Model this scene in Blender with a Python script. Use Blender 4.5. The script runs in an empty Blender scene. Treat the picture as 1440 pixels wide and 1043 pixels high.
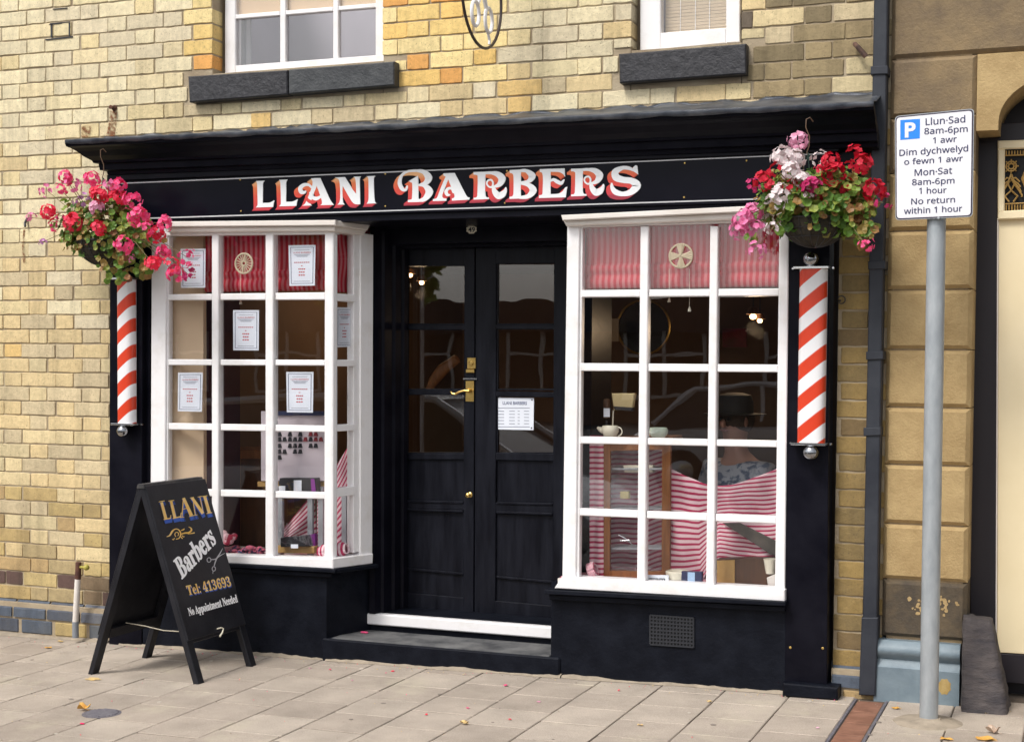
import bpy, bmesh, math, random
import numpy as np
from mathutils import Vector, Matrix
random.seed(7)
rnd = random.Random(11)
R_ = math.radians
# ------------------------------------------------------------------ camera
F, CX, CY = 2052.5, 720.0, 591.6
YAW, PIT, ROL = -.3711, .04, -.0063
def _rot(yaw, pitch, roll):
    fwd = np.array([math.sin(yaw)*math.cos(pitch), math.cos(yaw)*math.cos(pitch), -math.sin(pitch)])
    r = np.array([math.cos(yaw), -math.sin(yaw), 0.]); dn = np.cross(fwd, r)
    c, s = math.cos(roll), math.sin(roll)
    return np.array([c*r+s*dn, -s*r+c*dn, fwd])
RM = _rot(YAW, PIT, ROL)
def ray(px, py): return RM.T @ np.array([(px-CX)/F, (py-CY)/F, 1.])
CAM = -ray(0, 892)*8.514
def at(px, py, Y=0.):
    """the point of the vertical plane y=Y that the photograph shows at (px, py)"""
    d = ray(px, py); t = (Y-CAM[1])/d[1]; p = CAM+t*d
    return Vector((p[0], Y, p[2]))
def at_pl(px, py, P0, n):
    d = ray(px, py); n = np.array(n, float); t = ((np.array(P0, float)-CAM)@n)/(d@n)
    return Vector(CAM+t*d)
def gz(x): return .012+.0146*min(max(x, -3), 8)
def at_g(px, py):
    z = .05
    for _ in range(6):
        d = ray(px, py); t = (z-CAM[2])/d[2]; q = CAM+t*d; z = gz(q[0])
    return Vector((q[0], q[1], z))
scene = bpy.context.scene
cam_d = bpy.data.cameras.new('camera'); cam = bpy.data.objects.new('camera', cam_d)
scene.collection.objects.link(cam); scene.camera = cam
cam_d.sensor_width = 36; cam_d.lens = 36*F/1440; cam_d.shift_y = (CY-521.5)/1440
cam_d.clip_start = .1; cam_d.clip_end = 600
M = Matrix(((RM[0][0], -RM[1][0], -RM[2][0]), (RM[0][1], -RM[1][1], -RM[2][1]), (RM[0][2], -RM[1][2], -RM[2][2]))).to_4x4()
M.translation = Vector(CAM); cam.matrix_world = M
# ------------------------------------------------------------------ world, sun, exposure
SUN_EL, SUN_AZ = 52, 205     # degrees; azimuth clockwise from +Y (205 = behind the camera, to the left)
world = bpy.data.worlds.new('World'); scene.world = world; world.use_nodes = True
wn, wl = world.node_tree.nodes, world.node_tree.links
wn.clear()
wo = wn.new('ShaderNodeOutputWorld'); wb = wn.new('ShaderNodeBackground')
sky = wn.new('ShaderNodeTexSky'); sky.sky_type = 'NISHITA'; sky.sun_disc = False
sky.sun_elevation = R_(SUN_EL); sky.sun_rotation = R_(SUN_AZ)
sky.air_density = 1.0; sky.dust_density = 4.0; sky.ozone_density = 1.0
hs = wn.new('ShaderNodeHueSaturation'); hs.inputs['Saturation'].default_value = .22
wl.new(sky.outputs[0], hs.inputs['Color']); wl.new(hs.outputs[0], wb.inputs['Color'])
wb.inputs['Strength'].default_value = .13
wl.new(wb.outputs[0], wo.inputs['Surface'])
sd = bpy.data.lights.new('sun', 'SUN'); sd.energy = 1.4; sd.angle = R_(14); sd.color = (1, .95, .88)
sun = bpy.data.objects.new('sun', sd); scene.collection.objects.link(sun)
sv = Vector((math.sin(R_(SUN_AZ))*math.cos(R_(SUN_EL)), math.cos(R_(SUN_AZ))*math.cos(R_(SUN_EL)), math.sin(R_(SUN_EL))))
sun.rotation_euler = sv.to_track_quat('Z', 'Y').to_euler(); sun.location = (0, -20, 30)
scene.view_settings.view_transform = 'Standard'; scene.view_settings.look = 'None'
scene.view_settings.exposure = .6; scene.view_settings.gamma = 1.0
scene.view_settings.use_curve_mapping = False
scene.render.engine = 'CYCLES'
scene.cycles.max_bounces = 8; scene.cycles.transparent_max_bounces = 16
# ------------------------------------------------------------------ helpers
C = scene.collection
def tag(o, label=None, cat=None, group=None, kind=None):
    if label: o['label'] = label
    if cat: o['category'] = cat
    if group: o['group'] = group
    if kind: o['kind'] = kind
    return o
def link(o, parent=None):
    C.objects.link(o)
    if parent is not None:
        o.parent = parent
        L = Vector((0, 0, 0)); q = parent
        while q is not None:
            L += q.location if q.type == 'EMPTY' else Vector((0, 0, 0)); q = None
        o.matrix_parent_inverse = Matrix.Translation(-L)
    return o
def thing(name, label, cat, loc=(0, 0, 0), group=None):
    o = bpy.data.objects.new(name, None); o.location = loc; o.empty_display_size = .1
    C.objects.link(o); return tag(o, label, cat, group)
def inset(poly, c):
    n = len(poly); out = []
    A = sum(poly[i][0]*poly[(i+1) % n][1]-poly[(i+1) % n][0]*poly[i][1] for i in range(n))
    s = 1 if A > 0 else -1
    for i in range(n):
        p0, p1, p2 = Vector(poly[i-1]), Vector(poly[i]), Vector(poly[(i+1) % n])
        e1 = (p1-p0); e2 = (p2-p1)
        if e1.length < 1e-9 or e2.length < 1e-9: out.append(p1.copy()); continue
        e1.normalize(); e2.normalize()
        n1 = Vector((-e1.y, e1.x))*s; n2 = Vector((-e2.y, e2.x))*s
        b = n1+n2; k = max(1+n1.dot(n2), .3)
        out.append(p1+b*(c/k))
    return out
def lerp(a, b, t): return a+(b-a)*t
class MB:
    def __init__(s): s.v = []; s.f = []; s.m = []; s.mi = 0; s.sm = False
    def add(s, vs, fs):
        b = len(s.v); s.v += [tuple(v) for v in vs]; s.f += [tuple(i+b for i in f) for f in fs]; s.m += [s.mi]*len(fs); return s
    def prism(s, poly, o, u, v, n, d, c=0.):
        """poly (2d) in the plane o + x*u + y*v, extruded d behind (-n); front edge chamfered by c"""
        o, u, v, n = Vector(o), Vector(u), Vector(v), Vector(n); k = len(poly)
        W = lambda p, h: o+u*p[0]+v*p[1]+n*h
        rings = []
        if c > 0: rings = [[W(p, 0) for p in inset(poly, c)], [W(p, -c) for p in poly]]
        else: rings = [[W(p, 0) for p in poly]]
        rings.append([W(p, -d) for p in poly])
        vs = [p for r in rings for p in r]; fs = [tuple(range(k)), tuple(range(len(vs)-1, len(vs)-k-1, -1))]
        for r in range(len(rings)-1):
            for i in range(k):
                j = (i+1) % k; fs.append((r*k+i, (r+1)*k+i, (r+1)*k+j, r*k+j))
        return s.add(vs, fs)
    def px(s, poly, Y, d, c=0.):
        """outline measured in the photograph, standing in the plane y=Y, d thick"""
        P = [at(x, y, Y) for x, y in poly]
        return s.prism([(p.x, p.z) for p in P], (0, Y, 0), (1, 0, 0), (0, 0, 1), (0, -1, 0), d, c)
    def pxp(s, poly, P0, n, d, c=0.):
        n = Vector(n).normalized(); P0 = Vector(P0); v = Vector((0, 0, 1)); v = (v-n*v.dot(n)).normalized(); u = v.cross(n)
        P = [at_pl(x, y, P0, n)-P0 for x, y in poly]
        return s.prism([(p.dot(u), p.dot(v)) for p in P], P0, u, v, n, d, c)
    def box(s, x0, x1, y0, y1, z0, z1, c=0., zt=None):
        if c <= 0:
            return s.prism([(x0, z0), (x1, z0), (x1, z1), (x0, z1)], (0, y0, 0), (1, 0, 0), (0, 0, 1), (0, -1, 0), y1-y0, 0)
        vs = []; 
        for (a, b, e) in ((x0, y0, z0), (x1, y0, z0), (x1, y1, z0), (x0, y1, z0), (x0, y0, z1), (x1, y0, z1), (x1, y1, z1), (x0, y1, z1)):
            sx = c if a == x0 else -c; sy = c if b == y0 else -c; sz = c if e == z0 else -c
            vs += [(a+sx, b+sy, e), (a, b+sy, e+sz), (a+sx, b, e+sz)]
        # z-face, x-face, y-face vertex per corner
        Z = lambda i: 3*i; X = lambda i: 3*i+1; Yv = lambda i: 3*i+2
        fs = [(Z(3), Z(2), Z(1), Z(0)), (Z(4), Z(5), Z(6), Z(7)), (X(0), X(4), X(7), X(3)), (X(2), X(6), X(5), X(1)), (Yv(1), Yv(5), Yv(4), Yv(0)), (Yv(3), Yv(7), Yv(6), Yv(2))]
        for i in range(8): fs.append((Z(i), X(i), Yv(i)))
        for i, j, k in ((0, 1, 0), (2, 3, 0), (4, 5, 0), (6, 7, 0)): fs.append((Z(i), Z(j), Yv(j), Yv(i)))
        for i, j in ((1, 2), (3, 0), (5, 6), (7, 4)): fs.append((Z(i), Z(j), X(j), X(i)))
        for i, j in ((0, 4), (1, 5), (2, 6), (3, 7)): fs.append((X(i), X(j), Yv(j), Yv(i)))
        return s.add(vs, fs)
    def tube(s, pts, r, n=8, cap=True):
        pts = [Vector(p) for p in pts]; N = len(pts); rr = r if isinstance(r, (list, tuple)) else [r]*N
        vs = []; up = Vector((0, 0, 1))
        t0 = (pts[1]-pts[0]).normalized(); a = t0.cross(up)
        if a.length < .05: a = t0.cross(Vector((1, 0, 0)))
        a.normalize()
        for i, p in enumerate(pts):
            t = (pts[min(i+1, N-1)]-pts[max(i-1, 0)]).normalized()
            a = (a-t*a.dot(t)); a.normalize(); b = t.cross(a)
            vs += [p+(a*math.cos(2*math.pi*k/n)+b*math.sin(2*math.pi*k/n))*rr[i] for k in range(n)]
        fs = [(i*n+k, i*n+(k+1) % n, (i+1)*n+(k+1) % n, (i+1)*n+k) for i in range(N-1) for k in range(n)]
        if cap: fs += [tuple(range(n-1, -1, -1)), tuple((N-1)*n+k for k in range(n))]
        return s.add(vs, fs)
    def lathe(s, prof, o, n=20, ax=(0, 0, 1)):
        o = Vector(o); ax = Vector(ax).normalized(); q = Vector((0, 0, 1)).rotation_difference(ax); vs = []
        for r, z in prof:
            for k in range(n):
                a = 2*math.pi*k/n; vs.append(o+q @ Vector((r*math.cos(a), r*math.sin(a), z)))
        fs = [(i*n+k, i*n+(k+1) % n, (i+1)*n+(k+1) % n, (i+1)*n+k) for i in range(len(prof)-1) for k in range(n)]
        fs += [tuple(range(n-1, -1, -1)), tuple((len(prof)-1)*n+k for k in range(n))]
        return s.add(vs, fs)
    def sphere(s, o, r, n=14, sc=(1, 1, 1)):
        pr = [(max(r*math.sin(math.pi*i/10), 1e-4), -r*math.cos(math.pi*i/10)) for i in range(11)]
        b = len(s.v); s.lathe(pr, (0, 0, 0), n)
        for i in range(b, len(s.v)): v = s.v[i]; s.v[i] = (o[0]+v[0]*sc[0], o[1]+v[1]*sc[1], o[2]+v[2]*sc[2])
        return s
    def mesh(s, name, mats, smooth=False):
        me = bpy.data.meshes.new(name); me.from_pydata(s.v, [], s.f)
        for m in (mats if isinstance(mats, (list, tuple)) else [mats]): me.materials.append(m)
        for i, p in enumerate(me.polygons): p.material_index = s.m[i]; p.use_smooth = smooth
        me.update(); 
        bm = bmesh.new(); bm.from_mesh(me); bmesh.ops.recalc_face_normals(bm, faces=bm.faces); bm.to_mesh(me); bm.free()
        return me
    def build(s, name, mats, parent=None, smooth=False):
        me = s.mesh(name, mats, smooth)
        if smooth:
            try: me.set_sharp_from_angle(angle=R_(38))
            except Exception: pass
        return link(bpy.data.objects.new(name, me), parent)
# ------------------------------------------------------------------ materials
def nt(name):
    m = bpy.data.materials.new(name); m.use_nodes = True; t = m.node_tree
    return m, t, t.nodes['Principled BSDF']
def N(t, typ, **kw):
    n = t.nodes.new(typ)
    for k, v in kw.items():
        if k in n.inputs: n.inputs[k].default_value = v
        else: setattr(n, k, v)
    return n
def rgba(c): return (c[0], c[1], c[2], 1)
def mat(name, c, c2=None, rough=.6, ns=8., bump=0., bs=60., spec=.5, metal=0., coat=0., coord='pos', stretch=None, contrast=(.35, .65), rvar=.0, rg=.6):
    m, t, b = nt(name); L = t.links
    b.inputs['Base Color'].default_value = rgba(c); b.inputs['Roughness'].default_value = rough
    b.inputs['Specular IOR Level'].default_value = spec; b.inputs['Metallic'].default_value = metal
    b.inputs['Coat Weight'].default_value = coat
    if coord == 'pos': g = N(t, 'ShaderNodeNewGeometry').outputs['Position']
    else: g = N(t, 'ShaderNodeTexCoord').outputs['Object']
    if stretch:
        mp = N(t, 'ShaderNodeMapping'); mp.inputs['Scale'].default_value = stretch; L.new(g, mp.inputs[0]); g = mp.outputs[0]
    if c2 is not None:
        n = N(t, 'ShaderNodeTexNoise', Scale=ns, Detail=9., Roughness=rg); L.new(g, n.inputs['Vector'])
        r = N(t, 'ShaderNodeValToRGB'); r.color_ramp.elements[0].color = rgba(c); r.color_ramp.elements[1].color = rgba(c2)
        r.color_ramp.elements[0].position, r.color_ramp.elements[1].position = contrast
        L.new(n.outputs[0], r.inputs[0]); L.new(r.outputs[0], b.inputs['Base Color'])
        if rvar:
            mr = N(t, 'ShaderNodeMapRange'); mr.inputs['To Min'].default_value = rough-rvar; mr.inputs['To Max'].default_value = rough+rvar
            L.new(n.outputs[0], mr.inputs[0]); L.new(mr.outputs[0], b.inputs['Roughness'])
    if bump:
        n2 = N(t, 'ShaderNodeTexNoise', Scale=bs, Detail=5., Roughness=.65); L.new(g, n2.inputs['Vector'])
        bp = N(t, 'ShaderNodeBump', Strength=1., Distance=bump); L.new(n2.outputs[0], bp.inputs['Height']); L.new(bp.outputs[0], b.inputs['Normal'])
    return m
def brickmat(name, ramp, island=False, dirt=.5, dcol=(.12, .10, .07), ds=2.2):
    m, t, b = nt(name); L = t.links
    if island: rv = N(t, 'ShaderNodeNewGeometry').outputs['Random Per Island']
    else: rv = N(t, 'ShaderNodeObjectInfo').outputs['Random']
    r = N(t, 'ShaderNodeValToRGB'); r.color_ramp.interpolation = 'CONSTANT'
    els = r.color_ramp.elements
    while len(els) < len(ramp): els.new(.5)
    for e, (p, c) in zip(els, ramp): e.position = p; e.color = rgba(c)
    L.new(rv, r.inputs[0])
    pos = N(t, 'ShaderNodeNewGeometry').outputs['Position']
    # per-brick brightness jitter
    ml = N(t, 'ShaderNodeMath', operation='MULTIPLY'); ml.inputs[1].default_value = 37.7; L.new(rv, ml.inputs[0])
    fr = N(t, 'ShaderNodeMath', operation='FRACT'); L.new(ml.outputs[0], fr.inputs[0])
    mr = N(t, 'ShaderNodeMapRange'); mr.inputs['To Min'].default_value = .92; mr.inputs['To Max'].default_value = 1.06; L.new(fr.outputs[0], mr.inputs[0])
    mx = N(t, 'ShaderNodeMix', data_type='RGBA', blend_type='MULTIPLY'); mx.inputs[0].default_value = 1
    L.new(r.outputs[0], mx.inputs[6]); L.new(mr.outputs[0], mx.inputs[7])
    n1 = N(t, 'ShaderNodeTexNoise', Scale=34., Detail=8., Roughness=.78); L.new(pos, n1.inputs['Vector'])
    r1 = N(t, 'ShaderNodeMapRange'); r1.inputs['From Min'].default_value = .3; r1.inputs['From Max'].default_value = .75
    r1.inputs['To Min'].default_value = 1.14; r1.inputs['To Max'].default_value = .74; L.new(n1.outputs[0], r1.inputs[0])
    m2 = N(t, 'ShaderNodeMix', data_type='RGBA', blend_type='MULTIPLY'); m2.inputs[0].default_value = 1
    L.new(mx.outputs[2], m2.inputs[6]); L.new(r1.outputs[0], m2.inputs[7])
    # soot and grime in patches
    n2 = N(t, 'ShaderNodeTexNoise', Scale=ds, Detail=8., Roughness=.72); L.new(pos, n2.inputs['Vector'])
    r2 = N(t, 'ShaderNodeMapRange'); r2.inputs['From Min'].default_value = .47; r2.inputs['From Max'].default_value = .76
    r2.inputs['To Min'].default_value = 0; r2.inputs['To Max'].default_value = dirt; L.new(n2.outputs[0], r2.inputs[0])
    m3 = N(t, 'ShaderNodeMix', data_type='RGBA'); L.new(r2.outputs[0], m3.inputs[0]); L.new(m2.outputs[2], m3.inputs[6]); m3.inputs[7].default_value = rgba(dcol)
    # small dark pits
    n3 = N(t, 'ShaderNodeTexNoise', Scale=120., Detail=2.); L.new(pos, n3.inputs['Vector'])
    r3 = N(t, 'ShaderNodeMapRange'); r3.inputs['From Min'].default_value = .62; r3.inputs['From Max'].default_value = .72; r3.inputs['To Max'].default_value = .45
    L.new(n3.outputs[0], r3.inputs[0])
    m4 = N(t, 'ShaderNodeMix', data_type='RGBA'); L.new(r3.outputs[0], m4.inputs[0]); L.new(m3.outputs[2], m4.inputs[6]); m4.inputs[7].default_value = (.07, .05, .04, 1)
    mp5 = N(t, 'ShaderNodeMapping'); mp5.inputs['Scale'].default_value = (7., 7., .55); L.new(pos, mp5.inputs[0])
    n5 = N(t, 'ShaderNodeTexNoise', Scale=1.6, Detail=7., Roughness=.7); L.new(mp5.outputs[0], n5.inputs['Vector'])
    r5 = N(t, 'ShaderNodeMapRange'); r5.inputs['From Min'].default_value = .48; r5.inputs['From Max'].default_value = .74; r5.inputs['To Min'].default_value = 1.; r5.inputs['To Max'].default_value = .68; L.new(n5.outputs[0], r5.inputs[0])
    m5 = N(t, 'ShaderNodeMix', data_type='RGBA', blend_type='MULTIPLY'); m5.inputs[0].default_value = 1; L.new(m4.outputs[2], m5.inputs[6]); L.new(r5.outputs[0], m5.inputs[7])
    L.new(m5.outputs[2], b.inputs['Base Color']); b.inputs['Roughness'].default_value = .9; b.inputs['Specular IOR Level'].default_value = .25
    bp = N(t, 'ShaderNodeBump', Strength=1., Distance=.0035); L.new(n1.outputs[0], bp.inputs['Height']); L.new(bp.outputs[0], b.inputs['Normal'])
    return m
PALE = [(0, (.76, .65, .40)), (.14, (.71, .62, .42)), (.28, (.78, .68, .45)), (.42, (.68, .59, .41)), (.56, (.75, .63, .39)), (.70, (.76, .67, .45)), (.86, (.73, .60, .34)), (.96, (.66, .51, .27))]
MIDC = [(0, (.66, .52, .29)), (.17, (.60, .50, .30)), (.34, (.70, .57, .33)), (.5, (.57, .47, .30)), (.66, (.68, .53, .29)), (.82, (.62, .51, .32)), (.96, (.69, .48, .20))]
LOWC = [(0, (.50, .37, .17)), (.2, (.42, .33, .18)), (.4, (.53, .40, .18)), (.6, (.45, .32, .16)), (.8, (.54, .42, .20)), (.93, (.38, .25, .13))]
ORAN = [(0, (.80, .58, .23)), (.2, (.82, .65, .31)), (.4, (.80, .54, .19)), (.6, (.82, .66, .33)), (.8, (.78, .47, .14)), (.92, (.74, .38, .12))]
SOOT = [(0, (.32, .25, .14)), (.3, (.24, .19, .11)), (.6, (.35, .27, .15)), (.88, (.15, .12, .09))]
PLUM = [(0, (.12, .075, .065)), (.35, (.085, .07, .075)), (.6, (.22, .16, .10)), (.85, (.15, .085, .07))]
BLUE = [(0, (.095, .115, .15)), (.5, (.125, .14, .18)), (.8, (.08, .09, .115))]
BM = {}
BROWN = [(0, (.31, .215, .085)), (.3, (.25, .18, .08)), (.6, (.34, .235, .09)), (.88, (.20, .14, .07))]
for k, r, kw in (('brown', BROWN, dict(dirt=.45, ds=4.)), ('pale', PALE, dict(dirt=.32, dcol=(.25, .21, .16))), ('mid', MIDC, dict(dirt=.35, ds=3.2, dcol=(.22, .18, .12))), ('low', LOWC, dict(dirt=.5, ds=3.5)), ('orange', ORAN, dict(dirt=.15, dcol=(.3, .2, .1))), ('soot', SOOT, dict(dirt=.7)), ('plum', PLUM, {}), ('blue', BLUE, dict(dirt=.4, dcol=(.2, .18, .13)))):
    BM[k] = (brickmat('brick_'+k, r, False, **kw), brickmat('brickwork_'+k, r, True, **kw))
m_mortar = mat('mortar', (.42, .35, .245), (.29, .225, .15), rough=.95, ns=5, bump=.004, bs=90)
m_white = mat('white_gloss_paint', (.80, .79, .80), (.66, .63, .59), rough=.38, ns=7, bump=.0008, bs=40, contrast=(.5, .85), rg=.7)
m_white2 = mat('cream_white_paint', (.74, .70, .66), (.66, .61, .56), rough=.45, ns=4, bump=.0006, bs=30)
m_black = mat('black_gloss_paint', (.0035, .0035, .007), (.008, .008, .013), rough=.34, ns=5, bump=.0010, bs=26, rvar=.08, spec=.08)
m_blackm = mat('black_render_paint', (.004, .005, .009), (.010, .012, .019), rough=.5, spec=.10, ns=9, bump=.004, bs=30, rvar=.1, contrast=(.4, .8))
m_blackflat = mat('dark_void', (.006, .006, .007), rough=.8)
m_lead = mat('lead_flashing', (.035, .043, .060), (.17, .18, .20), rough=.45, ns=7, bump=.006, bs=12, metal=.3, contrast=(.4, .8))
m_fascia = mat('sign_board_black', (.002, .002, .006), (.005, .005, .010), rough=.25, ns=2, spec=.10)
m_line = mat('sign_white_line', (.55, .55, .57), rough=.5)
m_letter = mat('letter_white', (.80, .82, .84), rough=.4)
m_brass = mat('brass', (.62, .43, .14), (.50, .33, .10), rough=.3, metal=.9, ns=40)
m_chrome = mat('chrome', (.62, .63, .65), rough=.16, metal=1.)
m_stone_sill = mat('painted_sill', (.008, .008, .012), (.028, .028, .034), rough=.55, ns=22, bump=.006, bs=45)
m_stone_sill2 = mat('grey_sill', (.025, .028, .033), (.05, .054, .058), rough=.6, ns=12, bump=.006, bs=40)
m_pipe = mat('grey_iron_paint', (.018, .021, .030), (.034, .038, .048), spec=.3, rough=.5, ns=6, bump=.001, bs=30)
m_sand = mat('sandstone', (.33, .225, .10), (.47, .34, .165), rough=.88, ns=4.5, bump=.004, bs=90, rg=.74)
m_sandd = mat('sandstone_weathered', (.28, .20, .105), (.15, .11, .07), rough=.9, ns=3.2, bump=.005, bs=70, rg=.72)
m_sandb = mat('sandstone_base', (.13, .095, .055), (.055, .045, .035), rough=.9, ns=5., bump=.005, bs=50, rg=.75)
m_plinth = mat('blue_grey_paint', (.12, .165, .20), (.19, .245, .28), rough=.5, ns=5, bump=.003, bs=25)
m_patch = mat('paint_chip', (.33, .22, .07), (.45, .33, .14), rough=.9, ns=30)
m_galv = mat('galvanised_steel', (.30, .33, .355), (.42, .45, .47), rough=.48, ns=24, metal=.35, stretch=(1, 1, .35), contrast=(.3, .7))
m_rock = mat('dark_rock', (.035, .031, .036), (.085, .072, .07), rough=.85, ns=9, bump=.014, bs=14, stretch=(1, 1, 2.5))
m_creamdoor = mat('cream_door', (.86, .74, .50), (.80, .68, .44), rough=.5, ns=2, bump=.0004)
m_pur = mat('black_door_frame', (.012, .009, .014), rough=.5)
m_slab = None
def slabmat():
    m, t, b = nt('concrete_slab'); L = t.links
    oi = N(t, 'ShaderNodeObjectInfo'); pos = N(t, 'ShaderNodeNewGeometry').outputs['Position']
    r = N(t, 'ShaderNodeValToRGB'); r.color_ramp.elements[0].color = (.36, .305, .255, 1); r.color_ramp.elements[1].color = (.43, .37, .31, 1)
    L.new(oi.outputs['Random'], r.inputs[0])
    n = N(t, 'ShaderNodeTexNoise', Scale=3.2, Detail=8., Roughness=.65); L.new(pos, n.inputs['Vector'])
    rr = N(t, 'ShaderNodeMapRange'); rr.inputs['From Min'].default_value = .3; rr.inputs['From Max'].default_value = .7; rr.inputs['To Min'].default_value = 1.13; rr.inputs['To Max'].default_value = .78
    L.new(n.outputs[0], rr.inputs[0])
    mx = N(t, 'ShaderNodeMix', data_type='RGBA', blend_type='MULTIPLY'); mx.inputs[0].default_value = 1; L.new(r.outputs[0], mx.inputs[6]); L.new(rr.outputs[0], mx.inputs[7])
    n2 = N(t, 'ShaderNodeTexNoise', Scale=240., Detail=3.); L.new(pos, n2.inputs['Vector'])
    r2 = N(t, 'ShaderNodeMapRange'); r2.inputs['From Min'].default_value = .32; r2.inputs['From Max'].default_value = .68; r2.inputs['To Min'].default_value = .80; r2.inputs['To Max'].default_value = 1.15
    L.new(n2.outputs[0], r2.inputs[0])
    m2 = N(t, 'ShaderNodeMix', data_type='RGBA', blend_type='MULTIPLY'); m2.inputs[0].default_value = 1; L.new(mx.outputs[2], m2.inputs[6]); L.new(r2.outputs[0], m2.inputs[7])
    # chalky yellow scuffs
    n3 = N(t, 'ShaderNodeTexNoise', Scale=1.9, Detail=6., Roughness=.7); mp = N(t, 'ShaderNodeMapping'); mp.inputs['Location'].default_value = (3.1, 7.7, 0)
    L.new(pos, mp.inputs[0]); L.new(mp.outputs[0], n3.inputs['Vector'])
    r3 = N(t, 'ShaderNodeMapRange'); r3.inputs['From Min'].default_value = .57; r3.inputs['From Max'].default_value = .74; r3.inputs['To Max'].default_value = .65; L.new(n3.outputs[0], r3.inputs[0])
    m3 = N(t, 'ShaderNodeMix', data_type='RGBA'); L.new(r3.outputs[0], m3.inputs[0]); L.new(m2.outputs[2], m3.inputs[6]); m3.inputs[7].default_value = (.50, .45, .34, 1)
    L.new(m3.outputs[2], b.inputs['Base Color']); b.inputs['Roughness'].default_value = .88; b.inputs['Specular IOR Level'].default_value = .3
    bp = N(t, 'ShaderNodeBump', Strength=1., Distance=.0012); L.new(n2.outputs[0], bp.inputs['Height']); L.new(bp.outputs[0], b.inputs['Normal'])
    return m
m_slab = slabmat()
m_joint = mat('slab_joint', (.065, .05, .038), (.13, .10, .075), rough=.95, ns=12)
m_concrete = mat('concrete_fillet', (.36, .30, .23), (.25, .21, .16), rough=.9, ns=14, bump=.004, bs=40)
m_redtile = mat('red_drain_tile', (.17, .075, .045), (.26, .125, .08), rough=.8, ns=16, bump=.002, bs=60)
m_asph = mat('asphalt', (.045, .045, .047), (.07, .07, .07), rough=.9, ns=30, bump=.003, bs=200)
m_kerb = mat('kerb_stone', (.32, .31, .29), (.24, .23, .21), rough=.9, ns=8)
m_iron = mat('cast_iron', (.10, .095, .115), (.16, .15, .17), rough=.6, ns=30, bump=.002, bs=60)
def glassmat(name, boost=1.5, wav=.00030, tint=(1, 1, 1)):
    m = bpy.data.materials.new(name); m.use_nodes = True; t = m.node_tree; L = t.links; t.nodes.clear()
    o = N(t, 'ShaderNodeOutputMaterial'); mx = N(t, 'ShaderNodeMixShader'); tr = N(t, 'ShaderNodeBsdfTransparent'); gl = N(t, 'ShaderNodeBsdfGlossy')
    gl.inputs['Roughness'].default_value = .0; tr.inputs[0].default_value = rgba(tint)
    fr = N(t, 'ShaderNodeFresnel', IOR=1.52); gb_ = N(t, 'ShaderNodeNewGeometry'); mi_ = N(t, 'ShaderNodeMapRange'); mi_.inputs['To Min'].default_value = 1.52; mi_.inputs['To Max'].default_value = 1/1.52; L.new(gb_.outputs['Backfacing'], mi_.inputs[0]); L.new(mi_.outputs[0], fr.inputs['IOR']); mu = N(t, 'ShaderNodeMath', operation='MULTIPLY'); mu.inputs[1].default_value = boost
    pos = N(t, 'ShaderNodeNewGeometry').outputs['Position']
    n = N(t, 'ShaderNodeTexNoise', Scale=5., Detail=1.); L.new(pos, n.inputs['Vector'])
    bp = N(t, 'ShaderNodeBump', Strength=1., Distance=wav); L.new(n.outputs[0], bp.inputs['Height']); L.new(bp.outputs[0], gl.inputs['Normal'])
    L.new(fr.outputs[0], mu.inputs[0]); L.new(mu.outputs[0], mx.inputs[0]); L.new(tr.outputs[0], mx.inputs[1]); L.new(gl.outputs[0], mx.inputs[2]); L.new(mx.outputs[0], o.inputs[0])
    return m
m_glass = glassmat('window_glass')
m_glass2 = glassmat('plain_glass', 1., .0002)
m_glassup = glassmat('upstairs_glass', 2.0, .0004)
def stripes(name, c1, c2, period, axis=0, duty=.5, rough=.85, shear=0., wob=0.):
    m, t, b = nt(name); L = t.links
    pos = N(t, 'ShaderNodeTexCoord').outputs['UV']; sp = N(t, 'ShaderNodeSeparateXYZ'); L.new(pos, sp.inputs[0])
    a = N(t, 'ShaderNodeMath', operation='MULTIPLY_ADD'); L.new(sp.outputs[1-axis], a.inputs[0]); a.inputs[1].default_value = shear; L.new(sp.outputs[axis], a.inputs[2])
    d = N(t, 'ShaderNodeMath', operation='DIVIDE'); L.new(a.outputs[0], d.inputs[0]); d.inputs[1].default_value = period
    f = N(t, 'ShaderNodeMath', operation='FRACT'); L.new(d.outputs[0], f.inputs[0])
    r = N(t, 'ShaderNodeValToRGB'); e = r.color_ramp.elements; e[0].color = rgba(c1); e[1].color = rgba(c2); e[0].position = duty-.02; e[1].position = duty+.02
    q = e.new(.98); q.color = rgba(c2); q2 = e.new(1.); q2.color = rgba(c1)
    L.new(f.outputs[0], r.inputs[0]); L.new(r.outputs[0], b.inputs['Base Color']); b.inputs['Roughness'].default_value = rough
    return m
m_blind = stripes('red_striped_blind', (.44, .010, .028), (.50, .15, .165), .029, 0, .5)
m_cloth = stripes('pink_striped_cloth', (.46, .03, .10), (.80, .60, .64), .0245, 1, .42)
m_pole = stripes('barber_stripe', (.62, .045, .012), (.78, .78, .80), .142, 1, .5, .3, shear=-.82)
m_paper = mat('paper', (.76, .80, .88), (.72, .76, .84), rough=.8, ns=6)
m_ink = mat('blue_ink', (.08, .10, .20), rough=.8); m_inkr = mat('red_ink', (.50, .06, .08), rough=.8); m_inkg = mat('grey_ink', (.30, .32, .40), rough=.8)
m_wood = mat('orange_wood', (.30, .12, .035), (.20, .075, .022), rough=.45, ns=14, stretch=(4, 4, .5))
m_wood2 = mat('pale_wood', (.50, .32, .11), (.42, .25, .08), rough=.5, ns=10)
m_dwood = mat('dark_wood', (.10, .045, .02), (.06, .027, .013), rough=.5, ns=8, stretch=(3, 3, .5))
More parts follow.
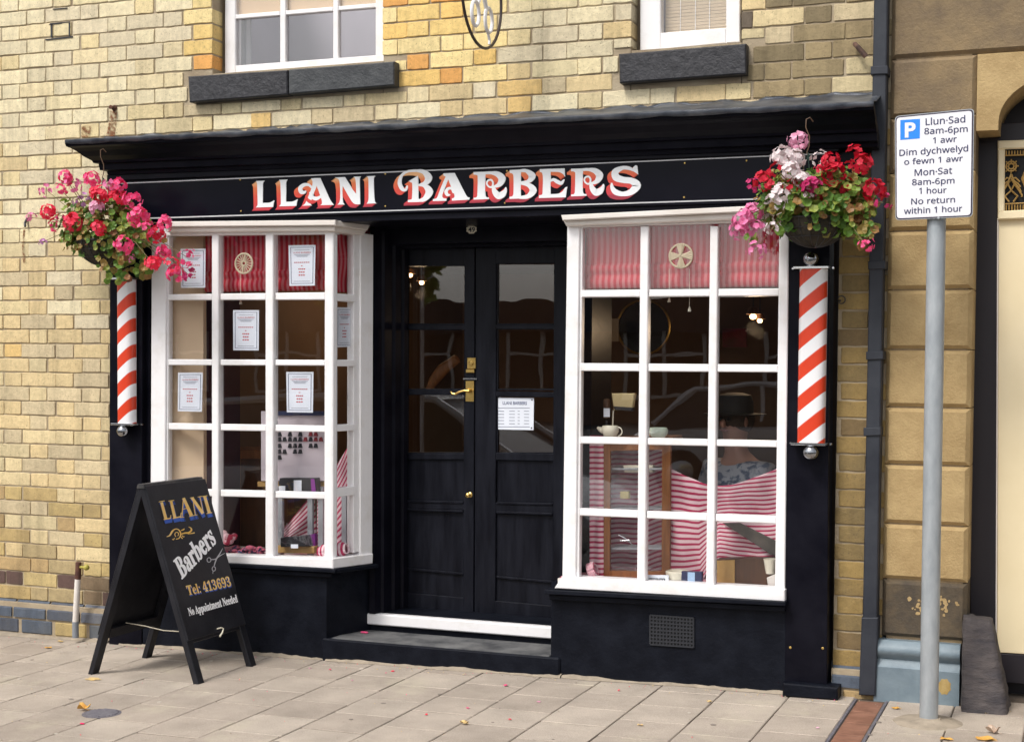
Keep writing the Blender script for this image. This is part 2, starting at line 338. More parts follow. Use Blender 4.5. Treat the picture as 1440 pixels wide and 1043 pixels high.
m_room = mat('dim_wall', (.15, .09, .055), (.20, .13, .085), rough=.9, ns=1.3)
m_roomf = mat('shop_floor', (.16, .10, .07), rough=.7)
m_beige = mat('beige_partition', (.74, .56, .38), (.66, .50, .34), rough=.8, ns=2)
m_cream = mat('cream_china', (.72, .68, .55), rough=.25); m_green = mat('pale_green_china', (.60, .70, .58), rough=.25)
m_dark = mat('dark_plastic', (.02, .02, .025), rough=.4); m_navy = mat('navy_tin', (.02, .025, .08), rough=.4)
m_lightgrey = mat('light_grey', (.35, .37, .40), rough=.5); m_purple = mat('purple_card', (.22, .03, .25), rough=.5)
m_vent = mat('cream_vent', (.45, .38, .27), rough=.5)
def emis(name, c, s):
    m = bpy.data.materials.new(name); m.use_nodes = True; b = m.node_tree.nodes['Principled BSDF']
    b.inputs['Emission Color'].default_value = rgba(c); b.inputs['Emission Strength'].default_value = s; b.inputs['Base Color'].default_value = rgba(c); return m
m_bulb = emis('lit_bulb', (1, .62, .28), 6)

# =================================================================== GROUND
def slope_sheet(name, x0, x1, y0, y1, dz, m, nx=12, kind='structure'):
    b = MB(); vs = []; 
    for i in range(nx+1):
        x = x0+(x1-x0)*i/nx
        vs += [(x, y0, gz(x)+dz), (x, y1, gz(x)+dz)]
    b.add(vs, [(2*i, 2*i+2, 2*i+3, 2*i+1) for i in range(nx)])
    o = b.build(name, m); tag(o, kind=kind); return o
ground = MB(); ground.box(-150, 150, -150, 150, -1.2, -.16)
tag(ground.build('ground', m_asph), kind='structure')
KY = -3.0
pave = slope_sheet('pavement', -9, 12, KY, .35, -.006, m_joint, 24)
# road sheet, sloped the same way, 0.11 m below the pavement
slope_sheet('road', -60, 60, -10.5, KY-.12, -.125, m_asph, 60)
kb = MB()
for i in range(23):
    x = -9+i*.915; kb.box(x, x+.905, KY-.12, KY-.004, gz(x)-.2, gz(x+.45), c=.006)
tag(kb.build('kerb', m_kerb), kind='structure')
# paving slabs
PX, PY = .306, .300
slab_meshes = []
for k in range(5):
    b = MB(); j = lambda: rnd.uniform(-.0012, .0012)
    b.box(-PX/2+.0032, PX/2-.0032, -PY/2+.0055, PY/2-.0055, -.05, 0, c=.003)
    b.v = [(x+j(), y+j(), z+(j()*.6 if z > -.01 else 0)) for x, y, z in b.v]
    slab_meshes.append(b.mesh('paving_slab', m_slab))
half = MB()
def wall_base(x):
    return -.02 if x < .75 else (-.10 if x < 4.85 else .0)
slabs = []
cols_ = [(2.176+PX*(c-1), PX, c) for c in range(-12, 22) if 2.176+PX*(c-1) < 4.8]+[(5.062, .288, 10)]+[(5.35+PX*k, PX, 11+k) for k in range(20)]
for xl, wd, c in cols_:
    if xl+wd > 4.912 and xl < 5: wd = 4.912-xl
    ph = -.21 if c % 2 else -.06
    k = -1
    while True:
        y1 = ph-PY*k; y0 = y1-PY; k += 1
        if y0 < KY: break
        if y1 > .35: continue
        slabs.append((xl+wd/2, (y0+y1)/2, wd))
vis = [s for s in slabs if -.5 < s[0] < 6.2 and s[1] > -2.35]
rest = [s for s in slabs if s not in vis]
vis.sort(key=lambda s: (s[0]-CAM[0])**2+(s[1]-CAM[1])**2)
extra = vis[290:]; vis = vis[:290]
for x, y, wd in vis:
    o = bpy.data.objects.new('paving_slab', rnd.choice(slab_meshes)); o.location = (x, y, gz(x)+rnd.uniform(-.001, .001))
    o.rotation_euler = (rnd.uniform(-.003, .003), -.0146+rnd.uniform(-.003, .003), 0); o.scale.x = wd/PX; link(o, pave)
b = MB()
for x, y, wd in rest+extra:
    b.box(x-wd/2+.003, x+wd/2-.003, y-PY/2+.003, y+PY/2-.003, gz(x)-.04, gz(x), c=.002)
tag(b.build('paving_slabs', m_slab, pave), kind='stuff')
# red tile drain channel across the pavement
for k in range(11):
    y1 = -.10-k*.215
    b = MB(); b.box(4.928, 5.046, y1-.211, y1, gz(5)-.05, gz(5)-.004, c=.004)
    b.build('channel_tile', m_redtile, pave)
b = MB(); b.box(4.912, 4.925, -2.5, -.08, gz(5)-.05, gz(5)+.001, c=.002); b.box(5.049, 5.062, -2.5, -.08, gz(5)-.05, gz(5)+.001, c=.002)
b.build('channel_edging', m_iron, pave)
# ragged mortar fillet where wall meets pavement
b = MB()
def fillet(x0, x1, y, w=.02, h=.014):
    n = max(2, int((x1-x0)/.03)); prev = None
    for i in range(n+1):
        x = x0+(x1-x0)*i/n; ww = w*(1+.35*math.sin(x*7.3)+.25*math.sin(x*19+1)+rnd.uniform(-.15, .15)); hh = h*(1+.3*math.sin(x*11)+rnd.uniform(-.25, .25))
        cur = [(x, y-ww, gz(x)+.001), (x, y-ww*.4, gz(x)+hh*.7), (x, y+.02, gz(x)+hh*1.3)]
        if prev: b.add(prev+cur, [(0, 3, 4, 1), (1, 4, 5, 2)])
        prev = cur
fillet(-1.2, .80, -.045, .03); fillet(.9, 2.2, -.085); fillet(2.2, 3.5, -.10); fillet(3.5, 4.6, -.085); fillet(4.82, 4.95, -.02)
tag(b.build('mortar_fillet', m_concrete, pave), kind='stuff')

# =================================================================== BUILDING WALL
bld = thing('brick_shop_building', 'pale yellow brick building with black and white shopfront', 'building', (2.8, 0, 0))
G, Z0 = .0821, 3.498
def zt(x): return -.0016*x
def hole(px0, px1, py_bottom_l, py_ref=40):
    pass
w1x0, w1x1 = at(299, 50).x, at(538, 40).x
w1z = at(300, 104).z
w2x0, w2x1 = at(888, 40).x, at(1043, 40).x
w2z = at(960, 66).z
s1 = (at(264, 120).x-.004, at(555, 100).x+.004, at(275, 146).z-.004, w1z+.02)
s2 = (at(870, 90).x-.004, at(1050, 80).x+.004, at(871, 118).z-.004, w2z+.02)
holes = [(w1x0, w1x1, w1z, 9), (w2x0, w2x1, w2z, 9), s1, s2, (.79, 4.80, -1, 2.70)]
WX0, WX1, WZ1 = -1.3, 5.02, 4.35
# mortar core, cut round the openings
xs = sorted({WX0, WX1, w1x0, w1x1, w2x0, w2x1, .79, 4.80})
zs = sorted({-.1, WZ1, w1z, w2z, 2.36})
core = MB()
def inhole(x, z):
    return (w1x0 < x < w1x1 and z > w1z) or (w2x0 < x < w2x1 and z > w2z) or (.79 < x < 4.80 and z < 2.36)
for i in range(len(xs)-1):
    k = 0
    while k < len(zs)-1:
        if inhole((xs[i]+xs[i+1])/2, (zs[k]+zs[k+1])/2): k += 1; continue
        k2 = k
        while k2+1 < len(zs)-1 and not inhole((xs[i]+xs[i+1])/2, (zs[k2+1]+zs[k2+2])/2): k2 += 1
        core.box(xs[i]+(.004 if xs[i] in (w1x1, w2x1) else 0), xs[i+1]-(.004 if xs[i+1] in (w1x0, w2x0) else 0), .0040, .30, zs[k], zs[k2+1]); k = k2+1
core.build('wall', m_mortar, bld)
# bricks
bricks = []
def classify(xc, zc, k, header, x0, x1):
    pxo = None
    if zc > 2.75:
        lx0 = at(250, 60).x if k % 2 == 0 else at(266, 60).x
        if lx0 < xc < w1x0+.02 and zc > s1[2]: return 'orange'
        rx1 = at(706, 60).x + (.05 if k % 2 else -.05)
        if w1x1-.02 < xc < rx1 and zc > at(560, 128).z: return 'orange'
        if at(860, 110).x < xc < at(1060, 110).x and at(900, 132).z < zc < at(900, 112).z: return 'plum'
        if xc > at(1095, 60).x: return 'soot' if rnd.random() < .72 else 'mid'
        if xc > at(1040, 60).x: return 'mid' if rnd.random() < .6 else 'soot'
        if zc < at(600, 125).z and xc > 1.2: return 'mid' if rnd.random() < .6 else 'pale'
        return 'pale'
    if xc > 4.6: return 'brown'
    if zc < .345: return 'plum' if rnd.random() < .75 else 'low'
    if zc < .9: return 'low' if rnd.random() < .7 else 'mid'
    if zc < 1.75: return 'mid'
    return 'pale' if rnd.random() < (zc-1.6)/1.2 else 'mid'
def cut(x0, x1, z0, z1):
    """trim a brick to what the openings leave of it"""
    for hx0, hx1, hz0, hz1 in holes:
        if z1 > hz0+.01 and z0 < hz1-.01 and x1 > hx0 and x0 < hx1:
            ov = (min(z1, hz1)-max(z0, hz0))/(z1-z0)
            if ov < .45:
                if hz0 > z0 and hz0 < z1: z1 = hz0-.002
                elif hz1 < z1: z0 = hz1+.002
                continue
            if x0 >= hx0-.001 and x1 <= hx1+.001: return None
            if x0 < hx0 and x1 > hx1: return None
            if x0 < hx0: x1 = hx0
            else: x0 = hx1
    if x1-x0 < .03 or z1-z0 < .03: return None
    return x0, x1, z0, z1
k = int((Z0-WZ1)/G)-1
while True:
    ztop = Z0-k*G
    if ztop < .215+G*.6: break
    P = .367; x = .045+(0 if k % 2 == 0 else P/2)-P*5
    while x < WX1:
        for (a, w, hd) in ((x, .119, True), (x+.1255, .2345, False)):
            jx = rnd.uniform(-.004, .004)
            c = cut(a+jx, min(a+w+jx+rnd.uniform(-.002, .002), WX1), ztop-G+.0068+rnd.uniform(-.001, .001), ztop-rnd.uniform(.0005, .002))
            if c and c[1] > WX0:
                bricks.append((max(c[0], WX0), c[1], c[2], c[3], k, hd))
        x += P
    k += 1
last_z = Z0-(k-1)*G-G
def inframe(x, z):
    v = RM @ (np.array([x, 0, z])-CAM)
    return -10 < CX+F*v[0]/v[2] < 1450 and -10 < CY+F*v[1]/v[2] < 1050
brick_meshes = {}
for hd in (True, False):
    brick_meshes[hd] = []
    for v in range(5):
        b = MB(); w = .117 if hd else .231; h = .073; m_ = 3 if hd else 5; O = []
        for a in range(m_): O.append((lerp(-w/2+.004, w/2-.004, a/m_), -h/2))
        O.append((w/2-.004, -h/2)); O += [(w/2, -h/2+.004), (w/2, 0), (w/2, h/2-.004)]
        for a in range(m_+1): O.append((lerp(w/2-.004, -w/2+.004, a/m_), h/2))
        O += [(-w/2, h/2-.004), (-w/2, 0), (-w/2, -h/2+.004)]
        J = [(x+rnd.gauss(0, .0009), z+rnd.gauss(0, .0012)) for x, z in O]; k_ = len(J); dd = lambda: rnd.uniform(-.001, .0012)
        F0 = inset(J, rnd.uniform(.0018, .0032)); vs = [(p[0], dd()*.7+.0002, p[1]) for p in F0]+[(x, .0028, z) for x, z in J]+[(x, .10, z) for x, z in J]+[(0, -.0002, 0)]
        b.add(vs, [(i, (i+1) % k_, 3*k_) for i in range(k_)]+[(i, k_+i, k_+(i+1) % k_, (i+1) % k_) for i in range(k_)]+[(k_+i, 2*k_+i, 2*k_+(i+1) % k_, k_+(i+1) % k_) for i in range(k_)])
        brick_meshes[hd].append(b)
cand = []
stuffb = {}
for (x0, x1, z0, z1, kk, hd) in bricks:
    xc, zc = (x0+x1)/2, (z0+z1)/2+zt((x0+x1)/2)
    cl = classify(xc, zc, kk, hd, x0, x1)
    v = RM @ (np.array([xc, 0, zc])-CAM)
    size = (x1-x0)*(z1-z0)/v[2]**2 if inframe(xc, zc) else 0
    cand.append((size, xc, zc, x1-x0, z1-z0, cl, hd))
cand.sort(key=lambda t: -t[0])
mesh_cache = {}
for i, (size, xc, zc, w, h, cl, hd) in enumerate(cand):
    y = -rnd.uniform(0, .004)
    b = rnd.choice(brick_meshes[hd]); w0 = .117 if hd else .231
    if i < 290 and size > 0:
        key = (id(b), cl)
        if key not in mesh_cache:
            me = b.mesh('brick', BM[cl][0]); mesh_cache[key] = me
        o = bpy.data.objects.new('brick', mesh_cache[key]); o.location = (xc, y, zc); o.scale = (w/w0, 1, h/.073)
        o.rotation_euler = (0, rnd.uniform(-.006, .006), 0); link(o, bld)
    else:
        s = stuffb.setdefault(cl, MB())
        s.add([(xc+vx*w/w0, y+vy, zc+vz*h/.073) for vx, vy, vz in b.v], b.f)
alls = MB(); mats_ = []
for j, (cl, s) in enumerate(stuffb.items()):
    alls.mi = j; alls.add(s.v, s.f); mats_.append(BM[cl][1])
tag(alls.build('brickwork', mats_, bld), kind='stuff')
# blue engineering brick plinth: bevelled course over a flat course
for (xa, xb, ph) in ((-1.3, .79, .02), (4.80, 5.0, .0)):
    x = xa+ph
    while x < xb-.03:
        L_ = .232; x1 = min(x+L_, xb)
        b = MB(); zt_ = .212+gz(x)*.0; zb = .122
        prof = [(-.003, zt_+.004), (-.048, zt_-.040), (-.050, zb+.002), (.05, zb+.002), (.05, zt_+.004)]
        vs = [(x+.003, y, z) for y, z in prof]+[(x1-.008, y, z) for y, z in prof]; n_ = 5
        b.add(vs, [tuple(range(n_)), tuple(range(2*n_-1, n_-1, -1))]+[(i, i+n_, (i+1) % n_+n_, (i+1) % n_) for i in range(n_)])
        b.build('plinth_brick', BM['blue'][0], bld)
        b = MB(); b.box(x+.004+.05, min(x1-.012+.05, xb), -.046, .05, .034, .112, c=.006); b.build('plinth_brick', BM['low' if rnd.random() < .4 else 'blue'][0], bld)
        x += L_+.004
for xa, xb in ((-1.3, .80), (4.80, 5.0)): b = MB(); b.box(xa, xb, -.040, .05, -.05, .205); b.build('plinth_bed', m_mortar, bld)
# window sills upstairs
def sill(poly, Y, d, m, name='window_sill'):
    b = MB(); b.px(poly, Y, d, .006); return b.build(name, m, bld)
sill([(264, 107.5), (404, 98.5), (404, 133), (266, 144)], -.06, .16, m_stone_sill)
sill([(405.5, 98), (554, 86.5), (554, 120), (405.5, 132.5)], -.062, .16, m_stone_sill2)
sill([(870, 76), (1049, 61.5), (1049, 104), (871, 117)], -.055, .15, m_stone_sill)
# upstairs windows
def wframe(poly_parts, Y, parent, m=m_white, name='frame', d=.05, c=.004):
    for p in poly_parts:
        b = MB(); b.px(p, Y, d, c); b.build(name, m, parent)
def quad(x0, x1, yl0, yr0, yl1, yr1): return [(x0, yl0), (x1, yr0), (x1, yr1), (x0, yl1)]
UY = .085
uw = MB(); uw.px([(316, 104), (316, -60), (331, -60), (331, 103)], UY, .06, .004); win1 = uw.build('sash_window', m_white, bld)
lin = lambda x, xa, ya, xb, yb: ya+(yb-ya)*(x-xa)/(xb-xa)
y_rb = lambda x: lin(x, 331, 92.5, 535, 77.5)     # glass bottom
y_rail = lambda x: lin(x, 331, 103, 535, 88.5)
y_b1 = lambda x: lin(x, 331, 21, 535, 4.2)
for nm, p in (('bottom_rail', quad(331, 540, y_rb(331), y_rb(540), y_rail(331), y_rail(540))),
              ('glazing_bar', quad(331, 393.5, y_b1(331), y_b1(393.5), y_b1(331)+6, y_b1(393.5)+6)), ('glazing_bar', quad(401.5, 468, y_b1(401), y_b1(468), y_b1(401)+6, y_b1(468)+6)), ('glazing_bar', quad(476, 537, y_b1(476), y_b1(537), y_b1(476)+6, y_b1(537)+6)),
              ('glazing_bar', quad(393.7, 401.3, -60, -60, 88, 87.5)), ('glazing_bar', quad(468.2, 475.5, -66, -66, 83, 82.4)),
              ('stile', quad(528, 541, -66, -66, 79, 78)) ):
    b = MB(); b.px(p, UY-(.004 if nm == 'bottom_rail' else .002 if nm == 'stile' else 0), .03, .003); b.build(nm, m_white, win1)
cols = ((331, 393.6), (401.4, 468), (475.6, 530))
for a, c_ in cols:
    for (t0, t1, bb) in ((-60, -60, 0), (1, 1, 1)):
        p = quad(a, c_, -62, -66, y_b1(a), y_b1(c_)) if bb == 0 else quad(a, c_, y_b1(a)+6, y_b1(c_)+6, y_rb(a), y_rb(c_))
        b = MB(); b.px(p, UY+.018, .004); b.build('pane', m_glassup, win1)
# what stands behind the upstairs panes: pale blind above, net curtain left, grey room
m_net = mat('net_curtain', (.50, .50, .52), (.40, .40, .44), rough=.9, ns=4); m_ublind = mat('peach_blind', (.62, .44, .26), rough=.9); m_uroom = mat('upstairs_room', (.42, .40, .45), (.34, .32, .37), rough=.9, ns=1.5)
b = MB()
n_ = 26; base = at(331, 60, .2); e = at(352, 60, .2)
vs = []
for i in range(n_+1):
    x = base.x-.06+(e.x-base.x+.06)*i/n_; y = .2+.012*math.sin(i*1.3)
    vs += [(x, y, base.z-.5), (x, y, base.z+.9), (x, y+.003, base.z+.9), (x, y+.003, base.z-.5)]
b.add(vs, [f for i in range(n_) for f in ((4*i, 4*i+4, 4*i+5, 4*i+1), (4*i+3, 4*i+2, 4*i+6, 4*i+7))])
tag(b.build('curtain', m_net), 'white net curtain at the left side of the upstairs sash window', 'curtain')
z_bl = at(430, 12, .25).z
z_bl = at(430, 14, .125).z; b = MB(); b.box(w1x0+.05, w1x1-.02, .12, .128, z_bl, 4.3); tag(b.build('roller_blind', m_ublind), 'peach roller blind half lowered behind the wide upstairs window', 'blind')
b = MB(); b.box(w1x0-.3, w1x1+.3, 1.2, 1.25, w1z-.3, 4.4); b.box(w1x0-.3, w1x0-.25, .3, 1.2, w1z-.3, 4.4); b.box(w1x1+.25, w1x1+.3, .3, 1.2, w1z-.3, 4.4); b.box(w1x0-.3, w1x1+.3, .3, 1.2, w1z-.35, w1z-.3)
tag(b.build('upstairs_room', m_uroom), kind='structure')
# right upstairs window
uw = MB(); uw.px([(900, 72.5), (900, -60), (929, -60), (929, 70)], .06, .06, .004); win2 = uw.build('casement_window', m_white, bld)
for nm, p in (('stile', quad(1021, 1040.5, -60, -60, 61, 59.8)), ('bottom_rail', quad(929, 1021, 46.5, 39.5, 70, 61.2))):
    b = MB(); b.px(p, .06, .05, .004); b.build(nm, m_white, win2)
b = MB(); b.px(quad(929, 1021, -60, -60, 46.5, 39.5), .085, .004); b.build('pane', m_glass2, win2)
b = MB()
m_vbl = mat('beige_slat_blind', (.52, .42, .30), (.46, .37, .26), rough=.8, ns=3, stretch=(1, 1, 20))
zz = at(975, 60, .13).z
xa, xb = at(936, 40, .13).x, at(1024, 40, .13).x
for i in range(44):
    z = zz+i*.016; b.box(xa, xb, .128, .131, z, z+.0145)
bl = b.build('slat_blind', m_vbl); tag(bl, 'beige slatted blind behind the narrow upstairs window', 'blind')
b = MB()
for px_ in (957, 978, 998): x = at(px_, 20, .125).x; b.box(x-.0012, x+.0012, .1235, .125, zz, 4.2)
b.build('blind_cord', m_white, bl)
b = MB(); b.box(xa-.1, xb+.15, .4, .45, w2z-.2, 4.4); tag(b.build('upstairs_room', m_uroom), kind='structure')

# =================================================================== SHOPFRONT
FY = -.12
# cornice: moulded profile swept along, mitred at the left end
CL, CR = at(93, 203, -.30).x+.30, 4.985
def cz(x, z): return z+lerp(.0, -.042, (x-CL)/(CR-CL))
zl = at(93, 203, -.30).z
prof = [(.300, zl+.018), (.305, zl+.006), (.300, zl-.012), (.282, zl-.020), (.262, zl-.034), (.235, zl-.060), (.205, zl-.080), (.200, zl-.092), (.180, zl-.096), (.176, zl-.128), (.150, zl-.134), (.146, zl-.150), (.118, zl-.156), (.0, zl-.156)]
def cornice_mesh(prof, m, name):
    b = MB(); n_ = len(prof); vs = []
    for p, z in prof: vs.append((CL-p, -p, cz(CL, z)))
    for p, z in prof: vs.append((CR, -p, cz(CR, z)))
    for p, z in prof: vs.append((CL-p, 0.0, cz(CL, z)))
    fs = [(i, i+n_, i+1+n_, i+1) for i in range(n_-1)]+[(i, i+1, i+1+2*n_, i+2*n_) for i in range(n_-1)]
    fs.append(tuple(range(n_, 2*n_))); fs.append((0, n_, 2*n_))
    b.add(vs, fs); return b.build(name, m, bld)
cornice_mesh(prof, m_black, 'cornice')
# lead flashing: crinkled sheet sloping from the wall to the cornice lip
b = MB(); nx = 120; rows = 7; vs = []
for i in range(nx+1):
    t = i/nx; x = lerp(CL-.30, CR, t)
    up = lerp(.052, .098, t)+.005*math.sin(i*.9)+rnd.uniform(-.003, .003)
    zl2 = cz(x, zl+.021)
    Yw = -.002 if x > at(128, 190).x else -.15
    seq = [(Yw, zl2+up), (Yw-.004, zl2+up*.92), (lerp(Yw, -.306, .35), zl2+up*.55), (lerp(Yw, -.306, .7), zl2+up*.2), (-.304, zl2+.002), (-.3115, zl2-.004), (-.3105, zl2-.022-abs(.006*math.sin(i*.37)))]
    for r, (y, z) in enumerate(seq):
        vs.append((x, y+rnd.uniform(-.0015, .0015), z+rnd.uniform(-.0018, .0018)*(1 if r else 3)))
b.add(vs, [(i*rows+r, i*rows+r+1, (i+1)*rows+r+1, (i+1)*rows+r) for i in range(nx) for r in range(rows-1)])
o = b.build('lead_flashing', m_lead, bld, smooth=True)
sm = o.modifiers.new('thick', 'SOLIDIFY'); sm.thickness = .003
# fascia board, frieze strip above and below
b = MB(); b.px([(158, 255), (1168, 213), (1168, 282), (158, 312)], FY, .10, .003); fas = b.build('fascia', m_fascia, bld)
b = MB(); zt0 = at(158, 250, -.13).z
b.px([(150, 246), (1180, 204), (1180, 213), (150, 254.5)], -.135, .13, .003); b.build('fascia_moulding', m_black, bld)
b = MB(); b.px([(156, 312.5), (1170, 282.5), (1170, 292), (156, 322)], -.105, .40, .003); b.build('lower_fascia_moulding', m_black, bld)
b = MB()
ln = lambda x0, y0, x1, y1, w: [(x0, y0-w/2), (x1, y1-w/2), (x1, y1+w/2), (x0, y0+w/2)]
b.px(ln(170, 258, 1160, 216.2, 1.5), FY-.003, .0028); b.px(ln(170, 308.2, 1160, 277, 1.7), FY-.003, .0028)
b.build('white_line', m_line, fas)
for x, y in ((339, 297), (338, 253), (542, 290), (542, 244.8), (710, 285.5), (713, 240.5), (962, 277.5), (963, 229.5), (1050, 226)):
    p = at(x, y, FY); b = MB(); b.lathe([(.0045, 0), (.0045, .002), (.003, .003)], (p.x, FY-.0005, p.z), 8, (0, -1, 0)); b.build('brass_screw', m_brass, fas)
# ---- lettering helpers
def catmull(pts, closed, sub=6):
    """pts: (x, y, corner?)"""
    out = []; n = len(pts)
    for i in range(n if closed else n-1):
        p1, p2 = pts[i], pts[(i+1) % n]
        p0 = pts[i-1] if (closed or i > 0) else p1
        p3 = pts[(i+2) % n] if (closed or i+2 < n) else p2
        if len(p1) > 2 and p1[2] == 'c': p0 = p1
        if len(p2) > 2 and p2[2] == 'c': p3 = p2
        for s in range(sub):
            t = s/sub
            f = lambda a, b_, c, d: .5*((2*b_)+(-a+c)*t+(2*a-5*b_+4*c-d)*t*t+(-a+3*b_-3*c+d)*t**3)
            out.append((f(p0[0], p1[0], p2[0], p3[0]), f(p0[1], p1[1], p2[1], p3[1])))
    if not closed: out.append((pts[-1][0], pts[-1][1]))
    return out
def stroke_poly(pts, sub=6):
    n = len(pts); c = catmull([(p[0], p[1]) for p in pts], False, sub)
    w = []
    for i in range(n-1):
        for s in range(sub): w.append(lerp(pts[i][2], pts[i+1][2], s/sub))
    w.append(pts[-1][2]); return c, w
def letter_mesh_polys(shapes, off, sc, dx=0, dy=0):
    """each shape -> list of photograph-space polygons (triangulated by strips where stroked)"""
    res = []
    for kind, pts in shapes:
        if kind == 'p':
            res.append(('p', [(off[0]+(x+dx)/sc, off[1]+(y+dy)/sc) for x, y in catmull(pts, True, 5)]))
        else:
            c, w = stroke_poly(pts); L_, R2 = [], []
            for i in range(len(c)):
                a = c[max(i-1, 0)]; d = c[min(i+1, len(c)-1)]; tx, ty = d[0]-a[0], d[1]-a[1]; l = math.hypot(tx, ty) or 1
                nx_, ny_ = -ty/l*w[i]/2, tx/l*w[i]/2
                L_.append((c[i][0]+nx_, c[i][1]+ny_)); R2.append((c[i][0]-nx_, c[i][1]-ny_))
            T = lambda p: (off[0]+(p[0]+dx)/sc, off[1]+(p[1]+dy)/sc)
            res.append(('s', [T(p) for p in L_], [T(p) for p in R2], [(T(c[0]), w[0]/2/sc), (T(c[-1]), w[-1]/2/sc)]))
    return res
from mathutils.geometry import tessellate_polygon
def flat_letter(name, shapes, off, sc, proj, nrm, m, parent, dxy=[(0, 0)], h0=.001, lay=.00015, caps=True):
    """paint-thick letter: every outline is a thin slab standing on the board"""
    b = MB(); nrm = Vector(nrm); h = h0
    def slab(P, tris):
        nonlocal h
        W = [proj(*p) for p in P]; k = len(W)
        fr = [w+nrm*h for w in W]; bk = [w+nrm*.0002 for w in W]
        b.add(fr+bk, [tuple(t) for t in tris]+[tuple(k+i for i in reversed(t)) for t in tris])
        h += lay
    for dx, dy in dxy:
        for s in letter_mesh_polys(shapes, off, sc, dx, dy):
            if s[0] == 'p':
                tr = tessellate_polygon([[Vector((x, y, 0)) for x, y in s[1]]]); slab(s[1], tr)
            else:
                A, B_, cp = s[1], s[2], s[3]; n_ = len(A); slab(A+B_, [(i, i+1, n_+i+1) for i in range(n_-1)]+[(i, n_+i+1, n_+i) for i in range(n_-1)])
                if caps:
                    for (cx_, cy_), r in cp:
                        if r*sc < 5: continue
                        Pc = [(cx_+r*math.cos(a*math.pi/6), cy_+r*math.sin(a*math.pi/6)) for a in range(12)]
                        slab(Pc, [(0, i, i+1) for i in range(1, 11)])
    return b.build(name, m, parent)
cP = lambda l: ('p', l)
cS = lambda l: ('s', l)
def K(x, y): return (x, y, 'c')
Lt = lambda dx, dy: [cP([K(118+dx, 150+dy), K(207+dx, 147+dy), (193+dx, 175+dy), (192+dx, 250+dy), K(190+dx, 383+dy), (255+dx, 381+dy), (292+dx, 368+dy), K(312+dx, 354+dy), K(300+dx, 427+dy), K(116+dx, 432+dy), (132+dx, 412+dy), (136+dx, 380+dy), (131+dx, 200+dy), (127+dx, 170+dy)])]
A1 = [cP([K(740, 120), K(802, 118), (862, 250), (905, 345), K(945, 404), K(803, 408), K(822, 392), (815, 340), (770, 215), K(745, 160)]),
      cP([K(705, 122), K(760, 120), (765, 200), (735, 280), (712, 350), (700, 390), K(712, 411), K(610, 414), (645, 385), (690, 280), (715, 210), (722, 160)]),
      cS([(715, 222, 22), (680, 192, 28), (630, 192, 38), (592, 225, 46), (600, 266, 44), (630, 272, 34), (648, 258, 14)]),
      cS([(695, 275, 18), (718, 320, 36), (760, 338, 40), (806, 318, 26)])]
N1 = [cP([K(960, 113), K(1030, 110), (1045, 170), (1040, 250), (1042, 340), (1048, 380), K(1062, 401), K(984, 403), (1002, 385), (1015, 340), (1015, 230), (1008, 160), (995, 130)]),
      cP([K(985, 112), K(1066, 108), (1110, 180), (1160, 255), K(1185, 285), K(1228, 300), K(1230, 398), (1185, 398), (1150, 380), (1110, 320), (1050, 215), (1010, 150)]),
      cP([K(1158, 105), K(1236, 102), (1224, 130), (1226, 250), K(1230, 398), K(1195, 390), (1186, 280), (1182, 160), (1172, 120)])]
I1 = [cP([K(1295, 100), K(1390, 96), (1375, 118), (1374, 200), (1380, 330), (1388, 375), K(1403, 388), K(1296, 392), (1310, 372), (1318, 330), (1318, 200), (1314, 120)])]
B1 = [cP([K(228, 228), K(330, 168), (333, 300), K(333, 418), K(385, 415), K(385, 449), K(220, 452), K(222, 428), (255, 422), (265, 400), (268, 260), (250, 240)]),
      cS([(214, 283, 20), (196, 322, 26), (158, 308, 42), (133, 245, 44), (155, 168, 30), (220, 125, 24), (320, 117, 28), (395, 133, 50), (440, 192, 82), (408, 248, 50), (345, 268, 22)]),
      cS([(340, 270, 20), (400, 276, 44), (448, 340, 84), (408, 410, 56), (350, 435, 28)])]
A2 = [cP([K(655, 142), K(718, 140), (760, 220), (815, 330), (850, 392), K(878, 402), K(872, 425), K(690, 435), K(690, 412), (715, 400), (712, 360), (670, 260), K(645, 190)]),
      cP([K(598, 145), K(680, 142), (655, 200), (620, 290), (590, 370), (596, 405), K(632, 412), K(630, 437), K(485, 440), K(490, 418), (530, 405), (560, 330), (605, 220), (622, 182), K(600, 168)]),
      cS([(715, 335, 50), (688, 306, 28), (650, 308, 30), (628, 340, 38), (642, 372, 34), (668, 374, 14)])]
R1 = [cP([K(920, 131), K(1052, 127), (1046, 200), (1045, 330), (1052, 392), K(1085, 400), K(1083, 418), K(920, 425), K(922, 405), (955, 395), (962, 340), (965, 200), (958, 165), K(920, 158)]),
      cS([(1040, 141, 28), (1110, 140, 32), (1178, 155, 60), (1222, 200, 80), (1200, 258, 56), (1150, 284, 26), (1092, 290, 18), (1062, 255, 18), (1075, 221, 18), (1110, 216, 20), (1128, 245, 18), (1120, 282, 16)]),
      cS([(1130, 280, 26), (1146, 340, 56), (1185, 382, 74), (1228, 368, 70), (1258, 328, 36), (1264, 292, 6)])]
B2 = [cP([K(-59, 110), K(70, 103), (62, 150), (60, 380), K(70, 412), K(-62, 417), K(-60, 395), (-28, 385), (-18, 340), (-18, 190), (-28, 150), K(-58, 140)]),
      cS([(50, 118, 28), (120, 120, 38), (178, 172, 80), (140, 230, 40), (55, 243, 20)]), cS([(50, 250, 24), (140, 268, 44), (190, 325, 80), (140, 388, 48), (50, 402, 28)])]
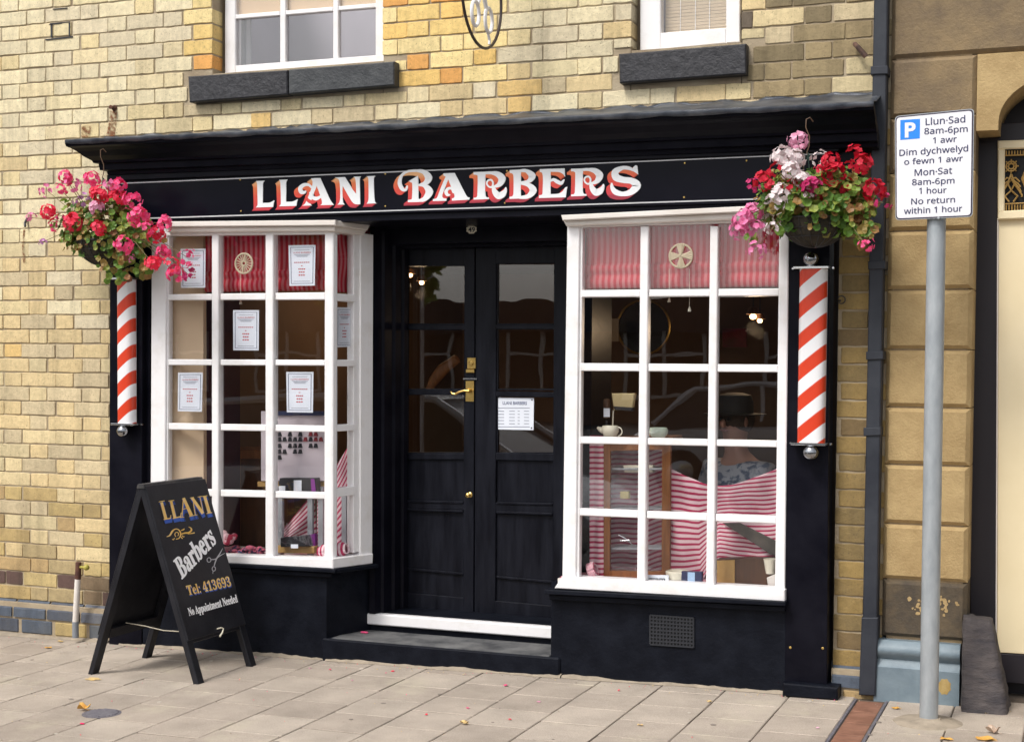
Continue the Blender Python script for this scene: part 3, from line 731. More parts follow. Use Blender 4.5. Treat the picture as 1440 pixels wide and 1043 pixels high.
E1 = [cP([K(262, 100), K(525, 92), K(530, 182), (505, 150), (460, 131), K(378, 128), K(376, 365), (450, 362), (500, 340), (530, 298), K(553, 288), K(538, 400), K(252, 408), K(254, 378), (285, 370), (292, 330), (295, 190), (285, 140), K(262, 128)]),
      cS([(370, 228, 22), (408, 212, 32), (450, 235, 42), (490, 248, 40), (520, 212, 10)])]
S1 = [cS([(1262, 112, 26), (1210, 90, 38), (1140, 88, 42), (1068, 128, 72), (1075, 186, 80), (1150, 214, 66), (1240, 226, 66), (1292, 272, 94), (1240, 340, 66), (1150, 364, 48), (1070, 344, 60), (1034, 300, 42), (1028, 255, 20)]),
      cP([K(1258, 80), K(1280, 58), K(1300, 62), K(1310, 158), (1285, 140), K(1240, 110)])]
sh = lambda shp, dx, dy: [(k_, [tuple([p[0]+dx, p[1]+dy]+list(p[2:])) for p in pts]) for k_, pts in shp]
SC = 7.579
letters = [(Lt(0, 0), (345, 235)), (Lt(248, -12), (345, 235)), (A1, (345, 235)), (N1, (345, 235)), (I1, (345, 235)),
           (B1, (545, 225)), (A2, (545, 225)), (R1, (545, 225)), (B2, (725, 225)), (E1, (725, 225)), (sh(R1, -325, -35), (725, 225)), (S1, (725, 225))]
def shadowmat():
    m, t, b = nt('letter_shadow_red'); L = t.links
    pos = N(t, 'ShaderNodeNewGeometry').outputs['Position']; sp = N(t, 'ShaderNodeSeparateXYZ'); L.new(pos, sp.inputs[0])
    r = N(t, 'ShaderNodeValToRGB'); e = r.color_ramp.elements
    e[0].position = .0; e[0].color = (.30, .02, .04, 1); e[1].position = 1.; e[1].color = (.80, .42, .18, 1)
    for p_, c_ in ((.14, (.33, .022, .045, 1)), (.2, (.55, .03, .045, 1)), (.6, (.66, .06, .03, 1)), (.85, (.72, .16, .04, 1))): q = e.new(p_); q.color = c_
    mr = N(t, 'ShaderNodeMapRange'); z0 = at(640, 292, FY).z; z1 = at(640, 243, FY).z; mr.inputs['From Min'].default_value = z0; mr.inputs['From Max'].default_value = z1
    # the painted bevel follows the tilted board
    ad = N(t, 'ShaderNodeMath', operation='MULTIPLY_ADD'); k_ = (at(900, 275, FY).z-at(400, 297, FY).z)/(at(900, 275, FY).x-at(400, 297, FY).x)
    ad.inputs[1].default_value = -k_; L.new(sp.outputs[0], ad.inputs[0])
    off = N(t, 'ShaderNodeMath', operation='ADD'); off.inputs[1].default_value = k_*at(640, 280, FY).x
    L.new(sp.outputs[2], ad.inputs[2]); L.new(ad.outputs[0], off.inputs[0]); L.new(off.outputs[0], mr.inputs[0])
    L.new(mr.outputs[0], r.inputs[0]); L.new(r.outputs[0], b.inputs['Base Color']); b.inputs['Roughness'].default_value = .4
    return m
m_lsh = shadowmat()
pf = lambda x, y: at(x, y, FY)
for shp, off in letters:
    flat_letter('letter_shadow', shp, off, SC, pf, (0, -1, 0), m_lsh, fas, dxy=[(-44*k/5, 36*k/5) for k in (1, 2, 3, 4, 5)], h0=.0032, lay=.00006)
    flat_letter('letter', shp, off, SC, pf, (0, -1, 0), m_letter, fas, h0=.0052, lay=.0001)
# pilasters
b = MB(); b.px([(154.3, 322), (200, 321), (199, 912), (153, 908)], -.09, .12, .003); pil = b.build('pilaster', m_black, bld)
b = MB(); b.px([(201, 321), (211, 320), (210, 912), (200, 912)], -.05, .1, .002); b.build('pilaster_edge', m_black, bld)
b = MB(); b.px([(1109.5, 293), (1167, 291), (1163, 962), (1103.5, 958)], -.09, .12, .003); b.build('pilaster', m_black, bld)
b = MB(); b.px([(1101, 960), (1178, 967), (1178, 984), (1100, 979)], -.15, .2, .006); b.build('pilaster_base', m_blackm, bld)
b = MB(); b.px([(1165, 214), (1212, 212), (1210, 240), (1172, 290), (1165, 290)], -.085, .10, .003); b.build('cornice_bracket', m_black, bld)
for x, y in ((1111.5, 910), (1157, 911)):
    p = at(x, y, -.09); b = MB(); b.lathe([(.006, 0), (.006, .003), (.004, .004)], (p.x, -.0895, p.z), 8, (0, -1, 0)); b.build('brass_screw', m_brass, pil)
# ---- bay windows
BY = -.10; GY = -.072
def vx(x, yref, y): return x+(x-399)*(yref-y)/51900*1.0*(-1) if False else x-(x-399)*(y-yref)/51900
def bay(cols_, rows_, xref, ytop, parent_poly, name_lbl):
    pass
def bay_front(bayo, cols_, rl, rr, xl, xr, bars_x, yref):
    """panes and glazing bars of a bay's front. rl/rr = (top, bottom) of each row at x=xl / x=xr"""
    for (c0, c1) in cols_:
        for (a0, a1), (b0, b1) in zip(rl, rr):
            yy = lambda x, p, q: p+(q-p)*(x-xl)/(xr-xl)
            P = [(vx(c0-3, yref, yy(c0, a0, b0)), yy(c0, a0, b0)-1.5), (vx(c1+3, yref, yy(c1, a0, b0)), yy(c1, a0, b0)-1.5), (vx(c1+3, yref, yy(c1, a1, b1)), yy(c1, a1, b1)+1.5), (vx(c0-3, yref, yy(c0, a1, b1)), yy(c0, a1, b1)+1.5)]
            b = MB(); b.px(P, GY, .004); b.build('pane', m_glass, bayo)
        for i in range(len(rl)-1):
            yy = lambda x, j: (rl[i+j][1-j]+(rr[i+j][1-j]-rl[i+j][1-j])*(x-xl)/(xr-xl))
            P = [(vx(c0-2, yref, yy(c0, 0)), yy(c0, 0)), (vx(c1+.5, yref, yy(c1, 0)), yy(c1, 0)), (vx(c1+.5, yref, yy(c1, 1)), yy(c1, 1)), (vx(c0-2, yref, yy(c0, 1)), yy(c0, 1))]
            b = MB(); b.px(P, BY+.006, .045, .004); b.build('glazing_bar', m_white, bayo)
# notice-covered bay
corner = at(468, 600, BY); dirc = Vector((.38, 1, 0)).normalized(); nrc = Vector((1, -.38, 0)).normalized()
b = MB(); b.px([(213, 322), (234, 321), (231.5, 786), (211, 785)], BY, .05, .004); bayL = b.build('bay_window', m_white, bld)
bayL['label'] = 'bay window with a slanting side pane and paper notices'
colsL = [(238, 297.5), (311.5, 373), (389, 456.5)]
rlL = [(331, 413.8), (422, 505), (513.4, 594.8), (603.9, 686.7), (696, 778)]; rrL = [(328.4, 411), (421.5, 506), (514, 598.5), (607.5, 692.3), (701.5, 784.5)]
bay_front(bayL, colsL, rlL, rrL, 238, 457, None, 360)
for (x0, x1) in ((297.5, 307), (373, 384)):
    b = MB(); b.px([(x0, 326), (x1, 326), (x1, 790), (x0, 789)], BY, .05, .004); b.build('mullion', m_white, bayL)
b = MB(); b.px([(234.5, 326), (237.5, 326), (235.5, 782), (232, 782)], BY+.012, .04, .002); b.build('glazing_bead', m_white, bayL)
b = MB(); b.px([(456.5, 326), (468, 325.5), (467.5, 795), (455.5, 795)], BY, .05, .004); b.build('corner_post', m_white, bayL)
b = MB(); b.px([(230, 325.5), (471, 323.5), (471, 329), (230, 331.5)], BY+.001, .05, .003); b.build('head_rail', m_white, bayL)
b = MB(); b.px([(232, 311.5), (471.5, 309.3), (471.5, 317), (232, 319)], BY-.055, .12, .004); b.px([(234, 319), (470.5, 317.2), (470.5, 325), (234, 326.5)], BY-.03, .10, .006); b.build('crown_moulding', m_white2, bayL)
b = MB(); b.px([(211, 777), (468.5, 785.5), (468.5, 799.5), (211, 786)], BY-.022, .10, .004); b.build('sill', m_white, bayL)
b = MB(); b.px([(205, 786.5), (471, 800.2), (471, 805.5), (205, 791)], BY-.035, .12, .003); b.px([(205, 791), (466, 805.6), (466, 812), (205, 797)], BY-.012, .1, .003); b.build('sill_moulding', m_blackm, bayL)
# canted side of the notice-covered bay
def pc(poly, off, d, c, name, m, par=None):
    b = MB(); b.pxp(poly, corner+nrc*off, nrc, d, c); return b.build(name, m, par or bayL)
pc([(468.5, 325), (474, 325.5), (473, 793), (468, 793.5)], .0, .045, .002, 'side_post', m_white)
rowsC = [(330, 412.5), (423, 505.5), (515, 597), (606.5, 686.5), (699, 777)]
for a, c_ in rowsC: pc([(471, a-1.5), (500, a-1), (500, c_+1), (471, c_+1.5)], -.028, .004, 0, 'pane', m_glass)
for i, s_ in ((0, 1.8), (1, .2), (2, -1.2), (3, -3.2)):
    y0, y1 = rowsC[i][1], rowsC[i+1][0]
    pc([(473, y0), (500, y0+s_), (500, y1+s_), (473, y1)], -.004, .04, .003, 'glazing_bar', m_white)
pc([(497.5, 330), (507, 331), (506.5, 775), (497, 777)], -.008, .05, .003, 'side_bead', m_white)
pc([(507, 327), (525.5, 330), (524, 792), (506.5, 797)], .0, .06, .004, 'side_stile', m_white)
pc([(471.5, 309.5), (521, 316.5), (517, 324), (471.5, 317.5)], .05, .10, .004, 'side_crown_moulding', m_white2)
pc([(471, 317.8), (516, 324.3), (512, 330.5), (471, 326)], .025, .08, .004, 'side_crown_moulding', m_white2)
pc([(468.5, 784.5), (525, 778), (524.5, 792), (468, 799.5)], .02, .08, .004, 'side_sill', m_white)
pc([(470, 800.5), (532, 793), (532, 798), (470, 806)], .034, .1, .003, 'side_sill_moulding', m_blackm)
# mug display bay
b = MB(); b.px([(797.5, 316), (815, 315.5), (809.5, 820), (790.5, 817)], BY, .05, .004); bayR = b.build('bay_window', m_white, bld)
bayR['label'] = 'bay window showing mugs and a draped striped cloth'
colsR = [(820, 900), (915, 998), (1012.5, 1095.5)]
rlR = [(319, 408), (418, 510.5), (521.5, 613.7), (623.5, 714.6), (724.7, 813.5)]; rrR = [(311.5, 405.5), (416, 512.6), (523.4, 619.6), (628.8, 726), (736.2, 827.5)]
bay_front(bayR, colsR, rlR, rrR, 820, 1096, None, 360)
for (x0, x1) in ((900, 911.5), (998, 1009.3)):
    b = MB(); b.px([(x0+.6, 318), (x1+.6, 318), (vx(x1, 360, 825), 826), (vx(x0, 360, 825), 825)], BY, .05, .004); b.build('mullion', m_white, bayR)
b = MB(); b.px([(816, 316), (819.5, 316), (814, 818), (810, 818)], BY+.012, .04, .002); b.build('glazing_bead', m_white, bayR)
b = MB(); b.px([(1096, 306), (1109.5, 305.5), (1103.3, 845), (1089.5, 843)], BY, .05, .004); b.build('stile', m_white, bayR)
b = MB(); b.px([(800, 316.5), (1108, 305), (1108, 311), (800, 320.5)], BY+.001, .05, .003); b.build('head_rail', m_white, bayR)
b = MB(); b.px([(788.7, 302.5), (1109, 287), (1109, 295), (791, 310)], BY-.06, .14, .004); b.px([(792, 310), (1109, 295.2), (1109, 306), (796, 318)], BY-.032, .1, .006); b.build('crown_moulding', m_white2, bayR)
b = MB(); b.px([(789, 811.5), (1103.4, 829), (1103.4, 845.5), (779.5, 827)], BY-.03, .12, .004); b.build('sill', m_white, bayR)
b = MB(); b.px([(765, 829), (1104.5, 846), (1104.5, 852), (765, 835)], BY-.055, .15, .003); b.px([(772, 835), (1103.5, 852.2), (1103.5, 860), (772, 843)], BY-.02, .1, .004); b.build('sill_moulding', m_blackm, bayR)
# bay returns hidden from the front but seen from the side: left side of mug display bay, left side of notice-covered bay
b = MB()
def plan_prism(b, pts, z0, z1):
    k_ = len(pts); vs = [(x, y, z0) for x, y in pts]+[(x, y, z1) for x, y in pts]
    b.add(vs, [tuple(range(k_)), tuple(range(2*k_-1, k_-1, -1))]+[(i, (i+1) % k_, (i+1) % k_+k_, i+k_) for i in range(k_)]); return b
rx0 = at(800, 600, BY).x
plan_prism(b, [(rx0, BY+.002), (rx0+.03, BY+.002), (rx0-.08, .24), (rx0-.11, .24)], .52, 2.24); b.build('bay_side', m_white, bayR)
# circular ventilators set in the top panes
def torus(b, o, R0, r, n=28, m_=6, ax='Y'):
    o = Vector(o)
    pts = []
    for i in range(n):
        a = 2*math.pi*i/n; d = Vector((math.cos(a), 0, math.sin(a))) if ax == 'Y' else Vector((0, math.cos(a), math.sin(a)))
        e_ = Vector((0, 1, 0)) if ax == 'Y' else Vector((1, 0, 0))
        for j in range(m_):
            c_ = 2*math.pi*j/m_; pts.append(o+d*(R0+r*math.cos(c_))+e_*r*math.sin(c_))
    b.add(pts, [(i*m_+j, i*m_+(j+1) % m_, ((i+1) % n)*m_+(j+1) % m_, ((i+1) % n)*m_+j) for i in range(n) for j in range(m_)])
p = at(343, 370.5, GY-.006); b = MB(); Rv = .052
torus(b, p, Rv, .0055); torus(b, p, .012, .005, 12)
for i in range(18):
    a = 2*math.pi*i/18; b.tube([p+Vector((math.cos(a)*.012, 0, math.sin(a)*.012)), p+Vector((math.cos(a)*Rv, 0, math.sin(a)*Rv))], .0026 if i % 9 != 4 else .006, 5)
b.build('ventilator', m_vent, bayL)
p = at(957.5, 360, GY-.006); b = MB(); Rv = .055; torus(b, p, Rv, .0055); b.lathe([(.014, 0), (.014, .004)], p, 14, (0, -1, 0))
for i in range(4):
    a = math.pi/2*i+.02
    for s_ in range(5):
        aa = a+(s_-2)*.16; b.tube([p+Vector((0, -.002+.0003*s_, 0)), p+Vector((math.cos(aa)*Rv, -.002+.0003*s_, math.sin(aa)*Rv))], .0055, 5)
b.build('ventilator', m_vent, bayR)
# stall risers
b = MB()
xL0, xL1 = at(205, 850, -.085).x, at(459, 850, -.085).x
plan_prism(b, [(xL0-.02, -.085), (xL1, -.085), (xL1+.115, .22), (xL1+.115, .50), (xL0-.02, .50)], -.02, at(400, 803, -.085).z)
b.build('stall_riser', m_blackm, bld)
xR0 = at(775, 890, -.085).x; xR1 = at(1104, 900, -.085).x
b = MB(); plan_prism(b, [(xR0, -.085), (xR1+.04, -.085), (xR1+.04, .5), (xR0-.11, .5), (xR0-.11, .22)], -.02, at(940, 843, -.085).z); b.build('stall_riser', m_blackm, bld)
# air vent grille
b = MB(); b.px([(911, 861.5), (978, 866), (978, 913), (911, 908)], -.087, .01, .002); vt = b.build('air_vent', m_blackm, bld)
b = MB(); b.px([(914, 864.5), (975, 868.5), (975, 910), (914, 905.5)], -.0885, .001); b.build('vent_hollow', m_blackflat, vt)
b = MB()
for i in range(14):
    x = 914+61*i/13; b.px(ln(x, 864, x, 864, 1)[:0] or [(x-1.1, 864.8+i*.3), (x+1.1, 865+i*.3), (x+1.1, 905.6+i*.33), (x-1.1, 905.4+i*.33)], -.093, .004)
for j in range(9):
    y = 864.5+41*j/8; b.px([(914, y-1.1), (975, y+3.1), (975, y+5.3), (914, y+1.1)], -.0945, .004)
b.build('vent_bars', mat('vent_paint', (.014, .016, .022), rough=.5), vt)
# steps
z1 = at(620, 911, -.10).z
b = MB(); b.box(xL1-.02, xR0+.05, -.10, .26, -.02, z1, c=.008); b.build('step', m_blackm, bld)
xt0 = at(513, 872, .19).x
b = MB(); b.box(xt0-.03, 3.52, .21, .50, z1-.01, z1+.055, c=.004); b.build('threshold_riser', m_blackm, bld)
zth = at(620, 869.5, .19).z
b = MB(); b.box(xt0, 3.52, .185, .235, zth-.060, zth, c=.006); b.build('threshold_nosing', m_white, bld)
b = MB(); b.box(xt0-.1, 3.52, .236, .60, z1+.03, zth+.001, c=.003); b.build('threshold', m_blackm, bld)
m_scuff = mat('step_scuff', (.15, .15, .15), (.035, .037, .042), rough=.8, ns=6, bump=.002, bs=20)
b = MB(); b.box(xL1+.03, xR0-.01, -.085, .20, z1-.01, z1+.003, c=.002); b.build('step_wear', m_scuff, bld)
# ---- door recess
DY = .44
# left and right recess jambs, soffit, transom
xj = at(527, 600, .20).x
b = MB(); plan_prism(b, [(xj-.02, .18), (xj+.012, .18), (xj+.075, DY), (xj-.02, DY)], zth, 2.36)
b.build('recess_jamb', m_black, bld)
b = MB()
for t_, w_ in ((.25, .018), (.6, .022), (.88, .02)):
    x = lerp(xj+.012, xj+.075, t_); y = lerp(.18, DY, t_); plan_prism(b, [(x-.01, y-w_), (x+.012, y-w_*.6), (x+.018, y+w_), (x-.01, y+w_)], zth, 2.30)
b.build('jamb_moulding', m_black, bld)
b = MB(); b.box(3.46, 3.56, .16, DY+.05, zth, 2.36); b.build('recess_jamb', m_black, bld)
b = MB(); b.px([(530, 300), (800, 292), (800, 338), (545, 344)], .30, .2, .004); tr = b.build('transom', m_black, bld)
b = MB(); b.px([(540, 344), (800, 338), (800, 344), (546, 350)], .37, .12, .004); b.build('transom_moulding', m_black, tr)
b = MB(); b.box(2.2, 3.6, -.10, .5, 2.325, 2.36); b.build('recess_soffit', m_black, bld)
# number plaque
p = at(663.3, 322.7, .295)
b = MB(); b.lathe([(.026, 0), (.026, .004), (.022, .006)], p, 20, (0, -1, 0))
for i in range(8):
    a = math.pi/4*i+.39; b.lathe([(.0075, 0), (.0075, .0035)], p+Vector((math.cos(a)*.024, 0, math.sin(a)*.02)), 8, (0, -1, 0))
b.v = [(x, y, p.z+(z-p.z)*.86) for x, y, z in b.v]
plq = b.build('number_plaque', m_cream, bld)
# text: built-in font turned into mesh and laid on a plane
def text_px(s, pL, pR, cap, proj, nrm, m, parent, name, thick=.0006, bold=0., up=(0, -1), shear=0., multi=((0, 0),)):
    cu = bpy.data.curves.new(name, 'FONT'); cu.body = s; cu.size = 1; cu.offset = bold; cu.resolution_u = 3
    to = bpy.data.objects.new('t', cu); C.objects.link(to); dg = bpy.context.evaluated_depsgraph_get()
    me = bpy.data.meshes.new_from_object(to.evaluated_get(dg)); bpy.data.objects.remove(to); 
    xs_ = [v.co.x for v in me.vertices]; x0, x1 = min(xs_), max(xs_)
    b = MB(); nrm = Vector(nrm)
    for q_, (ox_, oy_) in enumerate(multi):
        b_v = []
        for v in me.vertices:
            u = (v.co.x-x0)/(x1-x0); h = v.co.y/.72*cap
            px_ = lerp(pL[0], pR[0], u)+up[0]*h+ox_; py_ = lerp(pL[1], pR[1], u)+up[1]*h+oy_
            b_v.append(proj(px_, py_)+nrm*(thick+q_*.00005))
        b.add(b_v, [tuple(p_.vertices) for p_ in me.polygons])
    bpy.data.meshes.remove(me)
    return b.build(name, m, parent)
text_px('49', (658.6, 326.3), (668, 326.3), 7.2, lambda x, y: at(x, y, .289), (0, -1, 0), m_dark, plq, 'number', bold=.02)
# door leaves
m_door = mat('black_door_paint', (.004, .0044, .0075), (.011, .012, .018), rough=.36, ns=7, bump=.0016, bs=18, rvar=.1, stretch=(3, 3, .4), spec=.13)
def door_leaf(label, stL, stR, gl, gr, rails, panels, hinge):
    b = MB(); b.px(stL, DY, .045, .003); d = b.build('door', m_door, bld); d['label'] = label
    b = MB(); b.px(stR, DY, .045, .003); b.build('door_stile', m_door, d)
    for r_ in rails: b = MB(); b.px(r_, DY+.001, .043, .003); b.build('door_rail', m_door, d)
    return d
tiltd = lambda x: (x-660)*(-.006)
def rail(x0, x1, a, c_, s=.0): return [(x0, a+s*(x0-660)), (x1, a+s*(x1-660)), (x1, c_+s*(x1-660)), (x0, c_+s*(x0-660))]
dl = door_leaf('half door with brass lever handle', [(546, 350), (571, 350), (569, 854), (542, 851)], [(653, 348), (667.5, 348), (665.5, 866), (651, 864.5)], None, None,
    [rail(570, 654, 348, 373.5, -.01), rail(570, 654, 456.5, 463.8), rail(570, 654, 548, 555.3), rail(570, 653, 637.5, 646), rail(570, 653, 705, 717, .02), rail(568, 652, 841, 861.5, .09)], None, 0)
dr = door_leaf('half door with the opening times notice', [(668.8, 348), (698, 347), (696.5, 870), (667, 866.5)], [(779, 345), (800, 345), (797, 880), (776.5, 876)], None, None,
    [rail(697, 780, 345, 371.5, -.01), rail(697, 780, 456, 463, .0), rail(697, 780, 549, 556.5, .02), rail(697, 779, 635.5, 646, .02), rail(696, 778, 705.5, 721, .03), rail(695, 777, 841, 862, .09)], None, 0)
for d, x0, x1, gx in ((dl, 571, 653, 0), (dr, 698, 779, 1)):
    for (a, c_) in ((373, 457), (463, 548.5), (555, 638)):
        b = MB(); b.px([(x0-2, a-1), (x1+2, a-1), (x1+2, c_+1), (x0-2, c_+1)], DY+.02, .004); b.build('pane', m_glass, d)
        b = MB()   # glazing beads
        b.px([(x0, c_-2.2), (x1, c_-2.2), (x1, c_), (x0, c_)], DY+.010, .012); b.px([(x0, a), (x0+2, a), (x0+2, c_-2.3), (x0, c_-2.3)], DY+.010, .012)
        b.build('glazing_bead', m_door, d)
    for (a, c_, s_) in ((645.5, 706, .01), (716, 846, .06)):
        b = MB(); b.px([(x0-1, a-1), (x1+1, a-1), (x1+1, c_+1+s_*(x1-660)), (x0-1, c_+1+s_*(x0-660))], DY+.016, .02)
        b.build('door_panel', m_door, d)
        b = MB()
        for y_, th in ((a+1.5 if a > 700 else c_-1, 3.2),):
            sl = .03 if a > 700 else .02
            b.px([(x0, y_+sl*(x0-660)), (x1-2, y_+sl*(x1-660)), (x1-2, y_+th+sl*(x1-660)), (x0, y_+th+sl*(x0-660))], DY-.006, .02, .003)
        if a > 700: b.build('panel_moulding', m_door, d); b = MB(); b.px([(x0, 802+.09*(x0-615)), (x1-2, 802+.09*(x1-615)), (x1-2, 805+.09*(x1-615)), (x0, 805+.09*(x0-615))], DY+.003, .02, .002)
        b.build('panel_moulding', m_door, d)
# door furniture
b = MB(); b.px([(654.8, 535.5), (666.3, 535.5), (666, 564.5), (654.6, 564.5)], DY-.004, .005, .001)
p0 = at(660.5, 549, DY-.006); b.lathe([(.012, 0), (.011, .012), (.008, .03)], p0, 12, (0, -1, 0))
pp = [at(x, y, DY-.036) for x, y in ((660, 549.5), (653, 549), (646, 551), (640, 554), (635.5, 553), (634, 550.5))]
b.tube(pp, [.0065, .006, .006, .0065, .006, .0045], 8); b.build('door_handle', m_brass, dl)
b = MB(); b.px([(656.8, 502.8), (668.5, 502.8), (668.5, 518.5), (656.8, 518.5)], DY-.010, .011, .002); b.px([(655, 519), (666.5, 519), (666.5, 524), (655, 524)], DY-.014, .015, .002)
p0 = at(662.6, 510.5, DY-.011); b.lathe([(.012, 0), (.012, .006), (.009, .008)], p0, 14, (0, -1, 0)); b.build('door_lock', m_brass, dl)
p0 = at(661, 695.5, DY); b = MB(); b.lathe([(.015, 0), (.015, .004), (.008, .008), (.007, .02), (.013, .03), (.012, .038), (.004, .042)], p0, 16, (0, -1, 0)); b.build('door_knob', m_brass, dl)
b = MB(); b.px([(651, 531.5), (670.5, 531.5), (670.5, 533.6), (651, 533.6)], DY-.008, .008); b.build('draught_bar', m_chrome, dl)

# ---- notices
def paper(label, quad_, Y=None, pl=None, lines=True, cat='notice', group=None, title=True):
    n = Vector((0, -1, 0)) if pl is None else Vector(pl[1])
    pj = (lambda x, y: at(x, y, Y)) if pl is None else (lambda x, y: at_pl(x, y, pl[0], pl[1]))
    b = MB()
    if pl is None: b.px(quad_, Y, .0012)
    else: b.pxp(quad_, pl[0], pl[1], .0012)
    o = b.build('paper_notice', m_paper); tag(o, label, cat, group)
    (x0, y0), (x1, y1_), (x2, y2), (x3, y3) = quad_
    U = lambda u, v: (lerp(lerp(x0, x1, u), lerp(x3, x2, u), v), lerp(lerp(y0, y1_, u), lerp(y3, y2, u), v))
    def line(b, u0, u1, v, h):
        P = [U(u0, v), U(u1, v), U(u1, v+h), U(u0, v+h)]; W = [pj(*q)+n*.0006 for q in P]; b.add(W, [(0, 1, 2, 3)])
    b = MB()
    for (u0, u1, v, h) in ((.07, .93, .05, .010), (.07, .93, .94, .010)): line(b, u0, u1, v, h)
    for u in (.07, .91):
        P = [U(u, .05), U(u+.022, .05), U(u+.022, .95), U(u, .95)]; b.add([pj(*q)+n*.0006 for q in P], [(0, 1, 2, 3)])
    b.build('border', m_ink, o)
    b = MB()
    if lines:
        for u0, u1, v in ((.22, .78, .115), (.2, .8, .225), (.26, .74, .25), (.3, .7, .275), (.18, .82, .885)): line(b, u0, u1, v, .012)
        b.build('small_print', m_inkg, o); b = MB()
        for u0, u1, v, h in ((.2, .8, .415, .022), (.46, .54, .5, .02), (.36, .64, .575, .03), (.38, .62, .65, .03), (.37, .63, .725, .03)):
            k_ = max(1, int((u1-u0)/.07))
            for q in range(k_): line(b, lerp(u0, u1, q/k_), lerp(u0, u1, (q+.75)/k_), v, h)
        b.build('red_print', m_inkr, o)
        if title: text_px('LLANI BARBERS', U(.17, .20), U(.83, .20), abs(y3-y0)*.035, pj, n, m_inkr, o, 'title', bold=.01)
    return o
PY_ = GY+.006
g6 = 'printed paper notices stuck inside the notice-covered bay window'
paper('white printed notice in the notice-covered bay window partly behind the pink flowers', [(254, 350), (289, 349.5), (288.5, 404.5), (254.5, 404.8)], PY_, group=g6)
paper('white printed notice high in the notice-covered bay beside the slanting side, against the striped blind', [(405.7, 345), (443.7, 344.4), (442.6, 401.5), (407, 402)], PY_, group=g6)
paper('white printed notice in the notice-covered bay just below the round ventilator', [(327.7, 436), (364.2, 436), (363.8, 492.7), (328, 492.5)], PY_, group=g6)
paper('white printed notice on the narrow slanting side pane of the notice-covered bay', [(473.4, 432), (496, 432.5), (495.5, 487.5), (473, 488.3)], pl=(corner-nrc*.035, nrc), group=g6)
paper('white printed notice in the notice-covered bay over the beige partition, above the pavement sign', [(250.4, 523.8), (285.2, 523.6), (283.8, 578.8), (250, 578)], PY_, group=g6)
paper('white printed notice in the notice-covered bay directly above the display of clipper guards', [(402.5, 522.7), (440.8, 522.7), (440, 580), (403.3, 579.5)], PY_, group=g6)
nb = MB(); q4 = [(697, 559), (750.8, 559.5), (750.2, 604.6), (697, 603.5)]; nb.px(q4, DY+.014, .0012)
no = nb.build('opening_times_notice', m_paper); tag(no, 'white opening times sheet taped inside the half door without a handle', 'notice')
pj = lambda x, y: at(x, y, DY+.0138)
text_px('LLANI BARBERS', (707, 568.5), (741, 569), 4.6, pj, (0, -1, 0), m_ink, no, 'title', bold=.015, thick=.0008)
b = MB()
for i in range(7):
    y_ = 573+i*4.4
    for (x0, x1) in ((700, 709 if i else 745), (716, 724), (728, 731), (737, 744)):
        if i in (0, 6) and x0 > 700: continue
        if i in (0, 6): x1 = 745
        b.add([pj(x, y)+Vector((0, -.0008, 0)) for x, y in ((x0, y_), (x1, y_+.1), (x1, y_+1.1), (x0, y_+1))], [(0, 1, 2, 3)])
b.build('print', m_inkg, no)
b = MB()
for x, y in ((699.5, 561.5), (748, 562), (747.5, 601.5), (699.5, 601)):
    q = at(x, y, DY+.013); b.lathe([(.004, 0), (.004, .001)], q, 8, (0, -1, 0))
b.build('corner_fixing', m_dark, no)

# =================================================================== INTERIOR
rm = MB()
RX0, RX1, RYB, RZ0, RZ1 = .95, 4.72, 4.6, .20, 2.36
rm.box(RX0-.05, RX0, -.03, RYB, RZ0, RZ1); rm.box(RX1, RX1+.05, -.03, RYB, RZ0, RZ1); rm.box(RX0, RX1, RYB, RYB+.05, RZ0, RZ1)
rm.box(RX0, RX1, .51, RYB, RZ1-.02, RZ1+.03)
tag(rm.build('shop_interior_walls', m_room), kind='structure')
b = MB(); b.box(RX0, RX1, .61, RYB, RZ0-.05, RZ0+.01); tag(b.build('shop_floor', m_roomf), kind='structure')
# display floors inside the bays
zdL = at(350, 787, -.03).z; zdR = at(950, 820, -.03).z
b = MB(); plan_prism(b, [(RX0+.04, -.05), (xL1+.01, -.05), (xL1+.10, .2), (xL1+.10, .52), (RX0+.04, .52)], zdL-.04, zdL-.008); dsl = b.build('display_shelf', m_white2, bld)
b = MB(); b.box(xR0+.02, 4.66, -.05, .56, zdR-.04, zdR-.008); b.build('display_shelf', m_white2, bld)
pa_, pb_ = at(232, 500, -.045), at(286, 500, .03); b = MB(); plan_prism(b, [(pa_.x, -.045), (pb_.x, .03), (pb_.x, .06), (pa_.x, .06)], zdL-.03, 2.3); tag(b.build('partition', m_beige), 'beige board closing the left end of the notice-covered bay window', 'partition')
# striped cloth sheets
def sheet(name, fn, nu, nv, m, uvf, label=None, cat=None, thick=.003, group=None):
    me = bpy.data.meshes.new(name); vs = [fn(i/nu, j/nv) for j in range(nv+1) for i in range(nu+1)]
    fs = [(j*(nu+1)+i, j*(nu+1)+i+1, (j+1)*(nu+1)+i+1, (j+1)*(nu+1)+i) for j in range(nv) for i in range(nu)]
    me.from_pydata([tuple(v) for v in vs], [], fs); me.materials.append(m)
    uv = me.uv_layers.new(name='uv')
    for p_ in me.polygons:
        p_.use_smooth = True
        for li in p_.loop_indices:
            vi = me.loops[li].vertex_index; uv.data[li].uv = uvf((vi % (nu+1))/nu, (vi//(nu+1))/nv)
    o = bpy.data.objects.new(name, me); C.objects.link(o)
    s_ = o.modifiers.new('thick', 'SOLIDIFY'); s_.thickness = thick
    if label: tag(o, label, cat, group)
    return o
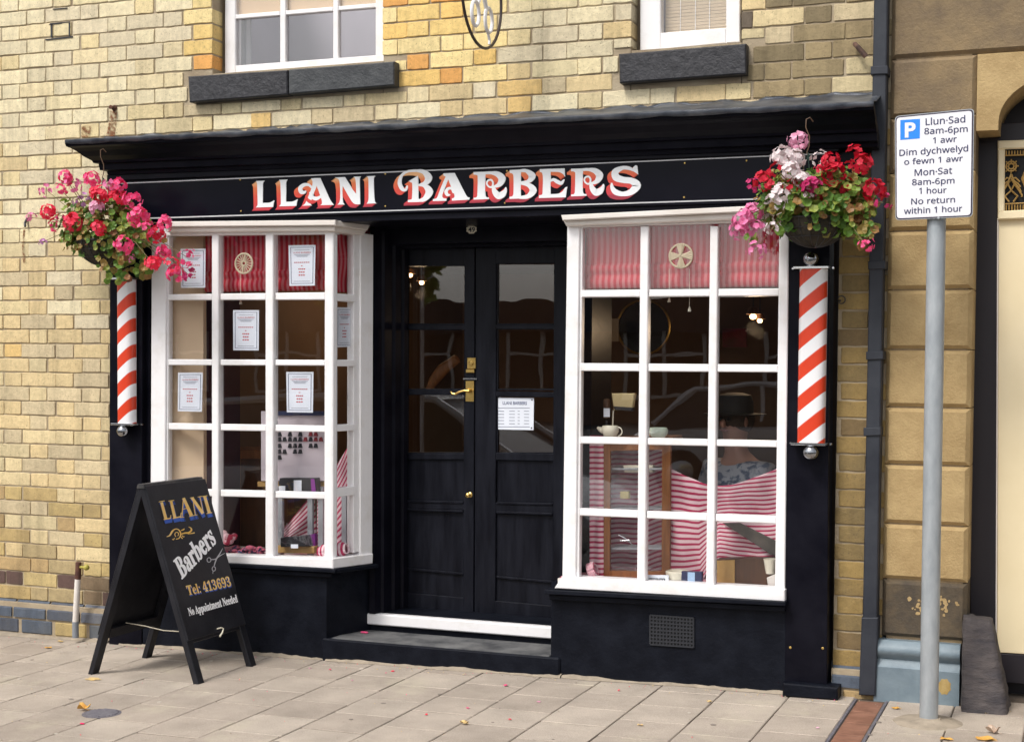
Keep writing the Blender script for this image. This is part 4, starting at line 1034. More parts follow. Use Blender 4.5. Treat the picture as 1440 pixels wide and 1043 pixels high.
def blind(pxa, pxb, ya, yb, Y, label, yshift=0):
    A = at(pxa, ya, Y); B_ = at(pxb, ya, Y); zb = at((pxa+pxb)/2, yb, Y).z; zt_ = A.z+.05; W_ = B_.x-A.x; H = zt_-zb
    def fn(u, v):
        z = zt_-H*v; fold = 0.
        d = (z-zb)
        x = A.x+W_*u+.010*math.sin(min(1, v*1.4)*2.6+.5)*(v)
        if d < .11: fold = .012*abs(math.sin(d/.034*math.pi/2))
        return Vector((x, Y-fold-.005*math.sin(u*23+1.3*math.sin(v*3)), z))
    return sheet('roman_blind', fn, 60, 40, m_blind, lambda u, v: (u*W_, v*H), label, 'blind', .002)
blind(289, 458, 327, 409.5, .02, 'red and white striped roman blind folded at the top of the notice-covered bay')
blind(824, 1097, 316, 405, .0, 'red and white striped roman blind across the top of the mug display bay')
# short blind in the slanting side
q0 = at_pl(474, 330, corner-nrc*.07, nrc); q1 = at_pl(499, 330, corner-nrc*.07, nrc); zb_ = at_pl(480, 411, corner-nrc*.07, nrc).z
sheet('roman_blind', lambda u, v: Vector((lerp(q0.x-.02, q1.x+.04, u), lerp(q0.y-.05, q1.y+.1, u), lerp(q0.z+.05, zb_, v)))-nrc*(.008*math.sin(v*9)), 14, 20, m_blind, lambda u, v: (u*.30, v*.4), 'narrow striped blind in the slanting side of the notice-covered bay', 'blind', .002)
# sagging striped cloth in the mug display bay
CYc = .14
def clothR(u, v):
    xp = lerp(938, 1100, u)
    ytop = 655+28*math.sin(min(1, u*1.02)*math.pi)**.8*(1-.15*u); ybot = lerp(822, 786, min(1, max(0, (u-.28)*6))) if u > .28 else 822
    yp = lerp(ytop, ybot, v); q = at(xp, yp, CYc)
    return q+Vector((0, .012*math.sin(u*14+v*5)+.008*math.sin(u*31-v*9), .006*math.sin(u*10+v*4)))
sheet('striped_cloth', clothR, 50, 44, m_cloth, lambda u, v: (u*.55, v*.50+.012*math.sin(u*5)+.045*math.sin(u*math.pi)*(1-v)), 'pink and white striped cloth sagging across the mug display bay', 'cloth')
sheet('striped_cloth', lambda u, v: at(lerp(829, 849, u), lerp(612, 812, v), .10)+Vector((0, .01*math.sin(u*6), 0)), 8, 40, m_cloth, lambda u, v: (u*.1, v*.66), 'narrow striped cloth hanging at the left edge of the mug display bay', 'cloth')
sheet('striped_cloth', lambda u, v: at(lerp(846, 945, u), lerp(628, 815, v), .34)+Vector((0, .01*math.sin(u*16+v*3), 0)), 24, 40, m_cloth, lambda u, v: (u*.3, v*.66+.05*u+.01*math.sin(u*9)), 'striped cloth hanging behind the glass cabinet', 'cloth')
sheet('striped_cloth', lambda u, v: Vector((lerp(xR0+.03, 4.64, u), lerp(-.045, .4, v), zdR-.002+.004*math.sin(u*23)+.004*math.sin(v*9+u*5))), 50, 14, m_cloth, lambda u, v: (u, v*.4), 'pink striped cloth lying on the right display shelf', 'cloth')
sheet('striped_cloth', lambda u, v: Vector((lerp(RX0+.3, xL1+.02, u), lerp(-.045, .4, v), zdL-.002+.005*math.sin(u*23)+.004*math.sin(v*9+u*5))), 50, 14, m_cloth, lambda u, v: (u, v*.4), 'pink striped cloth lying on the left display shelf', 'cloth')
# notice-covered bay: draped triangle and rolled towels
def drape(u, v):
    a = (lerp(392, 442, v), lerp(752, 690, v)); c_ = (lerp(405, 446, v), lerp(764, 765, v)); return at(lerp(a[0], c_[0], u), lerp(a[1], c_[1], u), .12+.02*math.sin(u*7+v*4))
sheet('striped_cloth', drape, 18, 18, m_cloth, lambda u, v: (v*.3, u*.22), 'red striped cloth draped over the shelf legs in the notice-covered bay', 'cloth')
sheet('striped_cloth', lambda u, v: at(lerp(446, 500, u), lerp(lerp(700, 610, u), 775, v), .10+.015*math.sin(u*9)), 16, 20, m_cloth, lambda u, v: (u*.2, v*.35+.1*u), 'striped cloth hanging behind the slanting side pane', 'cloth')
def roll(pa, pb, r, Y, label, per=1):
    A, B_ = at(*pa, Y), at(*pb, Y); d = (B_-A); 
    def fn(u, v):
        a = 2*math.pi*v; ax = d.normalized(); s1_ = ax.cross(Vector((0, 0, 1))).normalized(); s2_ = ax.cross(s1_)
        rr = r*(1 if .08 < u < .92 else .72)*(1+.05*math.sin(3*a+u*7)); return A+d*u+(s1_*math.cos(a)+s2_*math.sin(a))*rr
    return sheet('rolled_towel', fn, 14, 18, m_cloth, lambda u, v: (v*.2, u*.17*per), label, 'towel', .003)
roll((449, 776), (488, 771), .034, .0, 'rolled red and white striped towel in the corner of the notice-covered bay')
roll((828, 803), (838, 799), .036, .0, 'rolled pink striped towel at the left end of the mug display bay', 1.6)
# clutter on the left shelf
b = MB(); rr = random.Random(3); m_floral = mat('floral_scarf', (.03, .03, .09), (.55, .12, .18), rough=.8, ns=45, contrast=(.45, .55))
for i in range(24):
    p = at(rr.uniform(316, 372), rr.uniform(769, 778), rr.uniform(-.02, .05)); b.sphere(p, rr.uniform(.010, .02), 8, (1.4, 1, .7))
tag(b.build('crumpled_scarf', m_floral, None, True), 'dark floral scarf crumpled on the left display shelf', 'scarf')
b = MB()
for i in range(16):
    p = at(rr.uniform(314, 330), rr.uniform(748, 768), .02); b.sphere(p, rr.uniform(.012, .022), 8, (1.2, 1, .9))
tag(b.build('crumpled_cloth', mat('red_crumple', (.50, .04, .09), (.75, .5, .55), rough=.8, ns=30, contrast=(.47, .53)), None, True), 'crumpled red cloth behind the pavement sign', 'cloth')
# clipper guard display board and shelf
BYd = .10
sh_ = thing('display_stand', 'small wooden shelf unit with grey legs in the notice-covered bay', 'shelf', at(420, 780, BYd))
b = MB(); b.px([(362, 677), (494, 677), (494, 684), (362, 684)], BYd+.01, .16, .002); b.build('shelf_board', m_wood2, sh_)
b = MB(); b.px([(387, 767), (442, 768), (442, 778), (387, 777)], BYd-.06, .2, .002); b.build('shelf_board', m_wood2, sh_)
for x in (390, 432, 447, 480):
    b = MB(); b.px([(x, 684), (x+7, 684), (x+7, 782), (x, 782)], BYd-.02, .02, .002); b.build('leg', m_lightgrey, sh_)
bo = thing('guard_display_board', 'white display board with rows of small dark clipper guards', 'display board', at(412, 676, BYd))
b = MB(); b.px([(367, 578), (458, 578), (458, 676), (367, 676)], BYd-.005, .012, .001); b.build('board', mat('display_white', (.62, .55, .60), rough=.6), bo)
b = MB(); b.px([(388, 578), (456, 578), (456, 584), (388, 584)], BYd-.02, .03, .001); b.build('header_strip', m_navy, bo)
m_gr = mat('red_guard', (.22, .02, .03), rough=.4)
for row, xs_ in ((354, '575 627 678 730r 755r'), (380, '575 600 627 652 678 704r 730 755r 781r'), (412, '575 627 652 678 730 755'), (441, '575 600 652 678'), (470, '575')):
    for s_ in xs_.split():
        r_ = s_.endswith('r'); x = 230+float(s_.rstrip('r'))/3.537; y = 510+row/3.537
        b = MB(); b.px([(x-1.5, y-3), (x+1.5, y-3), (x+3, y+3), (x-3, y+3)], BYd-.012, .009, .001); b.build('clipper_guard', m_gr if r_ else m_dark, bo)
b = MB(); b.px([(393, 672), (443, 672), (446, 692), (390, 692)], BYd-.06, .05, .002); bx = b.build('product_box', m_dark); tag(bx, 'dark product box with a pale face print and purple end', 'box')
b = MB(); b.px([(413, 675), (424, 675), (424, 690), (413, 690)], BYd-.0615, .001); b.px([(392, 683), (401, 683), (401, 691), (392, 691)], BYd-.0615, .001); b.build('print', m_paper, bx)
b = MB(); b.px([(437, 673), (442, 673), (444, 691), (438, 691)], BYd-.0618, .001); b.build('purple_end', m_purple, bx)
b = MB(); b.px([(394, 756), (428, 753), (432, 768), (394, 769)], BYd-.10, .06, .004); tag(b.build('clipper_case', m_dark), 'black clipper case on the lower wooden shelf', 'case')
b = MB(); b.px([(409, 765), (419, 765), (419, 770.5), (409, 770.5)], BYd-.165, .002); tag(b.build('price_card', m_paper), 'tiny white price card before the black clipper case', 'card')
b = MB(); b.px([(433, 752), (443, 750), (443, 772), (436, 772)], BYd-.03, .03, .002); tag(b.build('purple_packet', m_purple), 'purple packet under the draped cloth', 'packet')
b = MB(); b.box(at(308, 700, .6).x, at(378, 700, .6).x, .6, .9, RZ0, at(340, 632, .6).z, c=.004)
cb = b.build('cupboard', m_wood); tag(cb, 'brown wooden cupboard seen through the notice-covered bay window', 'cupboard')
for x0, x1 in ((313, 334), (338, 372)):
    b = MB(); b.px([(x0, 645), (x1, 645), (x1, 780), (x0, 780)], .592, .01, .002); b.build('cupboard_door', m_dwood, cb)
b = MB(); b.box(at(286, 700, .30).x, at(298, 700, .30).x, .30, .6, RZ0, 2.2); tag(b.build('door_curtain', mat('maroon', (.06, .015, .03), rough=.9)), 'dark maroon curtain beside the beige partition', 'curtain')
# mug display bay: cabinet with mugs on top
CYb = .10
cbn = thing('glass_cabinet', 'orange wooden glass-fronted cabinet in the mug display bay', 'cabinet', at(893, 813, CYb))
for nm, P in (('stile', [(846, 622), (858, 622), (857, 812), (845, 812)]), ('stile', [(931, 621), (943, 621), (941.5, 812), (930, 812)]), ('bottom_rail', [(857, 802), (930, 803), (930, 814), (857, 813)]), ('top_rail', [(858, 620), (931, 618), (931, 632), (858, 634)])):
    b = MB(); b.px(P, CYb, .022, .002); b.build(nm, m_wood, cbn)
b = MB(); b.px([(843, 615), (945, 614), (945, 620), (843, 621)], CYb-.01, .20, .002); b.build('cabinet_top', m_wood, cbn)
for P in ([(858, 632), (931, 632), (931, 803), (857, 803)],): b = MB(); b.px(P, CYb+.01, .003); b.build('pane', m_glass2, cbn)
for y in (658, 714, 770): b = MB(); b.px([(858, y), (931, y), (931, y+2.5), (858, y+2.5)], CYb+.03, .14, .0005); b.build('shelf', m_lightgrey, cbn)
b = MB(); b.px([(876, 654), (918, 654), (918, 664), (878, 664)], CYb+.04, .04, .004); tag(b.build('cream_packet', m_cream), 'cream bar on the top cabinet shelf', 'packet')
b = MB(); b.px([(872, 691), (884, 691), (884, 701), (872, 701)], CYb+.04, .03, .002); o = b.build('small_box', mat('yellow_label', (.55, .45, .15), rough=.6)); tag(o, 'small yellow labelled box inside the cabinet', 'box')
b = MB(); b.tube([at(870, 752, CYb+.05), at(880, 757, CYb+.05), at(890, 766, CYb+.05)], .003, 6); b.tube([at(872, 760, CYb+.05), at(885, 759, CYb+.05)], .003, 6); tag(b.build('razor', m_chrome, None, True), 'small steel razor on the lower cabinet shelf', 'razor')
# shaving mugs
def mug(px_, py_, w, h, m, label, Y=.06, handle=True):
    p = at(px_, py_, Y); s_ = 300/ (2052.5/6.9)*1/300
    r = w*.00335/2*1.05; H = h*.00335
    b = MB(); b.lathe([(r*.6, 0), (r*.72, H*.1), (r*.95, H*.45), (r, H*.75), (r*.86, H), (r*.80, H), (r*.82, H*.6), (r*.5, H*.15)], p, 22)
    o = b.build('shaving_mug', m, None, True); tag(o, label, 'mug')
    if handle:
        b = MB(); c_ = p+Vector((r*.9, 0, H*.5)); b.tube([c_+Vector((math.sin(a)*H*.38, 0, math.cos(a)*H*.38)) for a in [i*math.pi/7 for i in range(8)]], .0035, 6); b.build('handle', m, o)
    b = MB(); q = p+Vector((-r*.8, 0, H*.55)); b.tube([q, q+Vector((-r*.5, 0, H*.16)), q+Vector((-r*.72, 0, H*.28))], [H*.3, H*.2, H*.10], 10); b.build('spout', m, o)
    return o
mug(858, 614.5, 25, 17, m_cream, 'cream shaving mug with dark lettering on the cabinet top')
b = MB(); P0 = at(864, 606, .06-.045)
b.tube([P0+Vector((x*.001, -.0, z*.001)) for x, z in ((-8, 0), (-5, 5), (-2, -3), (2, 4), (5, -2), (8, 3))], .0011, 5)
mg = mug(926, 615.5, 27, 15, m_green, 'pale green shaving scuttle beside the first mullion of the mug display bay', handle=False)
# brush and bottle
b = MB(); p = at(876, 578, .10); b.px([(863, 577), (889, 577), (892.5, 553), (860, 553)], .085, .03, .004); br = b.build('shaving_brush', mat('brush_bristle', (.55, .45, .25), (.45, .35, .18), rough=.9, ns=90, stretch=(6, 6, 1))); tag(br, 'large cream bristle brush standing above the shaving mug', 'brush')
b = MB(); b.px([(862, 571), (890, 573), (889, 578), (864, 576.5)], .08, .04, .004); b.build('brush_ferrule', m_dark, br)
b = MB(); b.tube([at(861, 614, .1), at(862.5, 577, .1)], .0035, 6); b.build('brush_stand', m_cream, br)
b = MB(); p = at(853, 588, .10); b.lathe([(.017, 0), (.017, .05), (.015, .055), (.018, .07), (.017, .09), (.008, .098)], p, 16); bt = b.build('shaving_brush', m_dwood, None, True); tag(bt, 'small round brush on a striped pot beside the large bristle brush', 'brush')
b = MB(); b.px([(849, 574), (857.5, 574), (857.5, 586), (849, 586)], .08, .002); b.build('paper_label', m_paper, bt)
b = MB(); b.lathe([(.018, 0), (.018, .028)], at(853, 615, .10), 14); b.lathe([(.006, .028), (.006, .085)], at(853, 615, .10), 10); tag(b.build('brush_pot', m_dark), 'dark pot holding up the small round brush', 'pot')
# right lower display
b = MB(); b.px([(1008, 786), (1100, 784), (1100, 828), (1008, 827)], .06, .25, .003); bxx = b.build('wooden_box', m_dwood); tag(bxx, 'brown wooden box at the right end of the mug display bay', 'box')
b = MB(); b.px([(1008, 788), (1033, 787), (1033, 826), (1008, 826)], .052, .01, .002); b.build('pale_panel', m_wood2, bxx)
b = MB(); b.px([(1016, 735), (1040, 735), (1100, 765), (1100, 786), (1082, 778)], .10, .012, .002); tag(b.build('leather_strop', mat('strop_leather', (.10, .085, .07), (.05, .045, .04), rough=.6, ns=10)), 'dark leather strop hanging slantwise over the striped cloth', 'strop')
b = MB(); b.lathe([(.02, .0), (.033, .07), (.031, .07), (.018, .004)], at(1083, 806, .02), 16); tag(b.build('brush_holder', m_cream, None, True), 'cream fluted holder above the wooden box', 'holder')
b = MB(); b.lathe([(.03, .0), (.055, .02), (.06, .05), (.055, .055), (.05, .03), (.02, .01)], at(953, 818, .03), 22); bw = b.build('shaving_bowl', m_cream, None, True); tag(bw, 'cream shaving bowl behind the navy tin', 'bowl')
b = MB(); b.px([(958, 803), (987, 804), (987, 820), (958, 819)], -.02, .03, .002); tn = b.build('navy_tin', m_navy); tag(tn, 'navy tin with pale blue label at the foot of the mug display bay', 'tin')
b = MB(); b.px([(967, 804), (977, 804.4), (977, 818.6), (967, 818.3)], -.0215, .001); b.build('paper_label', mat('pale_blue_label', (.35, .5, .7), rough=.6), tn)
b = MB(); b.px([(905, 808), (940, 808.6), (940, 822), (905, 821)], -.04, .012, .001); gb = b.build('card_sign', m_paper); tag(gb, 'white card lettered gram behind the mug display bay glass', 'sign')
text_px('gram', (911.5, 816.5), (935.5, 817), 6.4, lambda x, y: at(x, y, -.0405), (0, -1, 0), m_dark, gb, 'lettering', bold=.03)
b = MB(); b.px([(1078, 812), (1092, 806), (1095, 824), (1080, 825)], .0, .02, .003); tag(b.build('white_cup', m_white2), 'white folded packet at the right corner of the mug display bay', 'packet')
# blind pulls
for (x, y0, y1) in ((941, 408, 425), (969.5, 408, 438), (338.5, 413, 428)):
    a = at(x, y0-30, -.03); c_ = at(x, y1, -.03); b = MB(); b.tube([a, c_+Vector((0, 0, .02))], .0012, 5); b.lathe([(.0085, 0), (.008, .006), (.004, .02), (.002, .024)], c_, 10)
    tag(b.build('blind_pull', m_cream, None, True), {941: 'shorter cream blind pull in the middle of the mug display bay', 969.5: 'longer cream blind pull in the middle of the mug display bay', 338.5: 'cream blind pull above a notice in the notice-covered bay'}[x], 'blind pull')
# lamps seen through the glass
def lamp(px_, py_, Y, label, r=.022):
    p = at(px_, py_, Y); t_ = thing('spot_lamp', label, 'lamp', p, 'lit spot lamps inside the shop')
    b = MB(); b.sphere(p, r*.75, 12, (1, 1, .8)); b.build('bulb', m_bulb, t_, True)
    b = MB(); b.lathe([(r*1.6, 0), (r*1.0, r*1.4), (r*.5, r*1.6)], p+Vector((0, 0, r*.5)), 14); b.build('lamp_shade', m_dwood, t_, True)
    b = MB(); b.tube([p+Vector((0, 0, r*2)), (p.x, p.y, RZ1-.02)], .004, 6); b.build('stem', m_dark, t_)
    ld = bpy.data.lights.new('lamp_light', 'POINT'); ld.energy = 2.6; ld.color = (1, .70, .42); ld.shadow_soft_size = .04; lo = bpy.data.objects.new('lamp_light', ld); lo.location = p+Vector((0, -.02, -.07)); link(lo, t_)
lamp(577, 387, 2.2, 'lit spot lamp nearest the corner of the lever-handled half door'); lamp(593, 397.5, 2.0, 'lit spot lamp just right of its twin behind the lever-handled half door')
lamp(1059, 445, 1.4, 'left one of two lit lamps behind the mug display bay', .026); lamp(1068.5, 451, 1.45, 'right one of two lit lamps behind the mug display bay', .02)
b = MB(); b.tube([at(603, 548, .9), at(610, 535, .9), at(622, 520, .9), at(643, 504, .9)], [.018, .032, .036, .026], 12)  # slanting orange brown roll, a tapered tube of no certain identity
tag(b.build('slanting_roll', m_wood, None, True), 'thick orange brown roll slanting behind the lever-handled half door', 'pole')
# mirror, chair, pictures in the dim room
b = MB(); p = at(905, 460, 3.6)
torus(b, (p.x, 3.6, p.z), .20, .010, 36, 8); mr_ = b.build('round_mirror', m_brass, None, True); tag(mr_, 'round brass framed mirror on the dim back wall', 'mirror')
b = MB(); b.lathe([(.195, 0), (.195, .004)], (p.x, 3.61, p.z), 36, (0, -1, 0)); b.build('mirror_glass', mat('dark_mirror', (.02, .018, .016), rough=.2), mr_)
b = MB(); b.px([(850, 448), (870, 448), (870, 480), (850, 480)], 3.4, .02); tag(b.build('wall_light_box', mat('cream_print', (.35, .3, .24), rough=.8)), 'pale print hanging on the dim wall at the left of the mug display bay', 'picture')
b = MB(); b.px([(1016, 462), (1050, 462), (1050, 488), (1016, 488)], 3.4, .02); tag(b.build('wall_picture', mat('crimson_print', (.16, .01, .03), (.03, .01, .01), rough=.8, ns=9)), 'dark crimson picture on the back wall of the shop', 'picture')
# barber's seated customer
def skin_fig(name, chain, m, parent, sub=2):
    me = bpy.data.meshes.new(name); vs, es, rs = [], [], []
    for i, (p, par, r) in enumerate(chain): vs.append(p); rs.append(r); 
    for i, (p, par, r) in enumerate(chain):
        if par is not None: es.append((par, i))
    me.from_pydata(vs, es, []); me.materials.append(m); o = bpy.data.objects.new(name, me); link(o, parent)
    md = o.modifiers.new('skin', 'SKIN'); md.use_smooth_shade = True
    lay_ = me.skin_vertices[0] if me.skin_vertices else None
    if lay_ is None: return o
    for i, r in enumerate(rs): lay_.data[i].radius = (r, r) if not isinstance(r, tuple) else r; lay_.data[i].use_root = (i == 0)
    s_ = o.modifiers.new('sub', 'SUBSURF'); s_.levels = sub; s_.render_levels = sub
    return o
def skin_obj(name, nodes, edges, m, parent, sub=2):
    bm = bmesh.new(); lay = bm.verts.layers.skin.verify(); V = []
    for i, (p, r) in enumerate(nodes):
        v = bm.verts.new(p); v[lay].radius = (r, r) if not isinstance(r, tuple) else r; v[lay].use_root = (i == 0); V.append(v)
    for a, b_ in edges: bm.edges.new((V[a], V[b_]))
    me = bpy.data.meshes.new(name); bm.to_mesh(me); bm.free(); me.materials.append(m)
    o = bpy.data.objects.new(name, me); link(o, parent)
    md = o.modifiers.new('skin', 'SKIN'); md.use_smooth_shade = True
    s_ = o.modifiers.new('sub', 'SUBSURF'); s_.levels = sub; s_.render_levels = sub
    return o
m_skin = mat('skin', (.42, .22, .15), rough=.6); m_shirt = mat('floral_shirt', (.42, .46, .52), (.10, .14, .22), rough=.8, ns=24, contrast=(.48, .56))
m_trouser = mat('dark_trousers', (.03, .03, .04), rough=.9); m_hat = mat('dark_hat', (.022, .018, .017), rough=.8)
hp = at(1040, 592, .95)                       # head centre
seat = Vector((hp.x, hp.y, hp.z-.72))
per = thing('person', 'person in dark brimmed hat and pale floral shirt seated behind the mug display bay', 'person', (seat.x, seat.y, RZ0))
def bpt(dx, dy, dz): return seat+Vector((dx, dy, dz))
fd = Vector((-.55, -.83, 0)); sd_ = Vector((.83, -.55, 0))     # faces the street, turned to the left
def L2(f, s_, z): return seat+fd*f+sd_*s_+Vector((0, 0, z))
nodes = [(L2(0, 0, 0), .13), (L2(0, 0, .18), .125), (L2(.01, 0, .36), .135), (L2(0, 0, .47), .10), (L2(.01, 0, .54), .055), (L2(.03, 0, .62), .062), (L2(.035, 0, .72), .088), (L2(.02, 0, .80), .075)]
edges = [(0, 1), (1, 2), (2, 3), (3, 4), (4, 5), (5, 6), (6, 7)]
for s_ in (-1, 1):
    b0 = len(nodes); nodes += [(L2(0, .17*s_, .45), .062), (L2(.06, .23*s_, .22), .048), (L2(.28, .20*s_, .12), .036), (L2(.36, .19*s_, .12), .030), (L2(.40, .19*s_, .115), (.036, .018))]
    edges += [(3, b0), (b0, b0+1), (b0+1, b0+2), (b0+2, b0+3), (b0+3, b0+4)]
    for q, (o_, l_) in enumerate(((-.030, .07), (-.010, .082), (.010, .08), (.028, .062))):
        c0 = len(nodes); nodes += [(L2(.425, .19*s_+o_, .115), .010), (L2(.425+l_*.5, .19*s_+o_*1.15, .108), .009), (L2(.425+l_, .19*s_+o_*1.2, .09), .007)]; edges += [(b0+4, c0), (c0, c0+1), (c0+1, c0+2)]
    c0 = len(nodes); nodes += [(L2(.385, (.19-.035)*s_, .112), .010), (L2(.42, (.19-.06)*s_, .105), .008)]; edges += [(b0+3, c0), (c0, c0+1)]
    l0 = len(nodes); nodes += [(L2(.05, .10*s_, -.03), .095), (L2(.42, .13*s_, -.02), .068), (L2(.46, .13*s_, -.40), .048), (L2(.47, .13*s_, -.44+.02), .045), (L2(.60, .13*s_, -.45), .035)]
    edges += [(0, l0), (l0, l0+1), (l0+1, l0+2), (l0+2, l0+3), (l0+3, l0+4)]
body = skin_obj('body', nodes, edges, m_skin, per)
hd = L2(.035, 0, .72); b = MB(); b.sphere(hd+fd*.088+Vector((0, 0, -.01)), .016, 8, (1, 1, 1.5))
for s_ in (-1, 1): b.sphere(hd+sd_*.085*s_, .022, 8, (.5, .8, 1.3))
b.build('ears_and_nose', m_skin, per, True)
b = MB()
for s_ in (-1, 1): b.sphere(hd+fd*.078+sd_*.032*s_+Vector((0, 0, .012)), .010, 8)
b.build('eyes', m_dark, per, True)
b = MB(); b.tube([hd+fd*.083-sd_*.025+Vector((0, 0, -.045)), hd+fd*.09+Vector((0, 0, -.047)), hd+fd*.083+sd_*.025+Vector((0, 0, -.045))], .005, 6); b.build('mouth', mat('lips', (.3, .1, .08)), per, True)
nn = [(L2(0, 0, .02), .165), (L2(0, 0, .18), .16), (L2(.01, 0, .36), .172), (L2(0, 0, .49), .135)]; ee = [(0, 1), (1, 2), (2, 3)]
for s_ in (-1, 1):
    b0 = len(nn); nn += [(L2(0, .175*s_, .455), .09), (L2(.05, .225*s_, .26), .068)]; ee += [(3, b0), (b0, b0+1)]
skin_obj('shirt', nn, ee, m_shirt, per)
nn = [(L2(0, 0, .0), .15)]; ee = []
for s_ in (-1, 1):
    b0 = len(nn); nn += [(L2(.07, .10*s_, -.03), .108), (L2(.42, .13*s_, -.02), .082), (L2(.455, .13*s_, -.36), .064)]; ee += [(0, b0), (b0, b0+1), (b0+1, b0+2)]
skin_obj('trousers', nn, ee, m_trouser, per)
b = MB(); b.lathe([(.165, .0), (.17, .006), (.10, .012), (.098, .07), (.085, .105), (.04, .118), (.001, .12)], hd+Vector((0, 0, .035)), 24); b.build('hat', m_hat, per, True)
b = MB(); b.sphere(hd-fd*.018+Vector((0, 0, .012)), .096, 16, (1, 1, .95)); b.v = [v for v in b.v]; b.build('hair', mat('brown_hair', (.05, .03, .02), (.09, .055, .035), rough=.8, ns=60), per, True)
ch = thing('barber_chair', 'dark barber chair under the seated person', 'chair', (seat.x, seat.y, RZ0))
b = MB(); c_ = seat
b.box(c_.x-.24, c_.x+.24, c_.y-.24, c_.y+.24, c_.z-.20, c_.z-.13, c=.02); b.build('seat', m_dark, ch)
b = MB(); b.box(c_.x-.05, c_.x+.27, c_.y+.17, c_.y+.25, c_.z-.12, c_.z+.40, c=.02); b.build('backrest', m_dark, ch)
b = MB(); b.lathe([(.22, 0), (.22, .02), (.05, .05), (.045, max(c_.z-.20-RZ0, .1))], (c_.x, c_.y, RZ0+.01), 20); b.build('pedestal', m_chrome, ch, True)

# =================================================================== BARBER POLES
def barber_pole(xl, xr, yt, yb, cxl, cxr, gt, gb, gr, label):
    Yb = -.092; A = at(xl, (yt+yb)/2, -.15); B_ = at(xr, (yt+yb)/2, -.15); zt_, zb_ = at((xl+xr)/2, yt, -.15).z, at((xl+xr)/2, yb, -.15).z
    x0, x1 = A.x, B_.x; hw = (x1-x0)/2; xc = (x0+x1)/2; n_ = 18
    t_ = thing('barber_pole', label, 'barber pole', (xc, Yb, zb_), 'red and white striped barber poles on the pilasters')
    pts = []
    for i in range(n_+1):
        a = math.pi*i/n_; ex = .55
        cx_ = -math.copysign(abs(math.cos(a))**ex, math.cos(a)); sy = abs(math.sin(a))**.8
        pts.append((xc+hw*cx_, Yb-.004-.058*sy))
    me = bpy.data.meshes.new('striped_tube'); vs = []; zs_ = 24
    for j in range(zs_+1):
        z = lerp(zb_, zt_, j/zs_)
        for x, y in pts: vs.append((x, y, z))
    k_ = n_+1; fs = [(j*k_+i, j*k_+i+1, (j+1)*k_+i+1, (j+1)*k_+i) for j in range(zs_) for i in range(n_)]
    fs += [(j*k_, (j+1)*k_, (j+1)*k_+n_, j*k_+n_) for j in range(zs_)]
    me.from_pydata(vs, [], fs); me.materials.append(m_pole); uv = me.uv_layers.new(name='uv')
    for p_ in me.polygons:
        p_.use_smooth = len(p_.vertices) == 4 and abs(p_.normal.y) < 2
        for li in p_.loop_indices: v = me.vertices[me.loops[li].vertex_index].co; uv.data[li].uv = (v.x-x0, v.z-zb_+.01)
    o = bpy.data.objects.new('striped_tube', me); link(o, t_)
    ca, cb_ = at(cxl, yt, -.15).x, at(cxr, yt, -.15).x
    for (z0, z1_) in ((zt_, zt_+.012), (zb_-.012, zb_)):
        b = MB(); b.box(ca, cb_, Yb-.070, Yb+.002, z0+.0005, z1_, c=.002); b.build('end_cap', m_chrome, t_)
        b = MB()
        for x in (ca+.006, cb_-.006): b.lathe([(.006, 0), (.005, .012)], (x-(.018 if x < xc else -.018), Yb, (z0+z1_)/2), 8, (0, -1, 0))
        b.build('fixing_screw', m_chrome, t_)
    for x_ in (x0+.002, x1-.002):
        b = MB(); b.box(x_-.0025, x_+.0025, Yb-.012, Yb, zb_, zt_, c=.001); b.build('edge_trim', m_chrome, t_)
    for y_, s_ in ((gt, 1), (gb, -1)):
        p = at((xl+xr)/2, y_, -.14); r = gr
        zc = zt_+.012+r*.9 if s_ > 0 else zb_-.012-r*.9
        b = MB(); b.sphere((p.x, -.14, zc), r, 18); g_ = b.build('globe', mglobe, t_, True)
        b = MB(); b.lathe([(r*.55, 0), (r*.5, r*.3)], (p.x, -.14, zc-s_*(r*1.0) if s_ > 0 else zc+r*.75), 14); b.build('globe_collar', m_chrome, t_, True)
mglobe = mat('globe_chrome_glass', (.08, .09, .10), rough=.04, metal=1.); mglobe.node_tree.nodes['Principled BSDF'].inputs['Base Color'].default_value = (.35, .36, .38, 1)
barber_pole(161.5, 184.5, 393, 595, 156, 188, 383, 604, .034, 'red and white striped barber pole between brick wall and notice-covered bay')
barber_pole(1120.5, 1160, 378, 622.5, 1116, 1165.5, 368, 633, .036, 'red and white striped barber pole on the pilaster next to the mug display bay')

